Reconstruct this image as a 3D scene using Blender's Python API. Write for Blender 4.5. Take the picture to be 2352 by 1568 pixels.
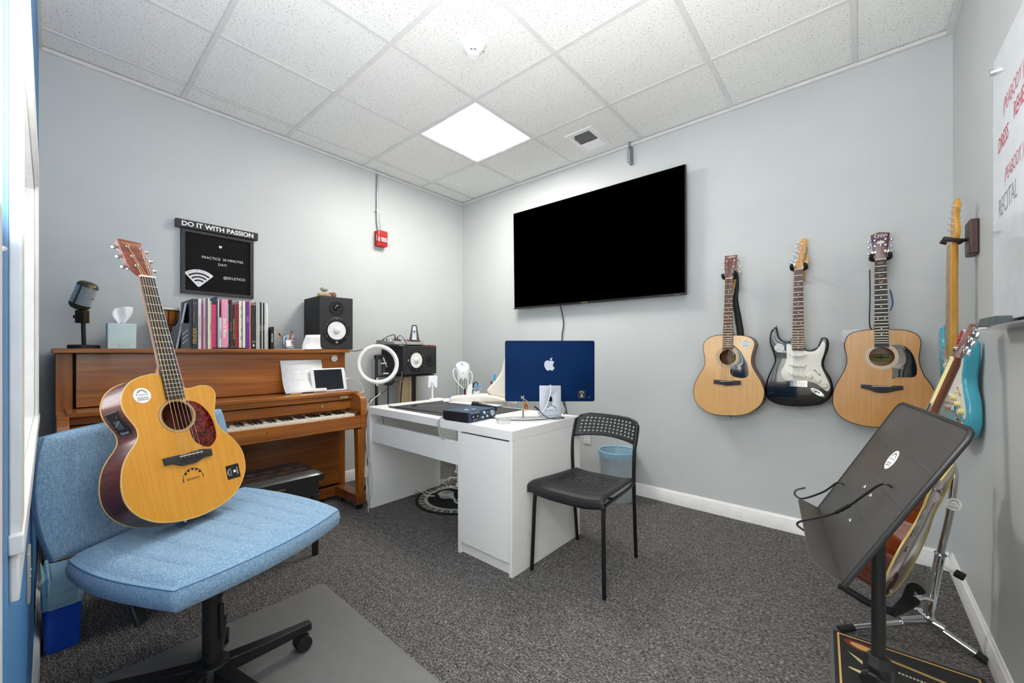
import bpy, bmesh, math, random
from mathutils import Matrix, Vector
random.seed(7)
R = math.radians
SC = bpy.context.scene
COL = SC.collection
for o in list(bpy.data.objects): bpy.data.objects.remove(o)

# ---------------------------------------------------------------- camera
cd = bpy.data.cameras.new('camera'); cam = bpy.data.objects.new('camera', cd); COL.objects.link(cam)
cam.location = (3.257, -2.947, 1.097); cam.rotation_euler = (R(90), 0, 0.71236)
cd.sensor_width = 36; cd.lens = 920 / 2352 * 36; cd.shift_y = 22.2 / 2352; cd.clip_start = 0.01
SC.camera = cam
# ---------------------------------------------------------------- world, daylight, exposure
wd = bpy.data.worlds.new('daylight'); SC.world = wd; wd.use_nodes = True
wn = wd.node_tree.nodes; wl = wd.node_tree.links
bgn = wn['Background']; bgn.inputs[0].default_value = (0.92, 0.96, 1.0, 1); bgn.inputs[1].default_value = 4.0
def area(name, loc, rot, sx, sy, power, col=(1, 1, 1), spread=180):
    l = bpy.data.lights.new(name, 'AREA'); l.shape = 'RECTANGLE'; l.size = sx; l.size_y = sy; l.energy = power; l.color = col
    l.spread = R(spread)
    o = bpy.data.objects.new(name, l); COL.objects.link(o); o.location = loc; o.rotation_euler = rot; return o
area('window_daylight', (1.70, -3.13, 1.28), (R(90), 0, R(180)), 1.25, 0.8, 20, (1.0, 0.99, 0.97))
PANEL = 24.5
HALL_FILL = 27.0
# unseen fill lamp, added to brighten ceiling and walls by bounce
area("bounce_fill", (2.85, -2.62, 1.22), (R(180), 0, 0), 0.6, 0.6, 40, (1.0, 0.985, 0.965), 175)
vs = SC.view_settings; vs.view_transform = 'Standard'; vs.look = 'None'; vs.gamma = 1; vs.use_curve_mapping = False
vs.exposure = 0.55

# ---------------------------------------------------------------- materials
def srgb(c):
    if isinstance(c, str): c = [int(c[i:i + 2], 16) for i in (0, 2, 4)]
    return tuple(((v / 255) / 12.92 if v / 255 <= .04045 else ((v / 255 + .055) / 1.055) ** 2.4) for v in c) + (1,)
class NT:
    def __init__(s, name):
        s.m = bpy.data.materials.new(name); s.m.use_nodes = True; s.t = s.m.node_tree; s.n = s.t.nodes; s.l = s.t.links
        s.b = s.n['Principled BSDF']; s.tc = None
    def node(s, ty, **kw):
        n = s.n.new(ty)
        for k, v in kw.items():
            if k in n.inputs: n.inputs[k].default_value = v
            else: setattr(n, k, v)
        return n
    def coord(s, scale):
        if s.tc is None: s.tc = s.n.new('ShaderNodeTexCoord')
        mp = s.node('ShaderNodeMapping'); mp.inputs['Scale'].default_value = scale
        s.l.new(s.tc.outputs['Object'], mp.inputs['Vector']); return mp.outputs[0]
    def noise(s, scale=(1, 1, 1), detail=3, rough=.55, dist=0):
        n = s.node('ShaderNodeTexNoise', Scale=1.0, Detail=detail, Roughness=rough, Distortion=dist)
        s.l.new(s.coord(scale), n.inputs['Vector']); return n.outputs['Fac']
    def ramp(s, fac, stops):
        r = s.n.new('ShaderNodeValToRGB'); e = r.color_ramp.elements
        while len(e) > 1: e.remove(e[-1])
        e[0].position, e[0].color = stops[0]
        for p, c in stops[1:]:
            k = e.new(p); k.color = c
        s.l.new(fac, r.inputs[0]); return r.outputs[0]
    def bump(s, h, strength=.3, dist=.002):
        b = s.node('ShaderNodeBump', Strength=strength, Distance=dist); s.l.new(h, b.inputs['Height']); s.l.new(b.outputs[0], s.b.inputs['Normal'])
MC = {}
def M(col, rough=.5, metal=0., coat=0., spec=.5, alpha=1., trans=0., emis=None, var=.0, name=None, bump=0., bscale=300):
    key = (str(col), rough, metal, coat, spec, alpha, trans, emis, var, name, bump)
    if key in MC: return MC[key]
    t = NT(name or 'paint'); c = srgb(col); b = t.b
    b.inputs['Roughness'].default_value = rough; b.inputs['Metallic'].default_value = metal
    b.inputs['Coat Weight'].default_value = coat; b.inputs['Coat Roughness'].default_value = .05
    b.inputs['Specular IOR Level'].default_value = spec; b.inputs['Alpha'].default_value = alpha
    b.inputs['Transmission Weight'].default_value = trans
    v = var or .04
    n = t.noise((18, 18, 18), 4)
    lo = tuple(x * (1 - v) for x in c[:3]) + (1,); hi = tuple(min(1, x * (1 + v)) for x in c[:3]) + (1,)
    t.l.new(t.ramp(n, [(.3, lo), (.7, hi)]), b.inputs['Base Color'])
    if bump: t.bump(t.noise((bscale,) * 3, 3), bump, .001)
    if emis:
        b.inputs['Emission Color'].default_value = c; b.inputs['Emission Strength'].default_value = emis
    MC[key] = t.m; return t.m
def WOOD(name, dark, mid, light, scale, rough=.35, coat=.3, bump=.05):
    t = NT(name)
    n1 = t.noise(scale, 5, .6, .6); n2 = t.noise(tuple(s * .22 for s in scale), 3, .5, 1.2)
    mx = t.node('ShaderNodeMath', operation='MULTIPLY_ADD'); mx.inputs[1].default_value = .55
    m2 = t.node('ShaderNodeMath', operation='MULTIPLY'); m2.inputs[1].default_value = .45
    t.l.new(n2, m2.inputs[0]); t.l.new(n1, mx.inputs[0]); t.l.new(m2.outputs[0], mx.inputs[2])
    t.l.new(t.ramp(mx.outputs[0], [(.32, srgb(dark)), (.5, srgb(mid)), (.68, srgb(light))]), t.b.inputs['Base Color'])
    t.b.inputs['Roughness'].default_value = rough; t.b.inputs['Coat Weight'].default_value = coat; t.b.inputs['Coat Roughness'].default_value = .12
    if bump: t.bump(n1, bump, .0006)
    return t.m
def m_wall(name, c, v=.03):
    t = NT(name); c = srgb(c)
    n = t.noise((2.2, 2.2, 2.2), 3)
    t.l.new(t.ramp(n, [(.3, tuple(x * (1 - v) for x in c[:3]) + (1,)), (.7, tuple(x * (1 + v) for x in c[:3]) + (1,))]), t.b.inputs['Base Color'])
    t.b.inputs['Roughness'].default_value = .5; t.bump(t.noise((60, 60, 60), 4), .08, .002); return t.m
def m_carpet():
    t = NT('carpet')
    n = t.noise((85, 210, 150), 4, .78); n2 = t.noise((16, 45, 16), 3, .6)
    ad = t.node('ShaderNodeMath', operation='MULTIPLY_ADD'); ad.inputs[1].default_value = .86
    m2 = t.node('ShaderNodeMath', operation='MULTIPLY'); m2.inputs[1].default_value = .14
    t.l.new(n2, m2.inputs[0]); t.l.new(n, ad.inputs[0]); t.l.new(m2.outputs[0], ad.inputs[2])
    t.l.new(t.ramp(ad.outputs[0], [(.37, srgb('211f1f')), (.48, srgb('545150')), (.57, srgb('868481')), (.67, srgb('cbc8c4'))]), t.b.inputs['Base Color'])
    t.b.inputs['Roughness'].default_value = .95; t.b.inputs['Specular IOR Level'].default_value = .15; t.bump(n, .8, .006); return t.m
def m_tile():
    t = NT('ceiling_tile')
    n = t.noise((165, 165, 165), 2, .5, .8); n2 = t.noise((95, 95, 95), 3, .6, .4)
    w = srgb('efefec'); d = srgb('a3a3a0')
    c1 = t.ramp(n, [(.0, d), (.33, d), (.38, w), (1, w)]); c2 = t.ramp(n2, [(.0, srgb('8d8d8b')), (.30, srgb('979795')), (.335, (1, 1, 1, 1)), (1, (1, 1, 1, 1))])
    mm = t.node('ShaderNodeMix', data_type='RGBA', blend_type='MULTIPLY'); mm.inputs[0].default_value = 1
    t.l.new(c1, mm.inputs[6]); t.l.new(c2, mm.inputs[7]); t.l.new(mm.outputs[2], t.b.inputs['Base Color'])
    t.b.inputs['Roughness'].default_value = .9; t.b.inputs['Specular IOR Level'].default_value = .1; t.bump(n, .25, .002); return t.m
def m_denim():
    t = NT('denim')
    a = t.noise((420, 420, 50), 3, .7); b = t.noise((60, 420, 420), 3, .7); c3 = t.noise((420, 60, 420), 3, .7)
    m0 = t.node('ShaderNodeMath', operation='ADD'); t.l.new(a, m0.inputs[0]); t.l.new(b, m0.inputs[1]); m = t.node('ShaderNodeMath', operation='ADD'); t.l.new(m0.outputs[0], m.inputs[0]); t.l.new(c3, m.inputs[1])
    h = t.node('ShaderNodeMath', operation='MULTIPLY'); h.inputs[1].default_value = .3333; t.l.new(m.outputs[0], h.inputs[0])
    t.l.new(t.ramp(h.outputs[0], [(.40, srgb('5d86aa')), (.5, srgb('80a5c3')), (.60, srgb('adc5d8'))]), t.b.inputs['Base Color'])
    t.b.inputs['Roughness'].default_value = .9; t.b.inputs['Sheen Weight'].default_value = .25; t.bump(h.outputs[0], .35, .0015); return t.m
def m_tort():
    t = NT('tortoiseshell')
    n = t.noise((90, 90, 90), 4, .6, 1.5)
    t.l.new(t.ramp(n, [(.38, srgb('1f0a0a')), (.5, srgb('4f1413')), (.6, srgb('8a2c1c'))]), t.b.inputs['Base Color'])
    t.b.inputs['Roughness'].default_value = .12; return t.m
WHITE = M('e9e9e7', .45, name='white_laminate', var=.008); TRIMW = M('f0f0ee', .35, name='white_trim')
BLK = M('161617', .45, name='black_plastic'); BLKG = M('0b0b0c', .12, coat=.6, name='gloss_black'); BLKM = M('1a1a1b', .35, metal=.3, name='black_metal')
CHROME = M('d9dbde', .08, metal=1, name='chrome'); STEEL = M('aeb2b5', .3, metal=1, name='steel'); BRASS = M('b8975a', .3, metal=1, name='brass')
PAPER = M('f2f2f1', .8, name='paper'); INK = M('1b1b1c', .6, name='ink'); WINK = M('f4f4f2', .6, name='white_print')
RUB = M('121212', .75, name='rubber')
PWOOD = WOOD('walnut_veneer', '6e3a0e', '9c5817', 'bf7826', (9, 1.6, 34), .3, .35)
PWOODV = WOOD('walnut_vertical', '6e3a0e', '98551a', 'b56e26', (40, 40, 3), .3, .35)
PWOODD = WOOD('walnut_lower', '5a2f0f', '7a4417', '96591f', (9, 1.6, 34), .3, .35)

# ---------------------------------------------------------------- mesh helpers
def FR(o, x, y):
    """frame: local x/y axes given, z = x cross y"""
    x = Vector(x).normalized(); y = Vector(y); y = (y - x * y.dot(x)).normalized(); z = x.cross(y)
    m = Matrix.Identity(4)
    for i in range(3): m[i][0], m[i][1], m[i][2], m[i][3] = x[i], y[i], z[i], o[i]
    return m
def T(x, y, z): return Matrix.Translation((x, y, z))
def RZ(a, o=(0, 0, 0)): return Matrix.Translation(o) @ Matrix.Rotation(a, 4, 'Z')
def cr(pts, n=5, closed=False):
    P = [Vector(tuple(p) + (0,) * (3 - len(p))) for p in pts]; out = []; N = len(P)
    for i in range(N if closed else N - 1):
        p0 = P[(i - 1) % N] if closed or i > 0 else P[0] * 2 - P[1]
        p1 = P[i]; p2 = P[(i + 1) % N]
        p3 = P[(i + 2) % N] if closed or i + 2 < N else P[-1] * 2 - P[-2]
        for k in range(n):
            t = k / n
            out.append(.5 * ((2 * p1) + (p2 - p0) * t + (2 * p0 - 5 * p1 + 4 * p2 - p3) * t * t + (3 * p1 - p0 - 3 * p2 + p3) * t ** 3))
    if not closed: out.append(P[-1])
    return out
def circ(cx, cy, r, n=28, ry=None): return [(cx + r * math.cos(2 * math.pi * i / n), cy + (ry or r) * math.sin(2 * math.pi * i / n)) for i in range(n)]
def rrect(x0, x1, y0, y1, r, n=5):
    out = []
    for cx, cy, a in ((x1 - r, y1 - r, 0), (x0 + r, y1 - r, 90), (x0 + r, y0 + r, 180), (x1 - r, y0 + r, 270)):
        for k in range(n + 1):
            t = R(a + 90 * k / n); out.append((cx + r * math.cos(t), cy + r * math.sin(t)))
    return out
def arc(cx, cy, r, a0, a1, n=10): return [(cx + r * math.cos(R(a0 + (a1 - a0) * k / n)), cy + r * math.sin(R(a0 + (a1 - a0) * k / n))) for k in range(n + 1)]
_cache = {}
class MB:
    def __init__(s): s.v = []; s.f = []
    def add(s, v, f, m=None):
        o = len(s.v)
        if m is not None: v = [m @ Vector(p) for p in v]
        s.v += [tuple(p) for p in v]; s.f += [tuple(i + o for i in q) for q in f]; return s
    def box(s, x0, x1, y0, y1, z0, z1, m=None):
        return s.add([(x0, y0, z0), (x1, y0, z0), (x1, y1, z0), (x0, y1, z0), (x0, y0, z1), (x1, y0, z1), (x1, y1, z1), (x0, y1, z1)],
                     [(0, 3, 2, 1), (4, 5, 6, 7), (0, 1, 5, 4), (1, 2, 6, 5), (2, 3, 7, 6), (3, 0, 4, 7)], m)
    def loft(s, rings, m=None, caps=True, closed=True):
        n = len(rings[0]); v = [p for r in rings for p in r]; f = []
        for k in range(len(rings) - 1):
            for i in range(n if closed else n - 1):
                j = (i + 1) % n; f.append((k * n + i, k * n + j, (k + 1) * n + j, (k + 1) * n + i))
        if caps and closed:
            f.append(tuple(range(n - 1, -1, -1))); f.append(tuple((len(rings) - 1) * n + i for i in range(n)))
        return s.add(v, f, m)
    def tube(s, pts, r, n=8, m=None, closed=False, rf=None):
        P = [Vector(tuple(p) + (0,) * (3 - len(p))) for p in pts]; rings = []
        N = len(P); up = None
        for i, p in enumerate(P):
            a = P[(i - 1) % N] if closed or i else p; b = P[(i + 1) % N] if closed or i < N - 1 else p
            t = (b - a)
            if t.length < 1e-9: t = Vector((0, 0, 1))
            t.normalize()
            if up is None:
                up = t.orthogonal().normalized()
            up = (up - t * up.dot(t))
            if up.length < 1e-6: up = t.orthogonal()
            up.normalize(); w = t.cross(up); rr = rf(i / (N - 1)) * r if rf else r
            rings.append([p + up * (rr * math.cos(2 * math.pi * k / n)) + w * (rr * math.sin(2 * math.pi * k / n)) for k in range(n)])
        if closed:
            rings.append(rings[0]); return s.loft(rings, m, caps=False)
        return s.loft(rings, m)
    def cyl(s, p0, p1, r0, r1=None, n=16, m=None):
        r1 = r0 if r1 is None else r1; a = Vector(p0); b = Vector(p1); t = (b - a).normalized(); u = t.orthogonal().normalized(); w = t.cross(u)
        return s.loft([[p + u * (r * math.cos(2 * math.pi * k / n)) + w * (r * math.sin(2 * math.pi * k / n)) for k in range(n)] for p, r in ((a, r0), (b, r1))], m)
    def lathe(s, prof, m=None, n=24, caps=True):
        return s.loft([[(r * math.cos(2 * math.pi * k / n), r * math.sin(2 * math.pi * k / n), z) for k in range(n)] for r, z in prof], m, caps)
    def ball(s, c, rx, ry=None, rz=None, n=12, m=None):
        ry = ry or rx; rz = rz or rx; k = n // 2
        rings = [[(c[0] + rx * math.sin(math.pi * i / k) * math.cos(2 * math.pi * j / n), c[1] + ry * math.sin(math.pi * i / k) * math.sin(2 * math.pi * j / n), c[2] - rz * math.cos(math.pi * i / k)) for j in range(n)] for i in range(1, k)]
        o = len(s.v); s.loft(rings, m, caps=True); return s
    def plate(s, outs, z0, z1, m=None, bevel=0):
        """flat plate with holes from closed 2D outlines"""
        cu = bpy.data.curves.new('tmp', 'CURVE'); cu.dimensions = '2D'; cu.fill_mode = 'BOTH'
        cu.extrude = max(0, abs(z1 - z0) / 2 - bevel); cu.bevel_depth = bevel; cu.bevel_resolution = 2; cu.offset = -bevel
        for o in outs:
            sp = cu.splines.new('POLY'); sp.points.add(len(o) - 1)
            for p, q in zip(sp.points, o): p.co = (q[0], q[1], 0, 1)
            sp.use_cyclic_u = True
        return s._cv(cu, T(0, 0, (z0 + z1) / 2), m)
    def _cv(s, cu, tm, m):
        ob = bpy.data.objects.new('tmp', cu); COL.objects.link(ob)
        me = bpy.data.meshes.new_from_object(ob); v = [tm @ p.co for p in me.vertices]; f = [tuple(p.vertices) for p in me.polygons]
        bpy.data.objects.remove(ob); bpy.data.curves.remove(cu); bpy.data.meshes.remove(me)
        return s.add(v, f, m)
    def text(s, st, size, m=None, align='CENTER', bold=0., shear=0., sx=1., ext=0.):
        key = (st, align, bold, shear, ext)
        if key not in _cache:
            cu = bpy.data.curves.new('tmp', 'FONT'); cu.body = st; cu.size = 1; cu.align_x = align; cu.align_y = 'CENTER'; cu.offset = bold; cu.shear = shear; cu.extrude = ext
            cu.resolution_u = 3
            t = MB(); t._cv(cu, Matrix.Identity(4), None); _cache[key] = (t.v, t.f)
        v, f = _cache[key]
        return s.add([(p[0] * size * sx, p[1] * size, p[2] * size) for p in v], f, m)
W = {}
def _mesh(name, mb, mat, inv=None, ang=35):
    me = bpy.data.meshes.new(name)
    me.from_pydata([inv @ Vector(p) for p in mb.v] if inv is not None else mb.v, [], mb.f)
    bm = bmesh.new(); bm.from_mesh(me); bmesh.ops.remove_doubles(bm, verts=bm.verts, dist=1e-6); bmesh.ops.recalc_face_normals(bm, faces=bm.faces); bm.to_mesh(me); bm.free()
    me.polygons.foreach_set('use_smooth', [True] * len(me.polygons)); me.set_sharp_from_angle(angle=R(ang)); me.materials.append(mat); me.update(); return me
def tag(o, label=None, cat=None, group=None, kind=None):
    for k, v in (('label', label), ('category', cat), ('group', group), ('kind', kind)):
        if v: o[k] = v
    return o
def thing(name, label, cat, loc=(0, 0, 0), rot=0, group=None, mat=None):
    o = bpy.data.objects.new(name, None); COL.objects.link(o); o.empty_display_size = .05
    m = mat if mat is not None else Matrix.Translation(loc) @ Matrix.Rotation(rot, 4, 'Z')
    o.matrix_world = m; W[o.name] = m.copy(); return tag(o, label, cat, group)
def P(name, mb, mat, parent=None, local=False, bev=0, label=None, seg=2, kind=None, ang=35, sub=0):
    """one mesh object; coordinates are world unless local=True (then in the thing's own frame)"""
    if parent is not None:
        w = W[parent.name]; inv = None if local else w.inverted()
    else: w = Matrix.Identity(4); inv = None
    o = bpy.data.objects.new(name, _mesh(name, mb, mat, inv, ang)); COL.objects.link(o)
    if parent is not None: o.parent = parent
    W[o.name] = w
    if bev:
        b = o.modifiers.new('bevel', 'BEVEL'); b.width = bev; b.segments = seg; b.limit_method = 'ANGLE'; b.angle_limit = R(40)
    if sub:
        b = o.modifiers.new('sub', 'SUBSURF'); b.levels = sub; b.render_levels = sub
    if label: o['label'] = label
    if kind: o['kind'] = kind
    return o
def solo(name, mb, mat, label, cat, group=None, **k): return tag(P(name, mb, mat, **k), label, cat, group)
def dup(o, parent, loc=None):
    c = o.copy(); COL.objects.link(c); c.parent = parent; W[c.name] = W[parent.name]
    if loc is not None: c.location = loc
    return c
def logo(mb, m, w):
    """headphone mark: an arc of keys, two ear pads and the word"""
    for k in range(5):
        a0 = 148 - k * 27; mb.plate([arc(0, -.02 * w, .43 * w, a0, a0 - 18, 5) + arc(0, -.02 * w, .33 * w, a0 - 15, a0 - 3, 5)], 0, .0002, m)
    mb.plate([arc(0, -.02 * w, .445 * w, 178, 2, 20) + arc(0, -.02 * w, .43 * w, 2, 178, 20)], 0, .0002, m)
    for s in (-1, 1): mb.plate([rrect(s * .44 * w - .02 * w, s * .44 * w + .02 * w, -.13 * w, .05 * w, .015 * w, 2)], 0, .0002, m)
    mb.text('ekletico', .19 * w, m @ T(0, -.05 * w, .0001)); return mb
def sticker(parent, m, r, kids=True):
    """round white sticker; m: frame at its centre"""
    s = P('sticker', MB().plate([circ(0, 0, r)], 0, .0005, m), PAPER, parent, local=True, label='round white sticker with a headphone mark')
    l = logo(MB(), m @ T(0, .18 * r, .0007), 1.35 * r)
    l.text('ekletico.com', .24 * r, m @ T(0, -.30 * r, .0008), bold=.01); l.text('(978)836-0527', .22 * r, m @ T(0, -.56 * r, .0008), bold=.01)
    P('lettering', l, INK, s, local=True)
def bsquare(parent, m, w):
    s = P('square_sticker', MB().plate([rrect(-w / 2, w / 2, -w / 2, w / 2, .03 * w, 2)], 0, .0005, m), BLK, parent, local=True, label='square black sticker')
    l = logo(MB(), m @ T(0, .2 * w, .0007), .55 * w); l.plate([rrect(-.09 * w, .09 * w, -.2 * w, -.02 * w, .03 * w, 2)], 0, .0002, m @ T(0, 0, .0007)); l.text('EKLETICO', .11 * w, m @ T(0, -.32 * w, .0007), bold=.02)
    P('lettering', l, WINK, s, local=True)
# ================================================================ the room
LX, BY, H = 3.615, -2.98, 2.70
PAINT = m_wall('grey_wall_paint', 'c8cccb'); BLUE = m_wall('blue_wall_paint', '4a86bd')
def S(name, mb, mat, **k): return tag(P(name, mb, mat, **k), kind='structure')
S('floor', MB().box(-.1, LX + .1, BY - 1.75, .1, -.06, 0), m_carpet())
S('wall_left', MB().box(-.1, 0, BY - .15, .1, 0, 2.85), PAINT)
S('wall_back', MB().box(0, LX, 0, .1, 0, 2.85), PAINT)
S('wall_right', MB().box(LX, LX + .1, BY - .15, .1, 0, 2.85), PAINT)
HP = m_wall('hall_paint', 'e6e5e0')
S('wall_hall', MB().box(1.9, LX + .7, BY - 1.70, BY - 1.6, 0, 2.6).box(1.8, 1.9, BY - 1.7, BY - .15, 0, 2.6).box(LX + .6, LX + .7, BY - 1.6, BY - .15, 0, 2.6).box(LX + .1, LX + .6, BY - .16, BY - .15, 0, 2.6).box(1.9, 2.69, BY - .156, BY - .151, 0, 2.6), HP)  # hall out of view, added to pass fill light in through the doorway
S('ceiling_hall', MB().box(1.8, LX + .7, BY - 1.7, BY - .152, 2.5, 2.6), HP)
WX0, WX1, WZ0, WZ1 = 1.03, 2.37, .86, 1.69
DRX0, DRX1, DRZ = 2.70, 3.56, 2.10   # the open doorway the camera stands in
b = MB().box(0, WX0, BY - .15, BY, 0, 2.85).box(WX1, DRX0, BY - .15, BY, 0, 2.85).box(DRX1, LX, BY - .15, BY, 0, 2.85).box(DRX0, DRX1, BY - .15, BY, DRZ, 2.85).box(WX0, WX1, BY - .15, BY, 0, WZ0).box(WX0, WX1, BY - .15, BY, WZ1, 2.85)
S('wall_front', b, BLUE)
ceil = S('ceiling', MB().box(-.05, LX + .05, BY - .1, .05, 2.76, 2.84), M('8f8f8c', .9, name='plenum_board'))
gx = [0, .196, .805, 1.415, 2.024, 2.634, 3.243, LX]; gy = [BY, -2.39, -1.78, -1.171, -.561, 0]
TILE = m_tile(); TBAR = M('dcdcda', .4, name='grid_metal')
_t = {}
for i in range(7):
    for j in range(5):
        if (i, j) == (2, 3): continue
        w, d = round(gx[i + 1] - gx[i], 3), round(gy[j + 1] - gy[j], 3)
        if (w, d) not in _t: _t[(w, d)] = _mesh('ceiling_tile', MB().box(-w / 2 + .004, w / 2 - .004, -d / 2 + .004, d / 2 - .004, 0, .016), TILE)
        o = bpy.data.objects.new('ceiling_tile', _t[(w, d)]); COL.objects.link(o); o.parent = ceil
        o.location = ((gx[i] + gx[i + 1]) / 2, (gy[j] + gy[j + 1]) / 2, H + random.uniform(0, .0025)); o.rotation_euler = (random.uniform(-.003, .003), random.uniform(-.003, .003), 0)
for y in gy[1:-1]: P('grid_bar', MB().box(0, LX, y - .012, y + .012, H - .006, H - .001), TBAR, ceil)
for x in gx[1:-1]:
    for j in range(5): P('grid_bar', MB().box(x - .012, x + .012, gy[j] + .0125, gy[j + 1] - .0125, H - .0055, H - .001), TBAR, ceil)
def ang(name, pts):   # wall angle: a thin L along the wall head
    S(name, MB().box(*pts), TBAR)
ang('trim_1', (0, .022, BY, 0, H - .024, H - .006)); ang('trim_2', (.022, LX - .022, -.022, 0, H - .024, H - .006))
ang('trim_3', (LX - .024, LX, BY, 0, H - .024, H - .006)); ang('trim_4', (.022, LX - .024, BY, BY + .012, H - .022, H - .006))
prof = [(0, 0), (.014, 0), (.014, .066), (.011, .072), (.011, .078), (.006, .085), (.004, .092), (0, .092)]
def base2(name, f): S(name, MB().loft([[f(a, z, t) for a, z in prof] for t in (0, 1)]), TRIMW)
base2('baseboard_left', lambda a, z, t: (a, BY * t, z)); base2('baseboard_back', lambda a, z, t: (.014 + (LX - .028) * t, -a, z))
base2('baseboard_right', lambda a, z, t: (LX - a, BY * t, z)); base2('baseboard_front', lambda a, z, t: (.014 + 2.65 * t, BY + a, z))
# window in the blue wall: casing, jamb lining, stool, sashes with glass
win = S('window_1', MB().box(WX0, WX0 + .02, BY - .15, BY, WZ0, WZ1).box(WX1 - .02, WX1, BY - .15, BY, WZ0, WZ1).box(WX0, WX1, BY - .15, BY, WZ1 - .02, WZ1), TRIMW)
f = MB().box(WX0 - .075, WX0 + .008, BY, BY + .011, WZ0 - .02, WZ1 + .08).box(WX1 - .008, WX1 + .075, BY, BY + .011, WZ0 - .02, WZ1 + .08).box(WX0 + .008, WX1 - .008, BY, BY + .011, WZ1 - .008, WZ1 + .08)
P('window_casing', f, TRIMW, win, bev=.002)
P('window_stool', MB().box(WX0, WX1, BY - .15, BY, WZ0 - .02, WZ0 + .005).box(WX0 - .085, WX1 + .085, BY, BY + .013, WZ0 - .02, WZ0 + .005), TRIMW, win, bev=.002)
P('window_apron', MB().box(WX0 - .07, WX1 + .07, BY, BY + .009, WZ0 - .085, WZ0 - .021), TRIMW, win, bev=.003)
yf = BY - .09
for x0, x1 in ((WX0 + .02, (WX0 + WX1) / 2), ((WX0 + WX1) / 2, WX1 - .02)):
    s = P('window_sash', MB().box(x0, x0 + .04, yf - .03, yf, WZ0 + .005, WZ1 - .02).box(x1 - .04, x1, yf - .03, yf, WZ0 + .005, WZ1 - .02).box(x0 + .04, x1 - .04, yf - .03, yf, WZ0 + .005, WZ0 + .05).box(x0 + .04, x1 - .04, yf - .03, yf, WZ1 - .065, WZ1 - .02), TRIMW, win)
    P('window_pane', MB().box(x0 + .04, x1 - .04, yf - .018, yf - .013, WZ0 + .05, WZ1 - .065), M('f4f8fa', .02, trans=1, name='window_glass'), s)
S('trim_5', MB().box(2.674, 2.702, BY, BY + .006, .0, 2.15).box(3.558, 3.60, BY, BY + .006, 0, 2.15).box(2.702, 3.558, BY, BY + .006, 2.098, 2.15), TRIMW)   # door casing beside the camera
S('trim_6', MB().box(DRX0, DRX0 + .02, BY - .15, BY - .001, 0, DRZ).box(DRX1 - .02, DRX1, BY - .15, BY - .001, 0, DRZ).box(DRX0 + .02, DRX1 - .02, BY - .15, BY - .001, DRZ - .02, DRZ), TRIMW)
hl = thing('ceiling_light', 'unseen flat panel added as a fill light in the hall outside the door', 'ceiling light', (3.0, BY - .9, 2.49))  # added lamp behind the camera, fills the room through the doorway
P('panel_frame', MB().box(2.39, 3.61, BY - 1.21, BY - .59, 2.485, 2.499), TRIMW, hl); P('diffuser', MB().box(2.41, 3.59, BY - 1.19, BY - .61, 2.480, 2.484), M('fffaf5', .5, emis=HALL_FILL, name='hall_fill_diffuser'), hl)
h = thing('wall_hook', 'small white hook on the blue wall at the very edge of the view', 'hook', (2.59, BY, 1.203))
P('hook_plate', MB().box(2.593, 2.607, BY, BY + .002, 1.190, 1.212), TRIMW, h); P('hook_arm', MB().tube(cr([(2.60, BY + .001, 1.200), (2.60, BY + .003, 1.2005), (2.60, BY + .0045, 1.203)]), .0022, 8), TRIMW, h)
def wallplate(name, label, o, x, y, w, hh, kind):
    m = FR(o, x, y); t = thing(name, label, 'outlet' if kind == 'outlet' else 'wall plate', mat=m)
    P('cover_plate', MB().box(-w / 2, w / 2, -hh / 2, hh / 2, 0, .006), M('dedfdd', .4, name='plate_plastic') if kind != 'steel' else M('b9b6ae', .4, metal=.4, name='plate_metal'), t, local=True, bev=.002)
    if kind == 'outlet':
        for s in (-.02, .02):
            r = P('receptacle', MB().plate([rrect(-.017, .017, s - .014, s + .014, .011)], .006, .008), TRIMW, t, local=True)
            P('slot', MB().box(-.007, -.005, s - .002, s + .007, .008, .0085).box(.005, .007, s - .002, s + .006, .008, .0085).cyl((0, s - .008, .008), (0, s - .008, .0085), .0025, n=8), INK, r, local=True)
    else:
        for sx, sy in ((-.3, 0), (.3, 0)): P('screw', MB().cyl((sx * w, sy, .006), (sx * w, sy, .0075), .003, n=8), STEEL, t, local=True)
wallplate('wall_outlet', 'white duplex outlet low on the wall behind the black chair', (1.543, 0, .378), (1, 0, 0), (0, 0, 1), .07, .112, 'outlet')
wallplate('switch_plate', 'blank white wall plate partly behind the largest hung acoustic guitar', (3.245, 0, 1.18), (1, 0, 0), (0, 0, 1), .115, .075, 'plain')
wallplate('wall_outlet', 'small white wall plate just right of the sideways speaker', (0, -.525, .862), (0, 1, 0), (0, 0, 1), .045, .03, 'plain')
wallplate('switch_plate', 'grey metal outlet cover on the blue wall above the blue bin', (1.79, BY, .578), (-1, 0, 0), (0, 0, 1), .075, .115, 'steel')
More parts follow.
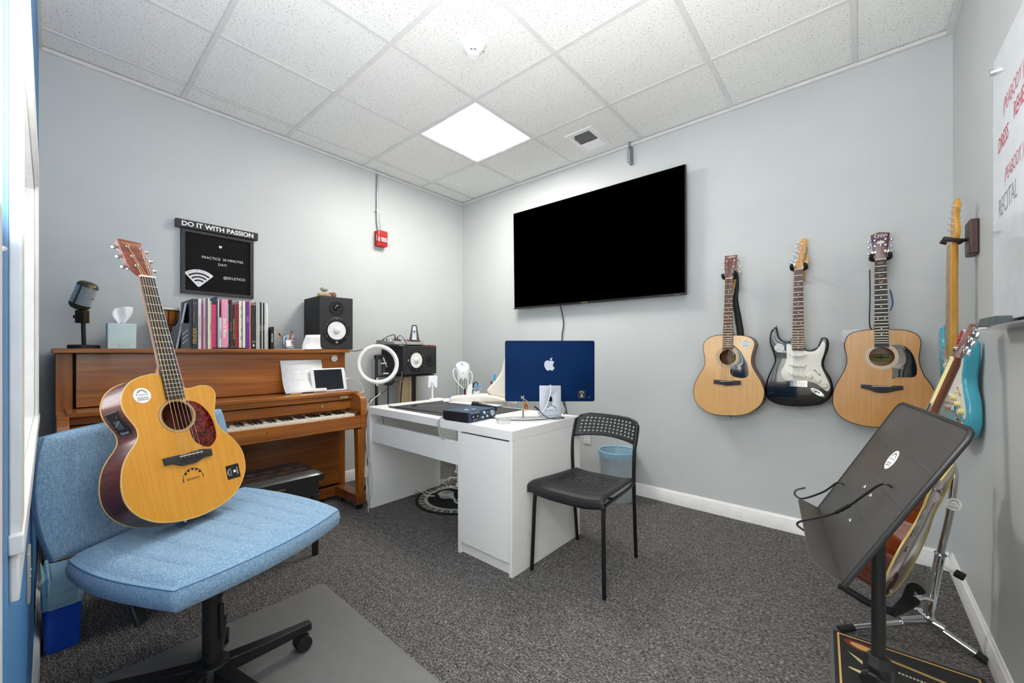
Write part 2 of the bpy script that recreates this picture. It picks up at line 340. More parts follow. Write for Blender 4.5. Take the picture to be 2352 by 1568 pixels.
# ---------------------------------------------------------------- ceiling fittings
cl = thing('ceiling_light', 'square white flat panel light glowing in the ceiling grid', 'ceiling light', (1.11, -.866, H))
P('panel_frame', MB().plate([[(.81, -1.166), (1.41, -1.166), (1.41, -.566), (.81, -.566)], [(.828, -1.148), (.828, -.584), (1.392, -.584), (1.392, -1.148)]], H - .004, H + .02), M('e4e4e2', .4, name='light_frame'), cl)
P('diffuser', MB().box(.826, 1.394, -1.15, -.582, H + .002, H + .006), M('fffaf3', .5, emis=PANEL, name='lit_diffuser'), cl)
g = thing('air_vent', 'white square louvred air vent in the ceiling beside the light panel', 'vent', (1.71, -.27, H))
gx0, gx1, gy0, gy1 = 1.60, 1.82, -.43, -.11
P('vent_frame', MB().plate([[(gx0, gy0), (gx1, gy0), (gx1, gy1), (gx0, gy1)], [(gx0 + .035, gy0 + .035), (gx0 + .035, gy1 - .035), (gx1 - .035, gy1 - .035), (gx1 - .035, gy0 + .035)]], H - .010, H - .001), M('efefed', .35, name='vent_white'), g, bev=.002)
P('vent_back', MB().box(gx0 + .03, gx1 - .03, gy0 + .03, gy1 - .03, H - .0015, H - .0005), M('2c2d2e', .8, name='dark_duct'), g)
n = 15
for k in range(n):
    y = gy0 + .04 + (gy1 - gy0 - .08) * k / (n - 1); tl = 1 if k < n * .55 else -1
    P('louvre', MB().box(gx0 + .034, gx1 - .034, -.0075, .0075, -.0006, .0006, T(0, y, H - .0065) @ Matrix.Rotation(R(38 * tl), 4, 'X')), M('efefed', .35, name='vent_white'), g)
P('vent_lever', MB().tube(cr([(1.66, -.39, H - .008), (1.655, -.40, H - .028), (1.67, -.405, H - .03)]), .003), M('efefed', .35, name='vent_white'), g)
sd = thing('smoke_detector', 'round white smoke detector on the ceiling tile', 'smoke detector', (1.738, -1.497, H))
P('base_ring', MB().lathe([(.03, 0), (.067, 0), (.067, -.008), (.058, -.014), (.03, -.014)], n=36), TRIMW, sd, local=True)
P('housing', MB().lathe([(.056, -.014), (.056, -.026), (.050, -.033), (.034, -.038), (.031, -.040)], n=36), TRIMW, sd, local=True)
P('sensing_chamber', MB().lathe([(.026, -.038), (.026, -.052)], n=24), M('77787a', .7, name='grey_mesh'), sd, local=True)
b = MB()
for k in range(8):
    a = k * math.pi / 4; b.box(-.003, .003, .0255, .0315, -.053, -.038, Matrix.Rotation(a, 4, 'Z'))
P('cage', b.lathe([(.001, -.053), (.031, -.053), (.032, -.056), (.026, -.060), (.001, -.060)], n=24), TRIMW, sd, local=True)
P('indicator', MB().ball((.03, .045, -.030), .0035), M('7a1c1c', .3, name='red_led'), sd, local=True)
ft = thing('cable_fitting', 'small grey metal conduit fitting hanging at the ceiling edge above the television', 'fitting', (2.02 - .19, -.03, 2.64))
_x = 1.93
ft.location.x = _x; W[ft.name] = Matrix.Translation((_x, -.03, 2.64))
P('stub_pipe', MB().cyl((_x, -.03, 2.66), (_x, -.03, 2.705), .010), STEEL, ft)
P('bracket', MB().plate([rrect(-.013, .013, -.075, .065, .012)], -.008, .008, FR((_x + .008, -.018, 2.60), (.3, 1, 0), (0, 0, 1))), M('7f8a8e', .45, metal=.4, name='grey_fitting'), ft)
P('clear_cover', MB().lathe([(.004, .05), (.012, .04), (.013, -.04), (.009, -.055), (.002, -.06)], T(_x - .006, -.033, 2.60), 14), M('dfe6e8', .08, trans=.8, name='clear_plastic'), ft)
# fire alarm and its conduit
fa = thing('fire_alarm', 'red fire alarm strobe on the wall above the sideways speaker', 'fire alarm', (0, -1.0, 2.09))
P('back_box', MB().box(.0, .028, -1.052, -.952, 2.03, 2.165), M('9a2020', .4, name='alarm_box'), fa, bev=.006)
P('housing', MB().box(.028, .062, -1.052, -.950, 2.028, 2.17), M('c8171c', .3, coat=.4, name='alarm_red'), fa, bev=.012, seg=3)
P('sounder_grille', MB().box(.062, .0645, -1.03, -.965, 2.118, 2.158), M('b01519', .5, name='alarm_grille'), fa, bev=.004)
P('strobe_lens', MB().box(.060, .078, -1.028, -.966, 2.062, 2.105), M('e6eaec', .05, trans=.5, spec=.8, name='strobe_glass'), fa, bev=.008)
P('lettering', MB().text('FIRE', .028, FR((.0445, -1.0535, 2.10), (0, 0, -1), (1, 0, 0)), bold=.02).text('FIRE', .022, FR((.0665, -1.045, 2.085), (0, 0, -1), (0, 1, 0)), bold=.02), WINK, fa)
cn = thing('conduit', 'thin grey metal conduit running from ceiling to the red fire alarm', 'conduit', (.012, -1.028, 2.17))
P('pipe', MB().tube([(.012, -1.03, 2.70), (.012, -1.03, 2.30), (.013, -1.028, 2.24), (.015, -1.018, 2.168)], .0095, 10), STEEL, cn)
P('strap', MB().box(.0, .0245, -1.042, -1.019, 2.335, 2.353).box(0, .004, -1.062, -1.042, 2.335, 2.353), STEEL, cn)
P('wire', MB().tube(cr([(.020, -1.017, 2.34), (.022, -1.008, 2.27), (.02, -.995, 2.20), (.02, -.995, 2.165)]), .003, 6), M('c7c9ca', .5, name='grey_wire'), cn)
# ---------------------------------------------------------------- television on the back wall
tv = thing('television', 'large black flat television mounted on the grey wall', 'television', (1.58, -.02, 1.94))
m = FR((1.5795, -.08, 1.94), (1, 0, -.004), (0, -.022, 1)); tw, th = .7795, .447
P('case', MB().box(-tw, tw, -th, th, -.032, -.003, m), M('1b1c1e', .4, name='tv_case'), tv, bev=.004)
P('screen', MB().box(-tw + .006, tw - .006, -th + .012, th - .006, -.003, .0, m), M('000000', .6, spec=.0, name='tv_screen'), tv)
P('lower_trim', MB().box(-tw, tw, -th - .004, -th + .012, -.012, .0015, m), M('2a2b2d', .3, metal=.5, name='tv_trim'), tv)
P('rear_hump', MB().box(-.5, .5, -.40, .15, -.06, -.032, m), BLK, tv)
P('wall_bracket', MB().box(-.25, .25, -.15, .15, -.074, -.06, m), BLKM, tv)
P('lettering', MB().text('SAMSUNG', .012, m @ T(-.02, -th + .004, .002), bold=.01).text('SMART  4K', .008, m @ T(tw - .06, -th + .004, .002)), M('b58a4a', .5, name='tv_logo'), tv)
solo('power_cord', MB().tube(cr([(1.302, -.05, 1.50), (1.303, -.02, 1.44), (1.315, -.012, 1.33), (1.30, -.012, 1.22), (1.305, -.013, 1.0), (1.32, -.02, .7), (1.40, -.02, .42)]), .0045, 6), M('1d1d1e', .5, name='cord_black'), 'black power cord hanging down the wall below the television', 'cord')
# ================================================================ upright piano against the left wall
pn = thing('upright_piano', 'brown wooden upright piano against the grey wall', 'piano', (.33, -2.2, 0))
P('lid', MB().box(.02, .392, -2.937, -1.478, 1.086, 1.110), PWOOD, pn, bev=.004)
for y0, y1 in ((-2.925, -2.868), (-1.53, -1.487)): P('side_post', MB().box(.03, .338, y0, y1, .105, 1.086), PWOODV, pn, bev=.003)
P('back_frame', MB().box(.03, .31, -2.868, -1.53, .06, 1.086), M('1c120b', .8, name='dark_inside'), pn)
P('upper_panel', MB().box(.0, .014, -2.858, -1.532, 0, .277, T(.338, 0, .818) @ Matrix.Rotation(R(-3), 4, 'Y')), PWOOD, pn, bev=.002)
P('music_shelf', MB().box(.335, .555, -2.895, -1.497, .792, .814), PWOOD, pn, bev=.004)
P('nameboard', MB().box(.518, .530, -2.885, -1.537, .757, .792), PWOOD, pn)
P('fallboard', MB().box(.500, .515, -2.885, -1.537, .688, .750), PWOOD, pn, bev=.003)
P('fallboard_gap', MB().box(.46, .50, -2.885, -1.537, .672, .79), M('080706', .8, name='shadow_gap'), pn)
P('key_rest', MB().box(.48, .505, -2.86, -1.545, .660, .684), M('6b3f1e', .7, name='felt_rail'), pn)
P('key_bed', MB().box(.33, .645, -2.925, -1.495, .565, .640), PWOODD, pn)
P('keyslip', MB().box(.645, .660, -2.925, -1.4955, .570, .654), PWOOD, pn, bev=.003)
prof = [(.33, .56), (.664, .56), (.664, .745), (.655, .768), (.635, .786), (.605, .797), (.565, .802), (.33, .802)]
for y0, y1 in ((-2.925, -2.886), (-1.5365, -1.494)): P('arm', MB().loft([[(a, y, z) for a, z in prof] for y in (y0, y1)]), PWOOD, pn, bev=.003)
for y0, y1 in ((-2.886, -2.815), (-1.568, -1.537)): P('key_block', MB().box(.50, .645, y0, y1, .640, .686), WOOD('dark_key_block', '3a1f0d', '53300f', '6b4019', (9, 2, 30)) if y0 < -2 else bpy.data.materials['dark_key_block'], pn, bev=.006)
IV = M('eae4d3', .25, coat=.4, name='ivory_key'); EB = M('121213', .2, coat=.3, name='ebony_key')
kw = 1.245 / 52; k0 = None; b0 = None
order = 'ABCDEFG'
for i in range(52):
    y = -2.8145 + kw * i
    if k0 is None:
        k0 = P('white_key', MB().box(.502, .641, y + .0004, y + kw - .0004, .642, .668), IV, pn, bev=.0012); y00 = y
    else: dup(k0, pn, (0, y - y00, 0))
    if order[i % 7] in 'ACDFG' and i < 51:
        if b0 is None:
            c = y + kw
            b0 = P('black_key', MB().loft([[(.503, c - .0055, .668), (.598, c - .0055, .668), (.598, c + .0055, .668), (.503, c + .0055, .668)], [(.503, c - .0042, .681), (.590, c - .0042, .680), (.590, c + .0042, .680), (.503, c + .0042, .681)]]), EB, pn, bev=.001); c00 = c
        else: dup(b0, pn, (0, y + kw - c00, 0))
P('fallboard_knob', MB().lathe([(.004, 0), (.004, .008), (.011, .011), (.011, .017), (.006, .019)], FR((.515, -1.738, .724), (0, 1, 0), (0, 0, 1)), 18), BRASS, pn)
P('lock_plate', MB().plate([rrect(-.007, .007, -.012, .012, .003)], 0, .001, FR((.660, -2.115, .622), (0, 1, 0), (0, 0, 1))), BRASS, pn)
P('keyhole', MB().plate([circ(0, .003, .0025, 10)], .001, .0013, FR((.660, -2.115, .622), (0, 1, 0), (0, 0, 1))).box(-.0012, .0012, -.006, .003, .001, .0013, FR((.660, -2.115, .622), (0, 1, 0), (0, 0, 1))), INK, pn)
s = P('serial_plate', MB().box(.530, .5312, -1.618, -1.563, .768, .783), M('d8cfa8', .4, name='cream_plate'), pn)
P('lettering', MB().text('HAMILTON', .009, FR((.5315, -1.5905, .7755), (0, 1, 0), (0, 0, 1)), bold=.01), INK, s)
P('fallboard_lettering', MB().text('Hamilton', .02, FR((.5303, -2.21, .775), (0, 1, 0), (0, 0, 1)), shear=.3), M('6e4a22', .4, name='faded_gilt'), pn)
P('lower_panel', MB().box(.332, .346, -2.862, -1.534, .125, .562), PWOODD, pn, bev=.002)
P('bottom_rail', MB().box(.03, .350, -2.925, -1.487, .035, .105), PWOODD, pn, bev=.003)
for y0, y1 in ((-2.925, -2.855), (-1.568, -1.494)):
    P('foot_block', MB().box(.35, .668, y0, y1, .042, .108), PWOODD, pn, bev=.004)
    c = (y0 + y1) / 2 + (.0 if y0 < -2 else .004)
    P('leg', MB().loft([[(.628 - h, c - h, z), (.628 + h, c - h, z), (.628 + h, c + h, z), (.628 - h, c + h, z)] for h, z in ((.021, .108), (.029, .56))]), PWOODV, pn, bev=.002)
    for x in (.40, .625): P('caster', MB().cyl((x, c - .014, .02), (x, c + .014, .02), .02, n=18).box(x - .008, x + .008, c - .016, c + .016, .03, .044), RUB, pn)
sticker(pn, W[pn.name].inverted() @ FR((.3455, -1.572, 1.043), (0, 1, 0), (.05, 0, 1)), .022)
# bench in front of it
bn = thing('piano_bench', 'black tufted leather piano bench half hidden behind the blue chair', 'bench', (.915, -2.36, 0))
LEA = M('17171a', .28, coat=.25, name='black_leather', bump=.15, bscale=220)
bx0, bx1, by0, by1 = .755, 1.078, -2.74, -1.972
nx, ny = 20, 48; v = []; f = []
for i in range(nx + 1):
    for j in range(ny + 1):
        x = bx0 + (bx1 - bx0) * i / nx; y = by0 + (by1 - by0) * j / ny
        ex = min(x - bx0, bx1 - x, y - by0, by1 - y); z = .438 + .022 * min(1, (ex / .05)) ** .5
        for tx in (.84, .915, .99):
            for q in range(8):
                ty = by0 + .09 + q * .085 + (.04 if abs(tx - .915) < .01 else 0); d2 = (x - tx) ** 2 + (y - ty) ** 2; z -= .010 * math.exp(-d2 / .00035)
        v.append((x, y, z)); 
for i in range(nx):
    for j in range(ny): a = i * (ny + 1) + j; f.append((a, a + ny + 1, a + ny + 2, a + 1))
b = MB().add(v, f); b.box(bx0 + .002, bx1 - .002, by0 + .002, by1 - .002, .405, .4385)
P('cushion', b, LEA, bn)
b = MB()
for tx in (.84, .915, .99):
    for q in range(8): b.ball((tx, by0 + .09 + q * .085 + (.04 if abs(tx - .915) < .01 else 0), .449), .006, n=8)
P('tuft_buttons', b, LEA, bn)
P('apron', MB().box(.775, 1.058, -2.72, -1.992, .325, .403), BLK, bn, bev=.003)
P('lid_hinge', MB().box(1.058, 1.061, -2.22, -2.16, .392, .399), BRASS, bn)
for x in (.79, 1.043):
    for y in (-2.705, -2.007): P('leg', MB().loft([[(x - h, y - h, z), (x + h, y - h, z), (x + h, y + h, z), (x - h, y + h, z)] for h, z in ((.012, 0), (.018, .33))]), BLK, bn, bev=.002)
# ================================================================ things standing on the piano lid
Z = 1.110
mic = thing('desk_microphone', 'vintage bronze microphone on a black round stand at the piano end', 'microphone', (.22, -2.826, Z))
AGED = M('6d6347', .38, metal=.85, var=.25, name='aged_bronze'); GRL = M('c6cccd', .4, metal=.2, name='silver_grille')
P('base', MB().lathe([(.06, 0), (.06, .016), (.057, .020), (.01, .021)], T(.22, -2.826, Z), 36), BLK, mic)
P('stem', MB().cyl((.22, -2.826, Z + .02), (.222, -2.829, Z + .145), .0085, .0085, 14), BLK, mic)
mm = FR((.222, -2.832, Z + .165), (.66, .75, 0), (0, 0, 1))
P('height_block', MB().box(-.021, .021, -.033, .033, -.016, .016, mm), M('3a2d1c', .5, metal=.5, var=.35, name='dark_bronze'), mic, bev=.002)
P('thumb_screw', MB().cyl((-.021, 0, 0), (-.035, 0, 0), .007, .008, 10, mm).box(-.040, -.030, -.008, .008, -.003, .003, mm), BLK, mic)
P('swivel', MB().cyl((0, .033, 0), (-.004, .046, 0), .007, n=10, m=mm).ball((-.004, .046, 0), .011, m=mm), AGED, mic)
hm = FR((.223, -2.828, Z + .272), (.66 * .93, .75 * .93, -.36), (.66 * .36, .75 * .36, .93))
sec = [(-.098 + .006, .012), (-.072, .038), (-.060, .047), (-.050, .0485)]
def hring(y, r): return [hm @ Vector((r * math.cos(2 * math.pi * k / 28) * 1.0, y, r * .72 * math.sin(2 * math.pi * k / 28))) for k in range(28)]
P('lower_shell', MB().loft([hring(y, r) for y, r in ((-.074, .018), (-.068, .034), (-.056, .044), (-.045, .047))]), AGED, mic)
P('upper_shell', MB().loft([hring(y, r) for y, r in ((.052, .047), (.062, .045), (.072, .037), (.078, .02))]), AGED, mic)
P('core', MB().loft([hring(y, .039) for y in (-.046, .053)]), M('8f979b', .45, metal=.2, name='grey_core'), mic)
for k in range(12): P('grille_rib', MB().loft([hring(-.043 + k * .0082 + dz, r) for dz, r in ((0, .043), (.0012, .0463), (.0042, .0463), (.0052, .043))]), GRL, mic)
P('centre_bar', MB().box(-.003, .003, -.046, .054, .030, .0365, hm), AGED, mic); P('side_bolts', MB().ball((-.046, .0, 0), .004, n=8, m=hm).ball((.046, .0, 0), .004, n=8, m=hm), AGED, mic)
tb = thing('tissue_box', 'pale mint tissue box with one white tissue on the piano', 'tissue box', (.20, -2.685, Z))
t = NT('mint_card'); t.l.new(t.ramp(t.noise((5, 5, 9), 2), [(.35, srgb('bfe0dc')), (.65, srgb('dcecea'))]), t.b.inputs['Base Color']); t.b.inputs['Roughness'].default_value = .5
P('carton', MB().box(.145, .255, -2.742, -2.630, Z, Z + .137), t.m, tb, bev=.002)
P('oval_logo', MB().plate([circ(0, 0, .010, 20, .007)], 0, .0006, FR((.255, -2.722, Z + .02), (0, 1, 0), (0, 0, 1))).plate([rrect(-.008, .008, -.006, .006, .004)], 0, .0006, FR((.255, -2.644, Z + .017), (0, 1, 0), (0, 0, 1))), M('dfe7f4', .5, name='pale_logo'), tb)
P('lettering', MB().text('Ello', .008, FR((.2558, -2.722, Z + .02), (0, 1, 0), (0, 0, 1)), shear=.3).text('Plus', .008, FR((.2556, -2.706, Z + .023), (0, 1, 0), (0, 0, 1)), 'LEFT').text('Lotion', .008, FR((.2556, -2.706, Z + .014), (0, 1, 0), (0, 0, 1)), 'LEFT'), M('4f8fb5', .5, name='blue_print'), tb)
v = []; f = []
for i in range(9):
    a = i / 8
    for j in range(9):
        c = j / 8; wd = .012 + .030 * math.sin(a * 2.2) ; y = -2.686 + (c - .5) * 2 * wd + .012 * a * a; x = .20 + .012 * math.sin(c * 9 + a * 3) * (1 - .5 * a)
        v.append((x, y, Z + .135 + .098 * a * (1 - .25 * (c - .75) ** 2)))
for i in range(8):
    for j in range(8): q = i * 9 + j; f.append((q, q + 1, q + 10, q + 9))
o = P('tissue', MB().add(v, f), M('fbfbfa', .8, name='tissue_paper'), tb); o.modifiers.new('s', 'SOLIDIFY').thickness = .0012
dj = thing('hand_drum', 'small carved wooden goblet drum behind the guitar neck', 'drum', (.17, -2.497, Z)); dm = T(.17, -2.497, Z)
DW = WOOD('drum_wood', '6a3209', 'a9621c', 'd08b35', (30, 30, 8), .25, .6)
P('shell', MB().lathe([(.030, .085), (.026, .105), (.034, .128), (.052, .155), (.060, .19), (.062, .235)], dm, 28), DW, dj)
P('painted_stem', MB().lathe([(.034, .03), (.027, .055), (.026, .085), (.03, .088)], dm, 24), M('e2c9a0', .5, name='painted_band'), dj)
P('foot', MB().lathe([(.046, 0), (.046, .006), (.040, .022), (.034, .032)], dm, 28), DW, dj)
P('drum_skin', MB().lathe([(.064, .228), (.065, .238), (.058, .242), (.001, .243)], dm, 28), M('ece4d2', .6, name='drum_skin'), dj)
for z in (.224, .140, .108): P('rope_ring', MB().tube([(x, y, z) for x, y in circ(0, 0, .0655 if z > .2 else (.044 if z > .12 else .031), 24)], .0028, 6, dm, closed=True), RUB, dj)
for k in range(10):
    a = 2 * math.pi * k / 10 + .1; P('tension_rope', MB().tube([(r * math.cos(a), r * math.sin(a), z) for r, z in ((.0655, .226), (.0625, .19), (.0545, .157), (.043, .138))], .002, 6, dm), RUB, dj)
cols = ['e9c436', 'b53a2b', '2f9c93', 'e6dcc4', '1a1a1a']
for k in range(15):
    a = 2 * math.pi * k / 15; z = .045 + (k % 3) * .015
    P('painted_dot', MB().ball((.0275 * math.cos(a), .0275 * math.sin(a), z), .006, n=8, m=dm), M(cols[k % 5], .5), dj)
# books
BK = [(-2.393,-2.367,1.406),(-2.366,-2.349,1.409),(-2.349,-2.341,1.380),(-2.341,-2.328,1.415),(-2.328,-2.321,1.414),(-2.321,-2.311,1.416),(-2.311,-2.303,1.400),(-2.303,-2.279,1.380),(-2.279,-2.271,1.429),(-2.270,-2.263,1.415),(-2.263,-2.252,1.303),(-2.252,-2.217,1.418),(-2.217,-2.210,1.393),(-2.210,-2.200,1.416),(-2.200,-2.195,1.416),(-2.195,-2.179,1.388),(-2.179,-2.171,1.392),(-2.171,-2.161,1.394),(-2.161,-2.150,1.414),(-2.150,-2.140,1.416),(-2.140,-2.127,1.416),(-2.127,-2.122,1.417),(-2.122,-2.102,1.415),(-2.102,-2.092,1.415),(-2.092,-2.065,1.393),(-2.065,-2.053,1.417),(-2.053,-2.046,1.415),(-2.046,-2.033,1.417),(-2.033,-2.027,1.414),(-2.027,-2.017,1.414),(-2.017,-2.008,1.417),(-2.008,-1.999,1.411),(-1.999,-1.991,1.393)]
BC = [('2b2b3c', 'FENDER', 'c8a552', 'thick dark navy book with FENDER in gold down its spine'), ('e8e8e6', 'The Essential Music Collection', '6c6c6c', 'white songbook right beside the navy FENDER book'),
 ('b0247e', '', '', 'thin magenta booklet between two pale songbooks'), ('e9dccb', 'SONGS OF THE YEAR', 'c2563a', 'cream songbook with faded red lettering, right of the thin magenta booklet'), ('8c7f96', '', '', 'thin mauve booklet right of the cream songbook with red lettering'),
 ('f0eee6', '', '', 'off-white thin book, third left of the hot pink folder'), ('cbc588', 'BASS GUITAR', '1c1c1c', 'yellowish book with black blocks on its spine, just left of the hot pink folder'),
 ('d8306f', '', '', 'hot pink leather folder leaning among the songbooks'), ('22365a', '', '', 'tall navy blue binder right behind the hot pink folder'), ('efece4', '', '', 'thin sheaf of loose white sheets right of the navy binder'),
 ('eeeeec', 'EASY SONGS', '5a7fb0', 'short white book between the navy binder and the pink jazz book'), ('f29bb9', 'Jazz & Blues', 'ffffff', 'thick pale pink book titled Jazz & Blues'), ('49a892', '', '', 'thin teal book with a red band right of the pale pink jazz book'),
 ('1b1d24', 'HITS OF THE 80S', '7fb3d8', 'black songbook with coloured spine letters right of the teal book'), ('a3243b', '', '', 'thin crimson booklet right of the black songbook with coloured letters'), ('232428', 'Complete Method  GUITAR', 'c9d36a', 'shorter black method book left of the two red booklets'),
 ('c9322f', '', '', 'red booklet, left one of the red pair'), ('b3262c', '', '', 'darker red booklet, right one of the red pair'), ('f3f1f1', '', '', 'plain white booklet right of the red pair'), ('e6d9a8', '', '', 'cream booklet with green marks on its spine'),
 ('f4f3f0', '', '', 'white booklet right of the cream booklet with green marks'), ('9c2233', '', '', 'thin wine-red book left of the purple jazz book'), ('5b3a9a', 'JAZZ', 'b9a0e2', 'purple book with JAZZ on its spine'), ('ef8a4d', '', '', 'orange book between the purple book and the black binder'),
 ('26272b', '', '', 'black binder with a white headphone mark at the foot of its spine'), ('c9cac8', '', '', 'grey-white magazine right of the black binder'), ('f2f2ef', '', '', 'thin white magazine right of the grey-white magazine'), ('3a3a2a', 'PIANO', 'd4b04a', 'dark olive book with yellow spine lettering near the right end of the row'),
 ('f4f4f1', '', '', 'thin white magazine between the olive and the black book'), ('1f2024', 'METHOD', '9ab0c4', 'black thin book fourth from the right end of the row'), ('eaeae7', '', '', 'white magazine third from the right end of the row'), ('f5f5f3', '', '', 'white magazine second from the right end of the row'), ('d9d9d6', '', '', 'shortest white magazine at the right end of the row')]
random.seed(3)
for i, ((y0, y1, zt), (c, st, sc, lab)) in enumerate(zip(BK, BC)):
    t = thing('book', lab, 'book', (.18, (y0 + y1) / 2, Z), group='books and folders in the row on the piano')
    xf = .30 + random.uniform(-.012, .006); dpt = .215 + random.uniform(-.02, .015); sk = 0
    if i in (7, 8): sk = -.014
    if i in (10, 11, 12): sk = -.008
    cv = M(c, .45, coat=.15, name='book_cover'); e = .0007; w = y1 - y0
    m = FR((xf, (y0 + y1) / 2, Z), (0, 1, 0), (0, sk, zt - Z)); hh = zt - Z; m = m @ T(0, 0, 0)
    pages = MB().box(-w / 2 + .0012, w / 2 - .0012, .003, hh - .003, -dpt + .004, -.002, m)
    if w > .008:
        P('cover', MB().box(-w / 2 + e, -w / 2 + e + .0012, 0, hh, -dpt, -.0012, m).box(w / 2 - e - .0012, w / 2 - e, 0, hh, -dpt, -.0012, m).box(-w / 2 + e, w / 2 - e, 0, hh, -.0014, .0004, m), cv, t)
        P('pages', pages, PAPER, t)
    else: P('cover', MB().box(-w / 2 + e, w / 2 - e, 0, hh, -dpt, 0, m), cv, t)
    if st:
        L = len(st); big = {'FENDER': (.026, .078), 'Jazz & Blues': (.024, .13), 'JAZZ': (.016, .19)}.get(st, (min(.011, w * .8), hh * .45))
        rot = Matrix.Rotation(R(90 if st == 'FENDER' else -90), 4, 'Z')
        P('lettering', MB().text(st, big[0], m @ T(0, big[1], .0008) @ rot, bold=.012 if L < 14 else 0), M(sc, .5), t)
    if i == 24: P('lettering', logo(MB(), m @ T(0, .045, .0008), .022).plate([rrect(-.005, .005, .018, .03, .002)], 0, .0003, m @ T(0, 0, .0008)), WINK, t)
    if i == 19:
        for z in (.06, .11, .2, .25): P('green_mark', MB().box(-.003, .003, z, z + .022, .0004, .0007, m), M('7aa83c', .5), t)
    if i == 12: P('red_band', MB().box(-w / 2 + e, w / 2 - e, .12, .17, .0004, .0008, m), M('e0432c', .5), t)
    if i == 11: P('small_lettering', MB().text('THE DEFINITIVE COLLECTION', .007, m @ T(.004, .25, .0008) @ Matrix.Rotation(R(-90), 4, 'Z')), WINK, t)
    if i == 0: P('small_lettering', MB().text('C', .02, m @ T(0, .27, .0008) @ Matrix.Rotation(R(90), 4, 'Z')).text('THE GOLDEN AGE OF', .007, m @ T(-.004, .19, .0008) @ Matrix.Rotation(R(90), 4, 'Z')), M('c8a552', .5), t)
t = thing('catalogue', 'grey glossy catalogue leaning with its cover out at the left end of the books', 'catalogue', (.21, -2.42, Z), group='books and folders in the row on the piano')
cm = FR((.305, -2.463, Z), (-.97, .22, 0), (0, .16, 1))
P('cover', MB().box(0, .20, 0, .268, -.008, 0, cm), M('aab0ba', .3, coat=.5, name='grey_gloss_cover'), t)
P('cover_print', MB().plate([rrect(.015, .05, .185, .197, .002)], 0, .0006, cm).plate([rrect(.052, .10, .045, .195, .022)], 0, .0006, cm), M('26282c', .4), t)
P('lettering', MB().text('POD', .018, cm @ T(.076, .13, .0009)).text('Flow', .02, cm @ T(.076, .15, .0009), shear=.2), M('c8a03c', .4), t)
t = thing('book', 'dark navy folder standing just behind the grey catalogue', 'folder', (.2, -2.405, Z), group='books and folders in the row on the piano')
P('cover', MB().box(.085, .299, -2.409, -2.396, Z, 1.398), M('232838', .4, name='navy_folder'), t)
for nm, lab, y, zt, my in (('bookend', 'grey metal bookend with cut-out notes at the left end of the books', -2.475, .148, 1), ('bookend', 'black metal bookend with white keyboard bars at the right end of the books', -1.982, .148, -1)):
    t = thing(nm, lab, 'bookend', (.26, y, Z), group='bookends'); c = M('55575b', .5, metal=.3, name='grey_bookend') if my > 0 else BLK
    if my > 0:
        bm_ = FR((.315, -2.448, Z), (.30, 1, 0), (0, 0, 1))
        P('upright', MB().box(0, .038, 0, zt, -.002, 0, bm_), c, t)
        b = MB()
        for k in range(9): b.box(.008 + .0075 * (k % 3), .0125 + .0075 * (k % 3), .03 + .009 * k, .036 + .009 * k, 0, .0004, bm_)
        P('cut_out_notes', b, M('d9dadb', .4), t)
    else:
        P('upright', MB().box(.19, .325, -1.984, -1.968, Z, Z + zt), c, t, bev=.001)
        for k in range(6): P('white_bar', MB().box(.3252, .3258, -1.984, -1.974, Z + .048 + k * .010, Z + .0525 + k * .010), WINK, t)
    P('foot_plate', MB().box(.19, .315, y if my > 0 else -1.984, y + .07 * my if my > 0 else -1.984 + .015, Z, Z + .0012), c, t)
t = thing('page_clip', 'black folding page holder lying in front of the books', 'page holder', (.33, -2.21, Z))
P('bar', MB().box(.315, .335, -2.30, -2.125, Z, Z + .009), BLK, t, bev=.002); P('clip_jaw', MB().box(.312, .345, -2.225, -2.185, Z, Z + .020), BLKG, t, bev=.004); P('spring', MB().tube([(.346, -2.215 + .02 * k / 20, Z + .012 + .004 * math.sin(k * 2)) for k in range(21)], .001, 5), CHROME, t)
# mug of pencils
mg = thing('mug', 'pale blue teacher mug holding pencils on the piano', 'mug', (.25, -1.853, Z)); mt = T(.25, -1.853, Z)
MUGC = M('a9bdd3', .3, coat=.4, name='blue_ceramic')
P('cup', MB().lathe([(.030, 0), (.036, .004), (.037, .02), (.037, .098), (.0345, .098), (.0335, .02), (.001, .012)], mt, 32), MUGC, mg)
P('handle', MB().tube(cr([(.025, -.022, .085), (.045, -.042, .082), (.052, -.048, .055), (.045, -.042, .028), (.026, -.022, .022)], 5), .0055, 8, mt), MUGC, mg)
mf = lambda yy, zz: FR((.25 + math.sqrt(max(1e-6, .0375 ** 2 - yy * yy)), -1.853 + yy, Z + zz), (-yy, math.sqrt(max(1e-6, .0375 ** 2 - yy * yy)), 0), (0, 0, 1))
P('lettering', MB().text('Teach', .020, mf(.018, .075) @ T(0, 0, .0006), shear=.2).text('Love', .013, mf(.028, .036) @ T(0, 0, .0006), shear=.2), M('23262c', .5), mg)
P('apple_print', MB().ball((0, 0, 0), .0085, .0085, .0012, 10, mf(.018, .048)), M('c8202a', .4), mg)
P('tag', MB().box(-.018, .018, -.026, .018, 0, .001, FR((.305, -1.872, Z + .045), (-.3, 1, .15), (.0, -.15, 1))), PAPER, mg)
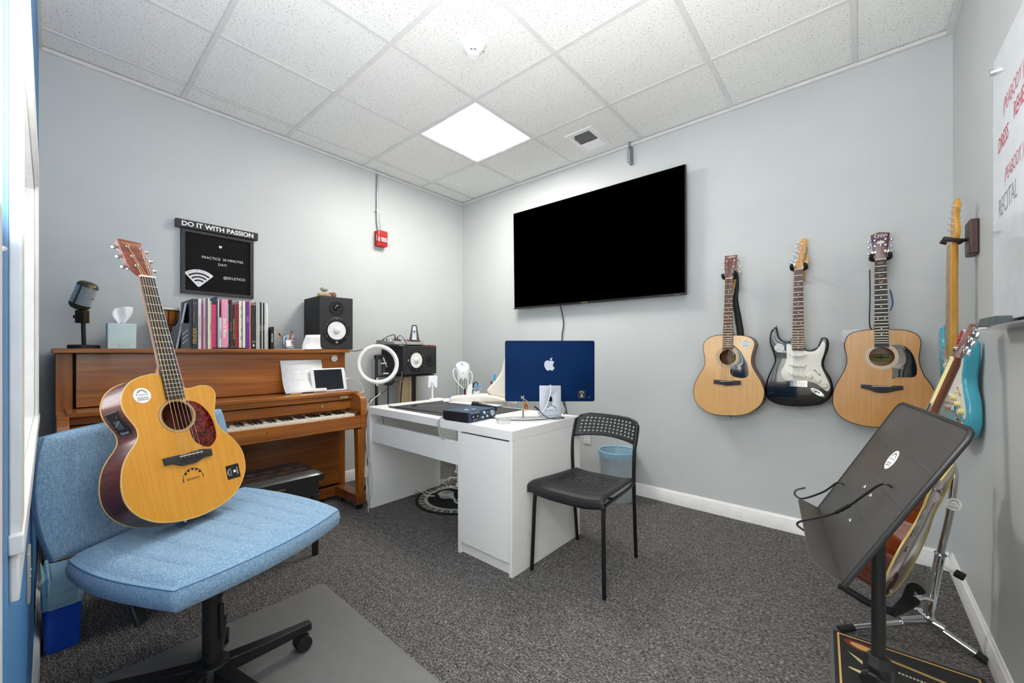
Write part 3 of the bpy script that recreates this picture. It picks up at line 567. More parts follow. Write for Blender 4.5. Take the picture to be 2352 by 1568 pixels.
for nm, lab, p0, p1, c, cat in (('pencil', 'yellow pencil leaning left out of the pale blue mug', (.245, -1.858, Z + .02), (.235, -1.93, Z + .148), 'e2b21c', 'pencil'), ('pen', 'patterned grey pen leaning right out of the pale blue mug', (.25, -1.835, Z + .02), (.245, -1.797, Z + .135), '8f979c', 'pen'), ('marker', 'brown wooden clip brush standing over the front of the mug', (.292, -1.862, Z + .055), (.285, -1.84, Z + .125), '8a5124', 'brush')):
    t = thing(nm, lab, cat, p0); a, b_ = Vector(p0), Vector(p1); d = (b_ - a)
    if nm == 'marker':
        P('wooden_handle', MB().box(-.006, .006, 0, d.length, -.003, .003, FR(a, (0, .95, -.3), d)), DW, t); P('cap', MB().box(-.0075, .0075, d.length - .012, d.length + .002, -.004, .004, FR(a, (0, .95, -.3), d)), M('6b4a34', .5), t); continue
    P('shaft', MB().cyl(a, a + d * .86, .0038, n=6), M(c, .4), t); P('tip', MB().cyl(a + d * .86, b_, .0038, .0008, 6), M('d9b98a' if nm == 'pencil' else '6d7377', .6), t)
    if nm == 'pencil': P('grip', MB().cyl(a + d * .58, a + d * .70, .0052, n=8), INK, t)
# ------------------------------------------------ the two studio speakers
SPK = M('2b2b2d', .75, name='speaker_vinyl', bump=.25, bscale=500)
def speaker(label, m, w, h, d, wo, tw, side=False):
    """m: frame at the centre of the front face, z outwards"""
    t = thing('studio_speaker', label, 'speaker', mat=m); L = dict(local=True)
    P('cabinet', MB().box(-w / 2, w / 2, -h / 2, h / 2, -d, 0), SPK, t, bev=.006, **L)
    def rings(name, c, prof, mat, n=40): return P(name, MB().lathe(prof, T(c[0], c[1], 0), n), mat, t, **L)
    R0 = .098
    rings('woofer_frame', wo, [(R0, 0), (R0, .004), (R0 - .003, .006), (R0 - .024, .006), (R0 - .025, .0)], BLK)
    rings('woofer_surround', wo, [(.079, .001), (.079, .006), (.074, .010), (.068, .008), (.066, .003)], RUB)
    rings('woofer_cone', wo, [(.067, .006), (.030, -.008 + .010), (.026, .004)], M('ecebe9', .5, name='white_cone'))
    rings('dust_cap', wo, [(.027, .003), (.025, .010), (.018, .015), (.008, .017), (.001, .0175)], M('dddddb', .4, name='dust_cap'), 28)
    for k in range(6):
        a = R(30 + 60 * k); P('screw', MB().cyl((wo[0] + .086 * math.cos(a), wo[1] + .086 * math.sin(a), .006), (wo[0] + .086 * math.cos(a), wo[1] + .086 * math.sin(a), .0078), .004, n=8), STEEL, t, **L)
    rings('tweeter_horn', tw, [(.053, 0), (.053, .005), (.050, .006), (.030, .001), (.021, .001)], BLK)
    rings('tweeter_dome', tw, [(.0205, .001), (.018, .008), (.010, .012), (.001, .013)], BLKG, 24)
    for k in range(4):
        a = R(45 + 90 * k); P('screw', MB().cyl((tw[0] + .045 * math.cos(a), tw[1] + .045 * math.sin(a), .0055), (tw[0] + .045 * math.cos(a), tw[1] + .045 * math.sin(a), .0072), .003, n=8), BLKM, t, **L)
    e = (0, wo[1] - .086) if not side else (wo[0] - .090, 0)
    P('emblem', MB().plate([[(e[0] + r * math.cos(R(20 * k)), e[1] + r * math.sin(R(20 * k))) for k, r in enumerate([.009] * 18)], circ(e[0], e[1], .0065, 14)], .006, .0072).box(e[0] - .0006, e[0] + .0006, e[1] - .008, e[1] + .008, .006, .0073).box(-.008, .008, -.0006, .0006, .006, .0073, T(e[0], e[1], 0) @ Matrix.Rotation(R(30), 4, 'Z')).box(-.008, .008, -.0006, .0006, .006, .0073, T(e[0], e[1], 0) @ Matrix.Rotation(R(-30), 4, 'Z')), M('d8dada', .3, metal=.6, name='emblem_silver'), t, **L)
    return t
speaker('black studio speaker standing upright on the piano lid', FR((.322, -1.545, Z + .1945), (.05, 1, 0), (0, 0, 1)), .25, .389, .30, (0, -.055), (0, .115))
for lab, c, sx, col, cy in (('pale grey pebble balanced on the yellowish stone on the upright speaker', (.20, -1.583, 1.563), (.026, .026, .018), 'aaa79c', 1), ('reddish brown lumpy stone on the right on the upright speaker', (.20, -1.52, 1.527), (.026, .030, .022), '8d5f4f', 2), ('flat yellowish stone under the pebble on the upright speaker', (.20, -1.585, 1.519), (.034, .052, .019), 'b39b6c', 3), ('small tan stone under the reddish stone on the upright speaker', (.175, -1.545, 1.510), (.03, .02, .010), 'a58a58', 4)):
    b = MB(); random.seed(cy); b.ball((0, 0, 0), 1, n=14); b.v = [tuple(p * (1 + .13 * math.sin(3 * a[0] + cy) * math.cos(4 * a[1] + cy * 2) + .08 * math.sin(7 * a[2] + 5 * a[1])) for p in a) for a in b.v]
    b.v = [(p[0] * sx[0] + c[0], p[1] * sx[1] + c[1], p[2] * sx[2] + c[2]) for p in b.v]
    solo('stone', b, M(col, .85, var=.25, bump=.6, bscale=120), lab, 'stone', 'stones on the upright speaker')
# papers and tablet
def sheet(mb, o, x, y, w, h, curl, n=12, up=0):
    m = FR(o, x, y)
    for k in range(n):
        pass
    v = []; f = []
    for k in range(n + 1):
        t_ = k / n; z = curl * (t_ ** 2); v += [(-w / 2, h * t_, z), (w / 2, h * t_, z)]
    for k in range(n): f.append((2 * k, 2 * k + 1, 2 * k + 3, 2 * k + 2))
    return mb.add(v, f, m)
t = thing('sheet_music', 'white sheet of paper standing on the piano ledge left of the tablet', 'sheet of paper', (.37, -1.82, .815))
mS = FR((.424, -1.802, .8155), (0, .992, .0), (-.21, -.11, 1))
v = []; f = []
for k in range(13):
    a = k / 12; z = -.028 * a + .03 * max(0, .35 - a) ** 2 * 8 - .012; v += [(-.135 - .0 * a, .262 * a, z), (.135, .262 * a + .004, z)]
for k in range(12): f.append((2 * k, 2 * k + 1, 2 * k + 3, 2 * k + 2))
o = P('page', MB().add(v, f, mS), PAPER, t); o.modifiers.new('s', 'SOLIDIFY').thickness = .0008
b = MB()
for q, (yy, n_) in enumerate(((.20, 9), (.165, 8), (.13, 9), (.09, 7))):
    random.seed(q)
    for k in range(n_): xx = -.08 + k * .018; b.box(xx, xx + random.uniform(.006, .014), yy + .001 * k, yy + .0022 + .001 * k, -.028 * yy / .262 - .0115, -.028 * yy / .262 - .0112, mS)
P('pencil_notes', b, M('b9babd', .8), t)
t = thing('loose_sheet', 'curled printed sheet leaning on the front of the upright speaker', 'sheet of paper', (.35, -1.73, Z))
mS = FR((.40, -1.728, Z + .001), (0, 1, .02), (-1, .28, 0)); v = []; f = []
pf = [(0, 0), (.03, .0), (.05, .006), (.062, .02), (.066, .045), (.066, .075), (.064, .100)]
for a, z in pf: v += [(-.075 + .35 * z, a, z), (.06, a + .002, z + .004 * (z > .02))]
for k in range(len(pf) - 1): f.append((2 * k, 2 * k + 1, 2 * k + 3, 2 * k + 2))
o = P('page', MB().add(v, f, mS), PAPER, t); o.modifiers.new('s', 'SOLIDIFY').thickness = .0008
b = MB()
for k in range(6): b.box(-.035, .045, .0635, .0642, .035 + k * .009, .0357 + k * .009, mS)
P('printed_lines', b, M('9da0a6', .8), t)
t = thing('tablet', 'white tablet with a dark screen resting on the piano ledge', 'tablet', (.42, -1.655, .815))
mI = FR((.430, -1.640, .815), (0.02, 1, .012), (-.27, -.09, 1))
P('case', MB().plate([rrect(-.121, .121, 0, .166, .012)], -.008, 0, mI, .002), M('eeeeef', .25, coat=.5, name='white_glass'), t)
P('screen', MB().box(-.098, .098, .010, .156, 0, .0006, mI), M('0d1420', .08, coat=.5, name='tablet_screen'), t)
P('home_button', MB().plate([circ(.110, .083, .006, 16), circ(.110, .083, .0048, 16)], 0, .0006, mI), M('bfc1c4', .4), t)
P('charging_plug', MB().box(.121, .135, .079, .087, -.006, -.002, mI), PAPER, t)
solo('pencil', MB().tube([(.50, -1.93, .8185), (.49, -1.86, .8185)], .004, 6), M('e2b21c', .4), 'yellow pencil lying on the piano ledge below the white sheet', 'pencil')
pm = lambda u: mI @ Vector(u)
solo('tablet_charger', MB().tube(cr([pm((.135, .083, -.004)), pm((.16, .084, -.008)), (.44, -1.44, .885), (.47, -1.41, .80), (.52, -1.47, .79), (.60, -1.472, .70), (.62, -1.474, .45), (.63, -1.476, .25), (.70, -1.505, .05), (.75, -1.53, .008)], 6), .0022, 6), M('e6e6e6', .5, name='white_cable'), 'white charging cable hanging from the tablet down the piano side', 'cable')
G1 = dict(body=[(-0.031,-0.347),(-0.068,-0.346),(-0.104,-0.358),(-0.129,-0.378),(-0.145,-0.408),(-0.149,-0.432),(-0.146,-0.458),(-0.134,-0.488),(-0.125,-0.512),(-0.126,-0.537),(-0.139,-0.559),(-0.159,-0.582),(-0.177,-0.61),(-0.188,-0.642),(-0.194,-0.676),(-0.193,-0.712),(-0.182,-0.745),(-0.16,-0.776),(-0.13,-0.8),(-0.095,-0.816),(-0.049,-0.828),(0.001,-0.833),(0.057,-0.828),(0.105,-0.815),(0.147,-0.789),(0.176,-0.753),(0.19,-0.719),(0.191,-0.665),(0.173,-0.621),(0.146,-0.584),(0.126,-0.557),(0.12,-0.526),(0.122,-0.496),(0.134,-0.459),(0.14,-0.429),(0.128,-0.405),(0.1,-0.397),(0.075,-0.4),(0.053,-0.403),(0.03,-0.395)], head=[(-0.021,0.004),(-0.037,0.024),(-0.049,0.037),(-0.061,0.109),(-0.062,0.121),(-0.057,0.126),(0.005,0.126),(0.009,0.12),(0.025,0.033),(0.02,0.013),(0.02,0.004)], posts=[(-0.039,0.102),(-0.032,0.069),(-0.025,0.037),(0,0.101),(0.006,0.069),(0.014,0.036)], hole=[(-0.004,-0.491),(-0.058,-0.482),(0.054,-0.501),(0.006,-0.442),(-0.015,-0.541)], pg=[(0.032,-0.445),(0.063,-0.453),(0.089,-0.479),(0.106,-0.516),(0.11,-0.561),(0.103,-0.597),(0.078,-0.617),(0.052,-0.608),(0.03,-0.584),(0.024,-0.543),(0.042,-0.529),(0.056,-0.499),(0.052,-0.47)], sticker=[(-0.092,-0.41),(-0.116,-0.405),(-0.066,-0.415),(-0.087,-0.386)], logo=[(0.001,-0.696),(-0.032,-0.7),(0.035,-0.705)], bsq=[(0.114,-0.702),(0.164,-0.706),(0.161,-0.756),(0.112,-0.75)], bridge=[(-0.077,-0.62),(-0.03,-0.621),(-0.018,-0.623),(0.039,-0.619),(0.076,-0.627),(0.075,-0.651),(0.046,-0.65),(0.016,-0.66),(-0.028,-0.658),(-0.053,-0.644),(-0.076,-0.644)], saddle=[(-0.032,-0.628),(0.042,-0.629)], end=[(-0.033,-0.836)])
G2 = dict(nut=[(-0.022,0.002),(0.022,-0.002)], fend=[(-0.036,-0.451),(0.022,-0.452)], body=[(-0.034,-0.359),(-0.077,-0.36),(-0.117,-0.374),(-0.144,-0.399),(-0.153,-0.431),(-0.149,-0.475),(-0.143,-0.515),(-0.145,-0.552),(-0.161,-0.589),(-0.185,-0.63),(-0.206,-0.68),(-0.215,-0.732),(-0.206,-0.783),(-0.182,-0.822),(-0.144,-0.851),(-0.097,-0.869),(-0.044,-0.872),(0.001,-0.869),(0.051,-0.864),(0.1,-0.848),(0.135,-0.824),(0.168,-0.791),(0.185,-0.753),(0.191,-0.715),(0.188,-0.685),(0.171,-0.639),(0.147,-0.596),(0.129,-0.559),(0.122,-0.525),(0.125,-0.485),(0.135,-0.444),(0.14,-0.417),(0.132,-0.393),(0.112,-0.375),(0.075,-0.365),(0.026,-0.361)], head=[(-0.022,0.003),(-0.026,0.082),(-0.025,0.147),(0.013,0.144),(0.046,0.144),(0.043,0.065),(0.04,0.024),(0.023,0.002)], posts=[(-0.014,0.112),(-0.015,0.075),(-0.016,0.038),(0.029,0.112),(0.024,0.075),(0.023,0.039)], buttons=[(-0.036,0.11),(-0.036,0.073),(-0.039,0.035),(0.058,0.11),(0.055,0.071),(0.052,0.036)], hole=[(-0.009,-0.5),(-0.058,-0.5),(0.04,-0.499),(-0.009,-0.548)], rosette=[(-0.083,-0.5),(0.058,-0.499),(-0.009,-0.572)], pg=[(0.023,-0.424),(0.038,-0.433),(0.063,-0.461),(0.084,-0.499),(0.1,-0.54),(0.107,-0.587),(0.103,-0.615),(0.081,-0.628),(0.045,-0.626),(0.017,-0.615),(0.007,-0.591),(0.01,-0.561),(0.038,-0.544),(0.054,-0.52),(0.058,-0.492),(0.048,-0.457),(0.026,-0.436)], bridge=[(-0.089,-0.646),(-0.051,-0.647),(0.026,-0.645),(0.067,-0.645),(0.067,-0.67),(0.032,-0.675),(-0.012,-0.681),(-0.051,-0.673),(-0.089,-0.672)], saddle=[(-0.049,-0.654),(0.024,-0.648)], sticker=[(0.094,-0.416),(0.068,-0.416),(0.119,-0.416),(0.094,-0.442)], origin=[(2.638,1.558)])
G3 = dict(nut=[(-0.021,0.002),(0.021,-0.002)], fend=[(-0.031,-0.47),(0.025,-0.474)], body=[(-0.03,-0.403),(-0.039,-0.413),(-0.059,-0.42),(-0.082,-0.409),(-0.097,-0.385),(-0.103,-0.35),(-0.108,-0.332),(-0.123,-0.334),(-0.138,-0.355),(-0.145,-0.398),(-0.141,-0.44),(-0.126,-0.489),(-0.119,-0.528),(-0.126,-0.559),(-0.147,-0.613),(-0.163,-0.666),(-0.169,-0.716),(-0.159,-0.758),(-0.132,-0.784),(-0.091,-0.798),(-0.039,-0.802),(0.011,-0.799),(0.06,-0.791),(0.102,-0.778),(0.133,-0.752),(0.153,-0.715),(0.156,-0.676),(0.148,-0.631),(0.133,-0.599),(0.12,-0.573),(0.116,-0.541),(0.123,-0.508),(0.136,-0.462),(0.138,-0.43),(0.133,-0.407),(0.118,-0.398),(0.102,-0.403),(0.096,-0.426),(0.086,-0.449),(0.068,-0.463),(0.046,-0.468),(0.026,-0.455)], head=[(-0.021,0.009),(-0.022,0.022),(-0.014,0.062),(-0.003,0.115),(0.003,0.154),(0.011,0.173),(0.025,0.176),(0.038,0.165),(0.04,0.148),(0.037,0.115),(0.035,0.088),(0.044,0.06),(0.048,0.039),(0.038,0.024),(0.025,0.009),(0.021,-0)], posts=[(0.014,0.149),(0.008,0.125),(0.002,0.102),(-0.005,0.079),(-0.011,0.056),(-0.019,0.033)], buttons=[(-0.006,0.161),(-0.013,0.137),(-0.018,0.115),(-0.024,0.092),(-0.033,0.067),(-0.035,0.048)], pg=[(-0.058,-0.435),(-0.031,-0.444),(-0.031,-0.47),(0.025,-0.475),(0.049,-0.48),(0.076,-0.475),(0.097,-0.449),(0.108,-0.424),(0.119,-0.423),(0.123,-0.446),(0.115,-0.495),(0.105,-0.528),(0.105,-0.561),(0.118,-0.6),(0.133,-0.638),(0.143,-0.67),(0.139,-0.693),(0.128,-0.7),(0.11,-0.685),(0.081,-0.66),(0.044,-0.65),(-0.042,-0.652),(-0.068,-0.644),(-0.083,-0.617),(-0.082,-0.586),(-0.068,-0.558),(-0.057,-0.509)], pick=[(-0.042,-0.498),(0.034,-0.499),(-0.042,-0.559),(0.034,-0.558),(-0.042,-0.608),(0.034,-0.621)], bridge=[(-0.042,-0.646),(0.042,-0.646),(0.042,-0.683),(-0.042,-0.685)], jack=[(0.054,-0.688),(0.12,-0.734),(0.087,-0.712)], knobs=[(0.055,-0.623),(0.091,-0.644),(0.122,-0.671)], switch=[(0.072,-0.581),(0.1,-0.612)], sticker=[(-0.092,-0.456),(-0.118,-0.456),(-0.066,-0.456)], pin=[(-0.11,-0.326),(0.005,-0.803)], origin=[(2.996,1.573)])
G4 = dict(nut=[(-0.021,0.003),(0.021,-0.003)], fend=[(-0.025,-0.453),(0.032,-0.457)], body=[(-0.024,-0.364),(-0.065,-0.366),(-0.102,-0.374),(-0.129,-0.392),(-0.141,-0.424),(-0.143,-0.459),(-0.135,-0.501),(-0.135,-0.544),(-0.148,-0.59),(-0.17,-0.637),(-0.187,-0.684),(-0.193,-0.731),(-0.191,-0.774),(-0.175,-0.816),(-0.145,-0.845),(-0.102,-0.864),(-0.055,-0.872),(0.001,-0.87),(0.055,-0.859),(0.111,-0.834),(0.157,-0.801),(0.188,-0.76),(0.2,-0.721),(0.199,-0.689),(0.184,-0.645),(0.161,-0.602),(0.146,-0.557),(0.14,-0.512),(0.144,-0.467),(0.147,-0.431),(0.139,-0.402),(0.118,-0.382),(0.088,-0.371),(0.03,-0.365)], head=[(-0.035,0.095),(-0.03,0.053),(-0.024,0.028),(-0.021,0.003),(0.021,-0.003),(0.023,0.024),(0.029,0.057),(0.033,0.096),(0.035,0.133),(0.016,0.138),(-0.004,0.144),(-0.019,0.14),(-0.039,0.131)], posts=[(-0.023,0.104),(-0.022,0.073),(-0.021,0.041),(0.019,0.104),(0.019,0.074),(0.018,0.042)], buttons=[(-0.047,0.101),(-0.045,0.071),(-0.046,0.037),(0.042,0.1),(0.041,0.068),(0.04,0.037)], hole=[(0.004,-0.505),(-0.046,-0.505),(0.052,-0.504),(0.004,-0.549)], rosette=[(-0.065,-0.506),(0.07,-0.504)], pg=[(0.038,-0.443),(0.074,-0.443),(0.102,-0.463),(0.12,-0.496),(0.13,-0.538),(0.133,-0.577),(0.125,-0.603),(0.093,-0.608),(0.059,-0.609),(0.043,-0.615),(0.046,-0.587),(0.043,-0.561),(0.059,-0.543),(0.069,-0.513),(0.064,-0.477),(0.052,-0.453)], bridge=[(-0.077,-0.652),(-0.033,-0.654),(0.042,-0.653),(0.084,-0.651),(0.084,-0.67),(0.055,-0.678),(0.03,-0.689),(0.006,-0.693),(-0.019,-0.691),(-0.045,-0.679),(-0.077,-0.671)], saddle=[(-0.033,-0.659),(0.041,-0.656)], origin=[(3.346,1.573)])
# ================================================================ guitars (local frame: x across, y up the neck from the nut, z out of the face)
def tops(name, a, b_, c): return WOOD(name, a, b_, c, (330, 7, 7), .22, .5, .02)
MAHO = WOOD('mahogany', '4f2317', '7a3a24', '96523a', (10, 90, 90), .3, .35); ROSE = WOOD('rosewood_board', '3b2117', '5a3524', '71462f', (120, 9, 9), .45, .0); EBON = M('2d2c2e', .5, name='ebony_board')
NECKW = WOOD('neck_wood', '7c4a2c', '9a6540', 'b07c54', (160, 8, 8), .4, .1); MAPLE = WOOD('maple', 'c98a2e', 'd99d40', 'e3ae55', (90, 8, 8), .25, .5, 0)
STR = M('c9b08a', .35, metal=.9, name='bronze_string'); STR2 = M('d2d4d6', .3, metal=1, name='steel_string'); FRETM = M('d8d2b8', .3, metal=.9, name='fret_wire'); DOT = M('f0efe8', .4, name='pearl_dot'); BONE = M('ece6d6', .4, name='bone')
def mean(a, b_): return ((a[0] + b_[0]) / 2, (a[1] + b_[1]) / 2)
def fretboard(t, wn, wf, yf, scale, n, mat, fm, dots, zt=.007, dm=DOT, dr=.003, xo=(0, 0)):
    xs = lambda y: (wn + (wf - wn) * (-y / yf)) / 2
    c = lambda y: xo[0] + (xo[1] - xo[0]) * (-y / yf)
    b = MB().loft([[(c(y) - xs(y), y, z), (c(y) + xs(y), y, z), (c(y) + xs(y), y, zt), (c(y) - xs(y), y, zt)] for y, z in ((0, .001), (-yf, .001))])
    fb = P('fretboard', b, mat, t, local=True, bev=.0008)
    for k in range(1, n + 1):
        y = -scale * (1 - 2 ** (-k / 12))
        if -y > yf - .002: break
        P('fret', MB().box(c(y) - xs(y) + .0004, c(y) + xs(y) - .0004, y - .0009, y + .0009, zt - .0004, zt + .0009), fm, fb, local=True)
    for k in dots:
        y = -scale * (1 - (2 ** (-k / 12) + 2 ** (-(k - 1) / 12)) / 2)
        if -y > yf - .006: break
        for s in ((-1, 1) if k == 12 else (0,)): P('inlay_dot', MB().cyl((c(y) + s * xs(y) * .52, y, zt - .001), (c(y) + s * xs(y) * .52, y, zt + .0003), dr, n=12), dm, fb, local=True)
    return fb
def neck(t, wn, wf, yj, mat, d=.021, heel=.06, zt=.001, xo=(0, 0), hd=.07):
    rings = []
    for y, k in ((.004, .8), (-.02, 1), (-yj * .5, 1.03), (-yj + .035, 1.1), (-yj + .012, 1.1 + (hd - d) / d * .45), (-yj - .002, hd / d)):
        w = (wn + (wf - wn) * (-y / .45)) / 2 + (.0 if y > -yj + .03 else .004); cx = xo[0] + (xo[1] - xo[0]) * (-y / .45)
        rings.append([(cx + w * math.cos(math.pi * q / 10), y, zt - d * k * math.sin(math.pi * q / 10) ** .8) for q in range(11)])
    return P('neck', MB().loft(rings), mat, t, local=True)
def strings(t, posts, nut, sad, zs, mats=None, r0=.00075, zn=.0085, zp=.006):
    order = sorted(range(6), key=lambda i: i)
    for k in range(6):
        u = k / 5; n_ = (nut[0][0] * .86 + (nut[1][0] - nut[0][0]) * .86 * u, (nut[0][1] + nut[1][1]) / 2, zn)
        s_ = (sad[0][0] * .9 + sad[1][0] * .0 + (sad[1][0] * .9 - sad[0][0] * .9) * u, sad[0][1] + (sad[1][1] - sad[0][1]) * u, zs)
        p = posts[k]
        P('string', MB().tube([(p[0], p[1], zp), n_, s_, (s_[0], s_[1] - .012, zs - .006)], r0 * (1.15 - .1 * k), 5), STR if (mats is None and k < 4) else STR2, t, local=True)
def tuners(t, posts, buttons, zh=.002, side='ax', metal=CHROME):
    for p, q in zip(posts, buttons):
        b = MB().cyl((p[0], p[1], zh), (p[0], p[1], zh + .0018), .0048, n=14).cyl((p[0], p[1], zh), (p[0], p[1], zh + .010), .0028, n=10)
        tn = P('tuner', b, metal, t, local=True)
        d = 1 if q[0] > p[0] else -1
        b = MB().cyl((p[0], p[1], zh - .019), (q[0] - d * .008, q[1], zh - .019), .0022, n=8).ball((q[0], q[1], zh - .019), .0085, .0075, .0045, 12).box(min(p[0], p[0] + d * .014), max(p[0], p[0] + d * .014), p[1] - .008, p[1] + .008, zh - .024, zh - .0165)
        P('tuner_button', b, metal, tn, local=True)
def acoustic(t, g, top, side, bind, depth, hole, hr, rings, board, nf, head_face, wf, yf, pgm, bridgec=EBON, scale=.632, dots=(3, 5, 7, 9, 12, 15, 17, 19), bw=.0022, necks=NECKW, xo=(0, 0), hd=None, lab='', inner='8a5a34', yj=.362):
    out = [(p.x, p.y) for p in cr(g['body'], 4, True)]
    hc = circ(hole[0], hole[1], hr, 40)
    P('soundboard', MB().plate([out, hc], -.0035, 0), top, t, local=True)
    P('body_sides', MB().plate([out, circ(hole[0], hole[1], hr + .028, 32)], -depth + .003, -.0036), side, t, local=True)
    P('body_back', MB().plate([out], -depth, -depth + .0032, bevel=.001), side, t, local=True)
    P('binding', MB().tube([(x, y, -.0016) for x, y in out], bw, 8, closed=True).tube([(x, y, -depth + .002) for x, y in out], bw * .9, 8, closed=True), bind, t, local=True)
    for r0, r1, m in rings: P('rosette_ring', MB().plate([circ(hole[0], hole[1], r1, 48), circ(hole[0], hole[1], r0, 48)], 0, .0003), m, t, local=True)
    P('pickguard', MB().plate([[(p.x, p.y) for p in cr(g['pg'], 3, True)]], .0002, .0014, bevel=.0004), pgm, t, local=True)
    br = P('bridge', MB().plate([[(x, y) for x, y in g['bridge']]], 0, .008, bevel=.0015), bridgec, t, local=True)
    sa = g['saddle']; dv = Vector((sa[1][0] - sa[0][0], sa[1][1] - sa[0][1], 0))
    P('saddle', MB().box(0, dv.length, -.0013, .0013, .007, .0112, FR((sa[0][0], sa[0][1], 0), dv, (-dv.y, dv.x, 0))), BONE, br, local=True)
    for k in range(6):
        x = sa[0][0] + dv.x * (.06 + .176 * k); y = sa[0][1] + dv.y * (.06 + .176 * k) - .013
        P('bridge_pin', MB().ball((x, y, .009), .0032, n=10), bridgec, br, local=True)
    neck(t, .045, wf, yj, necks, hd=hd or depth * .8, xo=xo)
    fb = fretboard(t, .044, wf, yf, scale, nf, board, FRETM, dots, xo=xo)
    P('nut', MB().box(-.0222, .0222, -.002, .003, .0, .0095), BONE, t, local=True)
    h = P('headstock', MB().plate([[(p.x, p.y) for p in [Vector((a, b2, 0)) for a, b2 in g['head']]]], -.013, .0015, bevel=.0012), head_face, t, local=True)
    return fb, h
# ---- the cutaway acoustic resting on the blue chair
Rg = [[-0.436, -0.244, 0.866], [0.9, -0.136, 0.415], [0.016, 0.96, 0.278]]
gm = FR((1.404, -2.723, 1.353), [r[0] for r in Rg], [r[1] for r in Rg]) @ T(0, 0, -.0055)
t = thing('acoustic_guitar', 'honey coloured cutaway acoustic guitar resting on the blue chair', 'guitar', mat=gm)
SPR1 = tops('amber_spruce', 'cc8a28', 'd8962f', 'e0a23c')
SIDE1 = WOOD('striped_sapele', '3f1710', '6b2c1c', '8a4430', (70, 70, 9), .3, .35)
acoustic(t, G1, SPR1, SIDE1, M('d9b06a', .35, name='amber_binding'), .098, (-.002, -.491), .0485, [(.0495, .0512, M('6d5b40', .4)), (.0520, .0560, M('b7a68a', .4, name='rosette_grey')), (.0568, .0580, M('5f4c33', .4))], EBON, 20, MAHO, .057, .434, m_tort(), xo=(0, 0), yj=.35, hd=.07, dots=())
bt = [(-.066, .100), (-.060, .068), (-.052, .034), (.028, .104), (.036, .070), (.042, .036)]
tuners(t, G1['posts'], bt); strings(t, [G1['posts'][i] for i in (2, 1, 0, 3, 4, 5)], ((-.0215, 0), (.0215, 0)), G1['saddle'], .0115)
P('end_pin', MB().lathe([(.006, 0), (.006, .006), (.0035, .010), (.0065, .016), (.005, .020), (.001, .021)], FR((-.02, -.832, -.05), (1, 0, 0), (0, 0, 1)), 14), CHROME, t, local=True)
pa = P('preamp_panel', MB().box(-.027, .027, -.046, .046, -.001, .004, FR((-.1325, -.487, -.052), (0, 0, 1), (-.362, .932, 0))), BLK, t, local=True, bev=.002)
pf_ = FR((-.1325, -.487, -.052), (0, 0, 1), (-.362, .932, 0)) @ T(0, 0, .004)
for k in range(4): P('slider', MB().box(-.011 + k * .0065, -.0095 + k * .0065, -.012, .018, 0, .0006, pf_).box(-.0125 + k * .0065, -.008 + k * .0065, -.001 + .004 * k, .003 + .004 * k, 0, .003, pf_), M('8d9094', .4), pa, local=True)
P('panel_lamp', MB().ball((.012, .028, 0), .0025, n=8, m=pf_), M('b02a22', .4), pa, local=True)
P('lettering', MB().text('Fishman', .011, pf_ @ T(0, -.026, .0004), shear=.2, bold=.01), M('c9ccd0', .4), pa, local=True)
P('lettering', MB().text('C.F.Martin & Co.', .0075, T(-.026, .114, .0017) , shear=.3, bold=.01).text('EST. 1833', .0045, T(-.026, .106, .0017)), M('d8a24a', .4, metal=.3, name='gold_print'), t, local=True)
P('maker_label', MB().box(-.04, .012, -.545, -.49, -.094, -.0935), M('cfc3a4', .7, name='paper_label'), t, local=True)
sticker(t, T(-.092, -.410, .0002), .0245); bsquare(t, T(.138, -.728, .0002) @ Matrix.Rotation(R(88), 4, 'Z'), .050)
P('soundboard_logo', logo(MB(), T(.001, -.704, .0003), .072), INK, t, local=True)
# ---- three guitars hung on the back wall
def wallmat(g, y): return FR((g['origin'][0][0], y, g['origin'][0][1]), (1, 0, 0), (0, 0, 1))
def hanger(label, x, z, yf, wide, wood='c39a55'):
    """padded yoke on a small wooden block"""
    h = thing('guitar_hanger', label, 'guitar hanger', (x, 0, z), group='wall hangers for the guitars')
    P('wall_block', MB().box(x - .022, x + .024, -.018, 0, z - .075, z + .055), M(wood, .5, var=.15, name='block_wood'), h, bev=.003)
    P('stem', MB().tube(cr([(x, -.01, z - .02), (x, -.05, z - .022), (x, yf + .045, z - .010)]), .006, 10), BLKM, h)
    for s in (-1, 1):
        p = [(x, yf + .045, z - .010), (x + s * .022, yf + .042, z - .012), (x + s * wide, yf + .030, z - .008), (x + s * wide, yf + .004, z - .001), (x + s * (wide - .003), yf - .018, z + .006)]
        P('padded_arm', MB().tube(cr(p), .0095, 10), RUB, h)
t = thing('acoustic_guitar', 'light spruce acoustic guitar with dark blue-black pickguard hung nearest the television', 'guitar', mat=wallmat(G2, -.125) @ T(0, 0, -.004))
SPR2 = tops('pale_spruce', 'd6a464', 'dfae6f', 'e6b97d')
acoustic(t, G2, SPR2, MAHO, M('2d2a2a', .3, name='black_binding'), .098, (-.008, -.500), .0485, [(.053, .0545, M('8d8272', .4)), (.0565, .0615, M('a59d8e', .4, name='rosette_silver')), (.0635, .065, M('8d8272', .4)), (.070, .0712, M('8d8272', .4))], ROSE, 20, WOOD('head_rosewood', '5c3423', '7d4a33', '93604a', (120, 9, 9), .3, .3), .058, .452, M('1c2430', .12, coat=.5, name='blue_black_guard'), xo=(0, -.006))
tuners(t, G2['posts'], G2['buttons']); strings(t, [G2['posts'][i] for i in (2, 1, 0, 3, 4, 5)], ((-.0215, 0), (.0215, 0)), G2['saddle'], .0115)
P('lettering', MB().text('YAMAHA', .011, T(.012, .134, .0018), bold=.012), WINK, t, local=True)
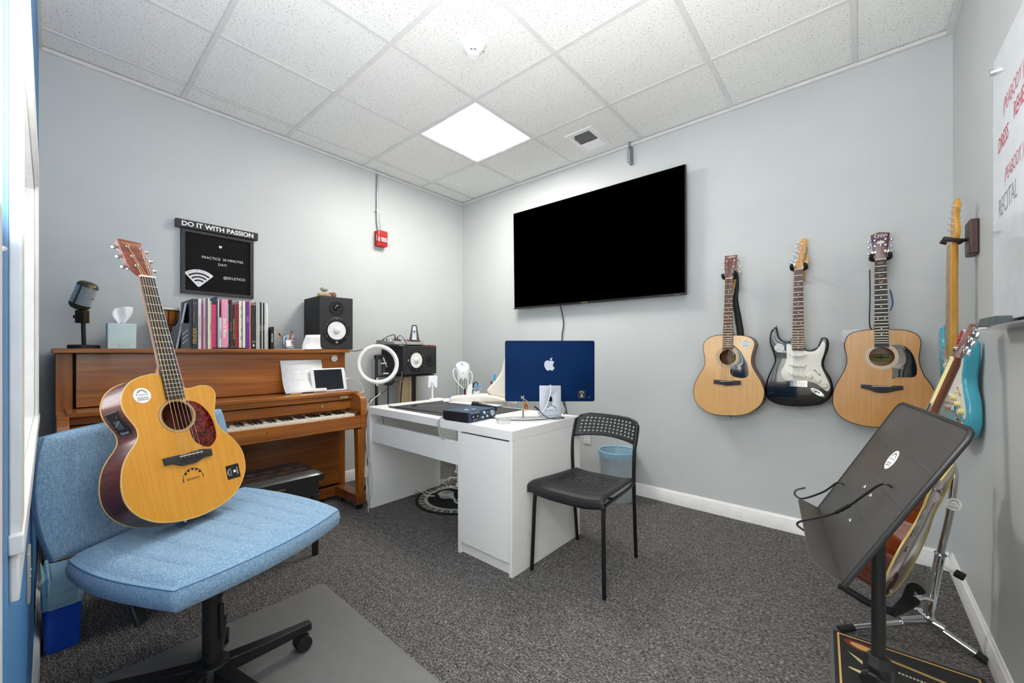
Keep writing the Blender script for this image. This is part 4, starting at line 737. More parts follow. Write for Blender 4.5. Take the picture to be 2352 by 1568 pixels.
P('maker_label', MB().plate([circ(.012, -.512, .038, 30, .030)], -.0945, -.094), M('a39458', .7, name='olive_label'), t, local=True)
P('label_print', MB().text('YAMAHA', .009, T(.016, -.502, -.0935)).text('F-325', .008, T(.016, -.516, -.0935)).plate([circ(.012, -.512, .0345, 30, .0265), circ(.012, -.512, .0335, 30, .0257)], -.0938, -.0935), INK, t, local=True)
sticker(t, T(.094, -.416, .0002), .0245)
P('end_pin', MB().lathe([(.006, 0), (.0035, .006), (.006, .012), (.001, .013)], FR((-.002, -.869, -.05), (1, 0, 0), (0, 0, 1)), 12), BLK, t, local=True)
hanger('wall hanger holding the guitar nearest the television', 2.638, 1.575, -.13, .034)
sp = cr([(2.672, -.145, 1.60), (2.684, -.12, 1.57), (2.678, -.10, 1.50), (2.668, -.09, 1.42), (2.680, -.075, 1.30), (2.692, -.07, 1.20), (2.688, -.07, 1.10)], 6)
b = MB(); v = []; f = []
for i, p in enumerate(sp):
    w = .006 + .014 * min(1, max(0, (i - 6) / 18)); v += [(p.x - w, p.y, p.z), (p.x + w, p.y + .004, p.z)]
for i in range(len(sp) - 1): f.append((2 * i, 2 * i + 1, 2 * i + 3, 2 * i + 2))
o = solo('guitar_strap', b.add(v, f), M('151516', .6, name='strap_web'), 'black guitar strap hanging behind the neck of the guitar nearest the television', 'strap'); o.modifiers.new('s', 'SOLIDIFY').thickness = .002
t = thing('electric_guitar', 'glossy black electric guitar with white pickguard hung on the back wall', 'guitar', mat=wallmat(G3, -.10) @ T(0, 0, -.006))
def electric(t, g, body, guard, board, fm, dots, headm, gd, knobm, xo=(0, 0)):
    out = [(p.x, p.y) for p in cr(g['body'], 4, True)]
    P('body', MB().plate([out], -.042, 0, bevel=.010), body, t, local=True, ang=50)
    P('pickguard', MB().plate([[(p.x, p.y) for p in cr(g['pg'], 2, True)]], 0, .0022, bevel=.0005), guard, t, local=True)
    neck(t, .043, .056, .43, MAPLE, d=.020, hd=.03, xo=xo); fretboard(t, .043, .056, .472, .648, 21, board, fm, dots, xo=xo, dm=gd)
    P('nut', MB().box(-.0215, .0215, -.002, .002, 0, .0092), BONE, t, local=True)
    P('headstock', MB().plate([[(p.x, p.y) for p in cr(g['head'], 2, True)]], -.016, -.002, bevel=.002), headm, t, local=True)
    for k in range(3):
        a, b2 = g['pick'][2 * k], g['pick'][2 * k + 1]; m = FR((*mean(a, b2), 0), (b2[0] - a[0], b2[1] - a[1], 0), (a[1] - b2[1], b2[0] - a[0], 0))
        pk = P('pickup', MB().plate([rrect(-.036, .036, -.0085, .0085, .008)], .002, .012, m, .0015), guard, t, local=True)
        for q in range(6): P('pole_piece', MB().cyl((-.026 + .0104 * q, 0, .012), (-.026 + .0104 * q, 0, .0128), .0025, n=8, m=m), STEEL, pk, local=True)
        P('pickup_screw', MB().cyl((-.040, 0, .002), (-.040, 0, .0045), .0022, n=8, m=m).cyl((.040, 0, .002), (.040, 0, .0045), .0022, n=8, m=m), BLKM, pk, local=True)
    c = g['bridge']; x0, x1, y1, y0 = c[0][0], c[1][0], c[0][1], c[2][1]
    bp = P('bridge_plate', MB().box(x0, x1, y0, y1, .001, .004), CHROME, t, local=True, bev=.001)
    for q in range(6): P('bridge_saddle', MB().box(x0 + .013 + .0105 * q, x0 + .0215 + .0105 * q, y0 + .006, y0 + .026, .004, .0105), CHROME, bp, local=True, bev=.001)
    for k in g['knobs']: P('knob', MB().lathe([(.0125, .002), (.012, .008), (.0095, .016), (.0085, .017), (.001, .017)], T(k[0], k[1], 0), 24), knobm, t, local=True)
    a, b2 = g['switch']; m = FR((*mean(a, b2), 0), (b2[0] - a[0], b2[1] - a[1], 0), (a[1] - b2[1], b2[0] - a[0], 0))
    P('selector_switch', MB().box(-.018, .018, -.0012, .0012, .002, .0026, m).cyl((-.019, 0, .002), (-.019, 0, .004), .0025, n=8, m=m).cyl((.019, 0, .002), (.019, 0, .004), .0025, n=8, m=m), INK, t, local=True)
    P('selector_tip', MB().cyl((.003, 0, .002), (.005, 0, .018), .0022, .0035, 8, m), knobm, t, local=True)
    a, b2 = g['jack'][0], g['jack'][1]; m = FR((*mean(a, b2), 0), (b2[0] - a[0], b2[1] - a[1], 0), (a[1] - b2[1], b2[0] - a[0], 0))
    P('jack_plate', MB().plate([circ(0, 0, .038, 30, .014), circ(-.012, 0, .016, 20, .008)], 0, .003, m, .001), CHROME, t, local=True)
    P('jack_cup', MB().plate([circ(-.012, 0, .017, 20, .009)], -.002, .0004, m).cyl((-.012, 0, .0004), (-.008, 0, .004), .005, n=12, m=m), STEEL, t, local=True)
    for p in g.get('pin', []): P('strap_button', MB().lathe([(.004, 0), (.003, .006), (.006, .010), (.001, .011)], FR((p[0], p[1] + (-.006 if p[1] > -.5 else .004), -.02), (1, 0, 0), (0, 0, 1 if p[1] < -.5 else -1)), 10), CHROME, t, local=True)
    for k in range(0, len(g['pg']), 3): 
        p = g['pg'][k]; cx, cy = .02, -.56; d = Vector((cx - p[0], cy - p[1])).normalized() * .006
        P('guard_screw', MB().cyl((p[0] + d.x, p[1] + d.y, .002), (p[0] + d.x, p[1] + d.y, .003), .0022, n=8), STEEL, t, local=True)
CREAM = M('ece8dc', .35, coat=.3, name='cream_guard')
electric(t, G3, BLKG, CREAM, ROSE, FRETM, (3, 5, 7, 9, 12, 15, 17, 19, 21), MAPLE, DOT, M('e6e0cc', .4, name='cream_knob'), xo=(0, -.003))
tuners(t, G3['posts'], G3['buttons'], -.002); strings(t, G3['posts'][::-1], ((-.0205, 0), (.0205, 0)), ((-.028, -.662), (.028, -.662)), .0125, mats=1, r0=.0006, zp=.003)
P('lettering', MB().text('Washburn', .022, T(.0315, .075, -.0015) @ Matrix.Rotation(R(80), 4, 'Z'), shear=.25, bold=.012).text('LYON SERIES', .0045, T(.0365, .125, -.0015) @ Matrix.Rotation(R(82), 4, 'Z')), INK, t, local=True)
sticker(t, T(-.094, -.456, .0002), .0245)
hanger('wall hanger holding the black electric guitar', 2.996, 1.590, -.10, .034)
t = thing('acoustic_guitar', 'large acoustic guitar with black pickguard and letters down its neck on the back wall', 'guitar', mat=wallmat(G4, -.125) @ T(0, 0, -.004))
SPR4 = tops('golden_spruce', 'b98245', 'c88f4c', 'd29d5a')
HM = M('5c1712', .2, coat=.6, var=.3, name='red_mahogany_face')
fb, h = acoustic(t, G4, SPR4, MAHO, M('2b2828', .3, name='black_binding2'), .098, (.004, -.504), .0488, [(.0515, .0535, M('d6cfbe', .4)), (.056, .0615, M('c9c2b2', .4, name='rosette_pale')), (.0635, .0655, M('d6cfbe', .4))], EBON, 20, HM, .057, .455, M('0f0f11', .08, coat=.7, name='gloss_black_guard'), dots=(5, 7, 9, 12, 15, 17), xo=(0, .004))
tuners(t, G4['posts'], G4['buttons'])
for k, ch in enumerate('ELYK'):
    P('inlaid_letter', MB().text(ch, .026, T(.001 + .0005 * k, -.632 * (1 - (2 ** (-(k + 1) / 12) + 2 ** (-k / 12)) / 2), .0073) @ Matrix.Rotation(R(90), 4, 'Z'), bold=-.012), M('c98d5c', .4, metal=.3, name='copper_inlay'), fb, local=True)
P('lettering', MB().text('Lyon', .026, T(-.002, .125, .0018), shear=.35).text('by WASHBURN', .0045, T(.006, .113, .0018)), DOT, t, local=True)
b = MB()
for k in range(5): b.plate([[(0, .0), (.004, .012), (0, .020), (-.004, .012)]], .0014, .0020, T(0, .082, 0) @ Matrix.Rotation(R(-64 + 32 * k), 4, 'Z'))
P('fan_inlay', b.box(-.002, .002, .070, .084, .0014, .002), DOT, t, local=True)
P('maker_label', MB().plate([circ(.004, -.512, .046, 30, .024)], -.0945, -.094), M('8c8a3c', .7, name='olive_label2'), t, local=True)
P('label_print', MB().plate([[(-.034, -.506), (.042, -.506), (.032, -.511), (.006, -.513), (-.024, -.511)]], -.0938, -.0935).plate([circ(.004, -.509, .0085, 14)], -.0937, -.0933).text('GEORGE WASHBURN LYON', .0055, T(.004, -.496, -.0935)).text('FOUNDED IN CHICAGO', .0045, T(.004, -.526, -.0935)), INK, t, local=True)
hanger('wall hanger holding the large acoustic with letters on its neck', 3.346, 1.590, -.13, .036)
solo('cable', MB().tube(cr([(3.305, -.06, 1.535), (3.306, -.06, 1.40), (3.304, -.065, 1.25), (3.312, -.06, 1.21)]), .003, 6), BLK, 'thin black cord hanging behind the neck of the large lettered guitar', 'cord')
solo('cable', MB().tube(cr([(3.385, -.055, 1.42), (3.392, -.05, 1.38), (3.395, -.05, 1.345), (3.386, -.055, 1.31)]), .003, 6), M('1d4f96', .5, name='blue_cord'), 'short blue cord loop behind the neck of the large lettered guitar', 'cord')
# ================================================================ blue armless swivel chair
ch = thing('desk_chair', 'wide armless blue denim swivel chair with black five-arm base', 'chair', (1.711, -2.608, 0))
DEN = m_denim(); SEAM = M('4a7aa3', .9, name='seam_thread')
A_, B_, C_, D_ = [Vector(p) for p in ((1.530, -2.925, 0), (1.958, -2.748, 0), (1.755, -2.205, 0), (1.205, -2.372, 0))]
def bil(s, t, bow=.028):
    """s: across the seat (left end to right end), t: back edge to front edge; both -1..1, corners rounded"""
    k = .30; s2 = s * math.sqrt(1 - k * t * t / 2); t2 = t * math.sqrt(1 - k * s * s / 2)
    s2 *= 1.03; t2 *= 1.03; u = (s2 + 1) / 2; w = (t2 + 1) / 2
    p = (A_ * (1 - w) + B_ * w) * (1 - u) + (D_ * (1 - w) + C_ * w) * u
    p += (B_ - A_).normalized() * bow * (1 - s2 * s2) * (w - .2)
    return p
NS, NT_ = 72, 40
def groove(x, n, dep, wd):
    g = 0
    for k in range(n):
        c = -1 + 2 * (k + 1) / (n + 1); g += dep * math.exp(-((x - c) / wd) ** 2)
    return g
def seat_z(s, t):
    e = max(abs(s), abs(t)); roll = .018 * max(0, (e - .86) / .14) ** 2
    return .514 + .006 * (1 - s * s) * (1 - .6 * t * t) - roll - (groove(s, 7, .0055, .016) * max(0, 1 - (abs(t) / .9) ** 8)) - .012 * max(0, t - .4) ** 2
v = []; f = []
for i in range(NS + 1):
    for j in range(NT_ + 1):
        s = -1 + 2 * i / NS; t = -1 + 2 * j / NT_; p = bil(s, t); v.append((p.x, p.y, seat_z(s, t)))
for i in range(NS):
    for j in range(NT_): a = i * (NT_ + 1) + j; f.append((a, a + NT_ + 1, a + NT_ + 2, a + 1))
bnd = [(-1 + 2 * i / NS, -1) for i in range(NS)] + [(1, -1 + 2 * j / NT_) for j in range(NT_)] + [(1 - 2 * i / NS, 1) for i in range(NS)] + [(-1, 1 - 2 * j / NT_) for j in range(NT_)]
cen = sum((bil(s, t) for s, t in bnd), Vector()) / len(bnd)
def skirt(d, out): 
    r = []
    for s, t in bnd:
        p = bil(s, t); q = (p - cen).normalized() * out; r.append((p.x + q.x, p.y + q.y, seat_z(s, t) - d + .0 * out))
    return r
b = MB().add(v, f); b.loft([skirt(0, 0), skirt(.006, .004), skirt(.03, .009), skirt(.055, .004), skirt(.066, -.012), skirt(.070, -.05)], caps=True)
P('seat', b, DEN, ch, ang=60)
P('seat_seam', MB().tube([(p[0], p[1], p[2] + .0005) for p in skirt(.0035, .0025)], .0016, 6, closed=True), SEAM, ch)
# backrest: a tall cushion along the seat's rear edge, slightly curved
bo = Vector((1.502, -2.952, .475)); bx = Vector((-.497, .868, 0)).normalized(); bz = Vector((.868, .497, .10)).normalized(); BWD, BHT = .605, .385
bm_ = FR(bo, bx, bz.cross(bx))
def back_p(s, t, dz=0):
    k = .34; s2 = s * math.sqrt(1 - k * t * t / 2) * 1.03; t2 = t * math.sqrt(1 - k * s * s / 2) * 1.03
    x = BWD * (s2 + 1) / 2; y = BHT * (t2 + 1) / 2
    e = max(abs(s), abs(t)); z = -.015 * max(0, (e - .85) / .15) ** 2 + .018 * s * s - groove(s, 7, .005, .014) * max(0, 1 - (abs(t) / .9) ** 8)
    return bm_ @ Vector((x, y, z + dz))
v = []; f = []
for i in range(NS + 1):
    for j in range(NT_ + 1): v.append(back_p(-1 + 2 * i / NS, -1 + 2 * j / NT_))
for i in range(NS):
    for j in range(NT_): a = i * (NT_ + 1) + j; f.append((a, a + NT_ + 1, a + NT_ + 2, a + 1))
def bsk(d, k): return [back_p(s * k, t * k, -d) for s, t in bnd]
b = MB().add(v, f); b.loft([bsk(0, 1), bsk(.006, 1.006), bsk(.014, 1.008), bsk(.026, .998), bsk(.032, .95)])
P('backrest', b, DEN, ch, ang=60)
P('backrest_seam', MB().tube(bsk(.004, 1.004), .0016, 6, closed=True), SEAM, ch)
hx, hy = 1.711, -2.608
P('backrest_bracket', MB().box(-.04, .04, -.005, .005, -.06, .20, FR((1.33, -2.70, .46), bx, (.868, .497, 0))), BLKM, ch)
P('seat_plate', MB().box(-.11, .11, -.09, .09, .405, .437, RZ(R(28), (hx - .03, hy + .01, 0))), BLKM, ch, bev=.006)
P('gas_lift', MB().cyl((hx, hy, .28), (hx, hy, .41), .0145, n=20), M('8f8f90', .3, metal=1, name='worn_steel'), ch)
P('column', MB().lathe([(.026, .10), (.026, .315), (.029, .318), (.029, .335), (.018, .34)], T(hx, hy, 0), 24), BLK, ch)
P('hub', MB().lathe([(.032, .055), (.05, .07), (.052, .10), (.044, .118), (.028, .125)], T(hx, hy, 0), 24), BLK, ch)
P('column_clip', MB().box(.026, .034, -.008, .008, .19, .30, RZ(R(40), (hx, hy, 0))), BLK, ch, bev=.003)
for k in range(5):
    a = R(90 + 72 * k); d = Vector((math.cos(a), math.sin(a), 0)); w = Vector((-d.y, d.x, 0)); o = Vector((hx, hy, 0))
    ring = lambda r, hw, z0, z1: [o + d * r + w * (-hw) + Vector((0, 0, z0)), o + d * r + w * hw + Vector((0, 0, z0)), o + d * r + w * hw + Vector((0, 0, z1)), o + d * r - w * hw + Vector((0, 0, z1))]
    arm = P('base_arm', MB().loft([ring(.04, .022, .068, .112), ring(.17, .019, .066, .100), ring(.30, .016, .066, .092)]), BLK, ch, bev=.003)
    c = o + d * .272
    P('caster', MB().cyl(c + w * .006 + Vector((0, 0, .028)), c + w * .024 + Vector((0, 0, .028)), .0265, n=22).cyl(c - w * .024 + Vector((0, 0, .028)), c - w * .006 + Vector((0, 0, .028)), .0265, n=22).cyl(c + Vector((0, 0, .03)), c + Vector((0, 0, .068)), .007, n=10).box(-.022, .022, -.005, .005, .025, .052, FR(c, d, w)), RUB, arm, bev=.002)
lv = MB().tube([(1.75, -2.70, .425), (1.80, -2.765, .435), (1.815, -2.785, .435)], .005, 8)
P('tilt_lever', lv, STEEL, ch); P('lever_paddle', MB().box(-.015, .015, -.05, .01, -.007, .007, FR((1.822, -2.797, .428), (-.55, .83, 0), (-.5, .35, .55))), BLK, ch, bev=.004)
# ---- chair mat, bin
solo('chair_mat', MB().plate([rrect(1.342, 2.62, -2.93, -2.098, .03)], .0, .003, bevel=.001), M('6f6e6d', .55, var=.06, name='mat_vinyl', bump=.5, bscale=500), 'thin grey floor mat under the blue swivel chair', 'floor mat')
BB = M('1450cc', .35, coat=.2, name='blue_plastic')
bn = thing('waste_bin', 'small solid blue waste bin with light blue liner beside the blue wall', 'waste bin', (.965, -2.913, 0))
def rr3(x0, x1, y0, y1, z, r=.022): return [(x, y, z) for x, y in rrect(x0, x1, y0, y1, r)]
P('bin_body', MB().loft([rr3(.885, 1.046, -2.958, -2.868, 0), rr3(.865, 1.062, -2.9635, -2.862, .205)], caps=False).loft([rr3(.888, 1.043, -2.955, -2.871, .003), rr3(.886, 1.045, -2.957, -2.869, .004)]), BB, bn)
LIN = M('b9e4f6', .25, alpha=.9, trans=.15, name='bag_film')
random.seed(5)
def wav(z, g, am, n=40):
    o = rrect(.865 - g, 1.062 + g, -2.9635 - g * .35, -2.862 + g, .022, 9); return [(x + am * math.sin(i * 1.7), y + am * .4 * math.sin(i * 2.3 + 1), z + am * 2 * math.sin(i * .9)) for i, (x, y) in enumerate(o)]
o = P('bin_liner', MB().loft([wav(.165, .001, .001), wav(.190, .0025, .001), wav(.214, .003, .0015), wav(.255, .006, .004), wav(.275, .004, .006), wav(.24, -.008, .004), wav(.19, -.018, .003)], caps=False), LIN, bn)
o = P('liner_band', MB().loft([wav(.186, .004, .001), wav(.218, .006, .001)], caps=False), M('9fd0dc', .3, name='folded_film'), bn)
t = thing('crushed_wrapper', 'crumpled red and white wrapper in the blue waste bin', 'wrapper', (1.02, -2.90, .21))
b = MB(); b.ball((1.02, -2.895, .225), .022, .016, .016, 10); P('red_foil', b, M('c01a22', .3, name='red_foil'), t); P('white_scrap', MB().ball((1.015, -2.915, .205), .028, .02, .012, 10), PAPER, t)
# ================================================================ white desk
dk = thing('desk', 'white laminate desk with a cupboard at its right end', 'desk', (1.33, -1.17, 0))
DX0, DX1, DY0, DY1, DZ = .655, 1.994, -1.484, -.865, .709
P('desktop', MB().box(DX0, DX1, DY0, DY1, DZ - .047, DZ), WHITE, dk, bev=.0012)
P('left_panel', MB().box(DX0, DX0 + .03, DY0 + .004, DY1 + .004, 0, DZ - .048), WHITE, dk, bev=.001)
P('cable_hole_cap', MB().cyl((DX0 + .03, -1.42, .60), (DX0 + .0305, -1.42, .60), .02, n=24), M('d4d4d2', .5), dk)
P('front_apron', MB().box(DX0 + .0305, 1.601, -1.470, -1.450, .468, .597), WHITE, dk, bev=.001)
P('cupboard_left_side', MB().box(1.602, 1.622, DY0 + .001, DY1 + .004, 0, DZ - .048), WHITE, dk, bev=.001)
P('cupboard_right_side', MB().box(1.974, DX1, DY0 + .001, DY1 + .004, 0, DZ - .048), WHITE, dk, bev=.001)
P('cupboard_door', MB().box(1.6235, 1.9725, DY0 + .001, DY0 + .018, .064, DZ - .056), WHITE, dk, bev=.001)
P('cupboard_back', MB().box(1.622, 1.974, -.89, -.88, .06, .655), WHITE, dk)
P('plinth', MB().box(1.622, 1.974, DY0 + .022, DY0 + .038, 0, .063), WHITE, dk)
P('door_gap_shade', MB().box(1.622, 1.974, DY0 + .03, -.892, .648, .6605), M('101010', .9, name='dark_inside'), dk)  # near-black slab, painted shade for the gap above the door
for y, z in ((-1.35, .17),): P('screw_cap', MB().cyl((DX1, y, z), (DX1 + .0006, y, z), .004, n=10), STEEL, dk)
solo('desk_mat', MB().plate([rrect(.80, 1.585, -1.418, -.895, .015)], DZ, DZ + .003, bevel=.0008), M('3b3b3c', .7, name='mat_leather', bump=.4, bscale=400), 'large dark grey desk mat on the white desk', 'desk mat')
ZM = DZ + .003
# computer
pc = thing('desktop_computer', 'blue-backed all-in-one computer seen from behind on the white desk', 'computer', (1.862, -.982, DZ))
fw = Vector((-.6536, .7568, 0)); rt = Vector((.7568, .6536, 0))
c0 = Vector((3.257, -2.947, 0)) + fw * 2.40 + rt * .2265; nb = -fw
pm_ = FR((c0.x, c0.y, .978), rt, (.0, 0, 1))
t_ = NT('blue_anodised'); t_.l.new(t_.ramp(t_.noise((2.5, 2.5, 2.5), 2), [(.35, srgb('021f49')), (.65, srgb('042f60'))]), t_.b.inputs['Base Color']); t_.b.inputs['Metallic'].default_value = .3; t_.b.inputs['Roughness'].default_value = .45; t_.b.inputs['Specular IOR Level'].default_value = .12
P('casing', MB().plate([rrect(-.2685, .2685, -.182, .182, .012)], -.0115, 0, pm_, .001), t_.m, pc)
P('white_bezel', MB().plate([rrect(-.2690, .2690, -.1825, .1825, .0125)], -.0145, -.0117, pm_), M('ededec', .3, name='white_bezel'), pc)
ap = [(-.002, .022), (-.010, .026), (-.020, .024), (-.028, .014), (-.0295, 0), (-.026, -.014), (-.018, -.027), (-.011, -.032), (-.004, -.0295), (.001, -.0285), (.006, -.0295), (.013, -.032), (.019, -.027), (.0245, -.018), (.0255, -.0155), (.020, -.011), (.0165, -.003), (.0175, .006), (.0215, .0125), (.0235, .0155), (.019, .021), (.012, .0245), (.005, .0235)]
lf = [(.0, .027), (.0035, .0385), (.014, .045), (.0135, .036), (.008, .029)]
P('fruit_emblem', MB().plate([[(p.x * 1.12, p.y * 1.05) for p in cr(ap, 3, True)]], 0, .0006, pm_ @ T(0, .036, 0)).plate([[(p.x, p.y) for p in cr(lf, 3, True)]], 0, .0006, pm_ @ T(0, .036, 0)), M('c2cbd8', .35, metal=.3, name='pale_emblem'), pc)
P('power_button', MB().plate([circ(.236, -.158, .0045, 16), circ(.236, -.158, .0034, 16)], 0, .0004, pm_), M('8fb0cc', .4), pc)
bsquare(pc, W[pc.name].inverted() @ pm_ @ T(.191, -.140, .0002), .047)
ALU = M('b4bac4', .42, metal=.6, name='pale_aluminium')
sm = FR((c0.x, c0.y, DZ) + Vector((0, 0, 0)) if False else (c0.x + nb.x * .038, c0.y + nb.y * .038, DZ), rt, (-nb.x * .10, -nb.y * .10, 1))
hole = [(-.0125, .085), (-.0125, .105)] + [(.0125 * math.cos(R(180 - 18 * k)), .108 + .0125 * math.sin(R(180 - 18 * k))) for k in range(1, 10)] + [(.0125, .105), (.0125, .085)] + [(.0125 * math.cos(R(-18 * k)), .082 + .0125 * math.sin(R(-18 * k))) for k in range(1, 10)]
P('stand_plate', MB().plate([rrect(-.064, .064, .006, .185, .004), hole], -.005, 0, sm, .0012), ALU, pc)
P('stand_foot', MB().plate([rrect(-.065, .065, -.145, .012, .006)], 0, .006, FR((c0.x + nb.x * .038, c0.y + nb.y * .038, DZ), rt, fw) @ T(0, .13, 0), .0012), ALU, pc)
P('stand_hinge', MB().box(-.04, .04, .13, .165, -.03, -.004, sm), ALU, pc)
P('stand_logo', logo(MB(), sm @ T(.006, .042, .0004), .068), M('23385c', .5), pc)
q = lambda a, b_, c: tuple(pm_ @ Vector((a, b_, c)))
P('port_recess', MB().plate([rrect(-.178, -.155, -.158, -.148, .004)], .0, .0004, pm_), INK, pc)
solo('power_lead', MB().tube(cr([q(0, -.085, .002), q(.002, -.085, .04), q(-.004, -.12, .075), q(-.022, -.18, .085), q(-.05, -.235, .07), q(-.075, -.2655, .04), q(-.085, -.2655, -.06)], 6), .0035, 8), M('ececec', .4, name='white_cable'), 'white power lead curving out of the computer stand hole', 'cable')
u = thing('usb_cable', 'grey and black plugged cable running from the computer back to the blue audio box', 'cable', q(-.17, -.15, .01))
P('plug', MB().box(-.172, -.166, -.166, -.150, .0006, .014, pm_).box(-.161, -.155, -.160, -.148, .0006, .012, pm_), M('b9bcc0', .4), u)
P('thick_lead', MB().tube(cr([q(-.168, -.160, .013), q(-.15, -.168, .03), q(-.11, -.195, .055), q(-.085, -.210, .07)], 5), .0032, 8), M('8d8f93', .45, name='grey_lead'), u)
P('ferrite_sleeve', MB().cyl(q(-.095, -.204, .063), q(-.070, -.222, .078), .0055, n=12), BLK, u)
P('black_lead', MB().tube(cr([q(-.070, -.222, .078), q(-.045, -.248, .10), q(-.01, -.2645, .115), q(.04, -.2655, .12), q(.075, -.2655, .085), q(.06, -.2655, .06), q(.02, -.2655, .085), q(-.05, -.2655, .14), q(-.12, -.2655, .165), q(-.2, -.2655, .17), (1.76, -1.27, DZ + .003), (1.66, -1.27, DZ + .003), (1.62, -1.30, DZ + .012)], 6), .0024, 6), BLK, u)
P('adapter_stick', MB().tube([q(-.158, -.158, .012), q(-.160, -.200, .05), q(-.163, -.262, .09)], .0022, 8), M('9a9ca0', .4), u)
P('adapter_body', MB().cyl(q(-.1615, -.225, .066), q(-.163, -.263, .091), .0048, n=12), M('7d8084', .4), u)
solo('cable', MB().tube(cr([q(.07, -.14, -.02), q(.085, -.20, -.02), q(.10, -.235, -.01), q(.085, -.262, .0)], 6), .0025, 6), BLK, 'black lead dropping behind the computer stand on its right side', 'cable')
# audio interface: front face towards +x
ai = thing('audio_interface', 'dark blue audio interface with silver knobs on the desk front edge', 'audio interface', (1.56, -1.34, DZ))
im = FR((1.660, -1.349, DZ + .004), (-.115, .993, 0), (0, 0, 1))
NAVY = M('27435f', .45, metal=.35, name='navy_metal')
P('case', MB().box(-.121, .121, 0, .052, -.19, 0, im), NAVY, ai, bev=.003)
P('side_panel', MB().box(-.1225, -.1205, .002, .050, -.188, -.003, im), BLK, ai)
for x in (-.1, .1): P('rubber_foot', MB().box(x - .01, x + .01, -.004, 0, -.17, -.02, im), RUB, ai)
for k, x in enumerate((-.085, -.048)):
    P('combo_jack', MB().lathe([(.015, 0), (.015, .002), (.0125, .003), (.012, .0005), (.001, .0004)], im @ T(x, .026, 0), 24), BLK, ai); P('jack_hole', MB().lathe([(.006, .0008), (.0062, .0024), (.001, .0025)], im @ T(x, .026, 0), 14), STEEL, ai)
for x, y, r in ((.004, .038, .0085), (-.012, .014, .007), (.028, .016, .007), (.077, .028, .017)): P('control_knob', MB().lathe([(r, 0), (r * .97, .012), (r * .85, .014), (.0006, .014)], im @ T(x, y, 0), 24), M('c6cacf', .25, metal=.8, name='silver_knob'), ai)
for x, y in ((.042, .040), (.048, .034), (.105, .040)): P('led', MB().cyl((x, y, 0), (x, y, .001), .0018, n=8, m=im), WINK, ai)
P('headphone_jack', MB().lathe([(.006, 0), (.006, .002), (.003, .002), (.0006, .0005)], im @ T(.106, .020, 0), 16), BLK, ai)
P('lettering', MB().text('PreSonus  AudioBox iTwo', .0075, im @ T(-.066, .046, .0005), bold=.01).text('GUITAR / LINE', .005, im @ T(-.066, .007, .0005)), WINK, ai)
tm = FR((1.565, -1.355, DZ + .0563), (-.115, .993, 0), (-1, -.115, 0))
for nm, lab, x, y, c, r in (('guitar_pick', 'white guitar pick on top of the blue audio box', -.045, -.01, 'eeeae0', .2), ('guitar_pick', 'lilac guitar pick on top of the blue audio box', .0, -.025, 'b9b4e6', 1.2)):
    pk = MB().plate([[(p.x, p.y) for p in cr([(0, -.015), (.012, .008), (.006, .0135), (-.006, .0135), (-.012, .008)], 4, True)]], 0, .0012, tm @ T(x, y, 0) @ Matrix.Rotation(r, 4, 'Z'))
    solo(nm, pk, M(c, .4), lab, 'guitar pick', 'picks on the audio interface')
u = thing('cable', 'pair of grey leads looping from the blue audio box over the desk edge', 'cable', (1.47, -1.40, DZ))
for k in (0, 1): P('lead', MB().tube(cr([(1.475 - .02 * k, -1.395, DZ + .015), (1.455 - .012 * k, -1.45, DZ + .012), (1.452 - .01 * k, -1.492, DZ - .012), (1.462 - .01 * k, -1.496, .65), (1.48, -1.495, .60), (1.495, -1.48, .6035)], 6), .0026, 6), M('9b9c9d', .5, name='grey_lead2'), u)
tn = thing('tin_box', 'small clear lidded box in front of the computer stand', 'box', (1.80, -1.335, DZ)); bm2 = FR((1.803, -1.335, DZ), (.45, .89, 0), (-.89, .45, 0))
P('tray', MB().plate([rrect(-.034, .034, -.028, .028, .008)], .0, .020, bm2, .002), M('d9dbd8', .15, metal=.35, name='silver_tin'), tn); P('lid', MB().plate([rrect(-.0352, .0352, -.0292, .0292, .009)], .018, .026, bm2, .0015), M('e9ecea', .08, trans=.6, name='clear_lid'), tn)
mk = thing('hand_microphone', 'black handheld microphone body lying on the dark desk mat', 'microphone', (1.38, -1.03, ZM))
ma, mb_ = Vector((1.255, -1.035, ZM + .021)), Vector((1.50, -1.075, ZM + .017))
ax = FR(ma, (0, 0, 1), (mb_ - ma).cross(Vector((0, 0, 1))))
P('head', MB().cyl(ma, ma + (mb_ - ma) * .20, .0205, n=20), BLK, mk, bev=.004); P('body', MB().cyl(ma + (mb_ - ma) * .22, mb_, .0165, .0155, 20), M('26272a', .3, metal=.5, name='gunmetal'), mk, bev=.003)
P('collar', MB().cyl(ma + (mb_ - ma) * .195, ma + (mb_ - ma) * .225, .019, n=20), BLKM, mk); P('switch_marks', MB().ball(tuple(ma + Vector((.03, -.006, .019))), .003, n=6).ball(tuple(ma + Vector((.035, -.016, .012))), .003, n=6), WINK, mk)
kb = thing('keyboard', 'slim white computer keyboard at the back of the desk mat', 'keyboard', (1.17, -.945, ZM)); km = FR((1.175, -.945, ZM), (-1, -.10, 0), (.10, -1, 0))
P('base', MB().plate([rrect(-.21, .21, -.0575, .0575, .008)], .0, .0075, km, .001), ALU, kb)
b = None
for r_ in range(5):
    n_ = 14; 
    for k in range(n_):
        if r_ == 4 and 4 <= k <= 8:
            if k > 4: continue
            P('key', MB().box(-.06, .06, -.0485, -.034, .0075, .0095, km), PAPER, kb, bev=.0008); continue
        x = -.196 + k * .0302
        if b is None: b = P('key', MB().box(-.0135, .0135, -.0075, .0075, .0075, .0095, km), PAPER, kb, bev=.0008); continue
        dup(b, kb, tuple((km.to_3x3() @ Vector((x, .042 - .0205 * r_, 0)))))
b.location = tuple(km.to_3x3() @ Vector((-.196, .042, 0)))
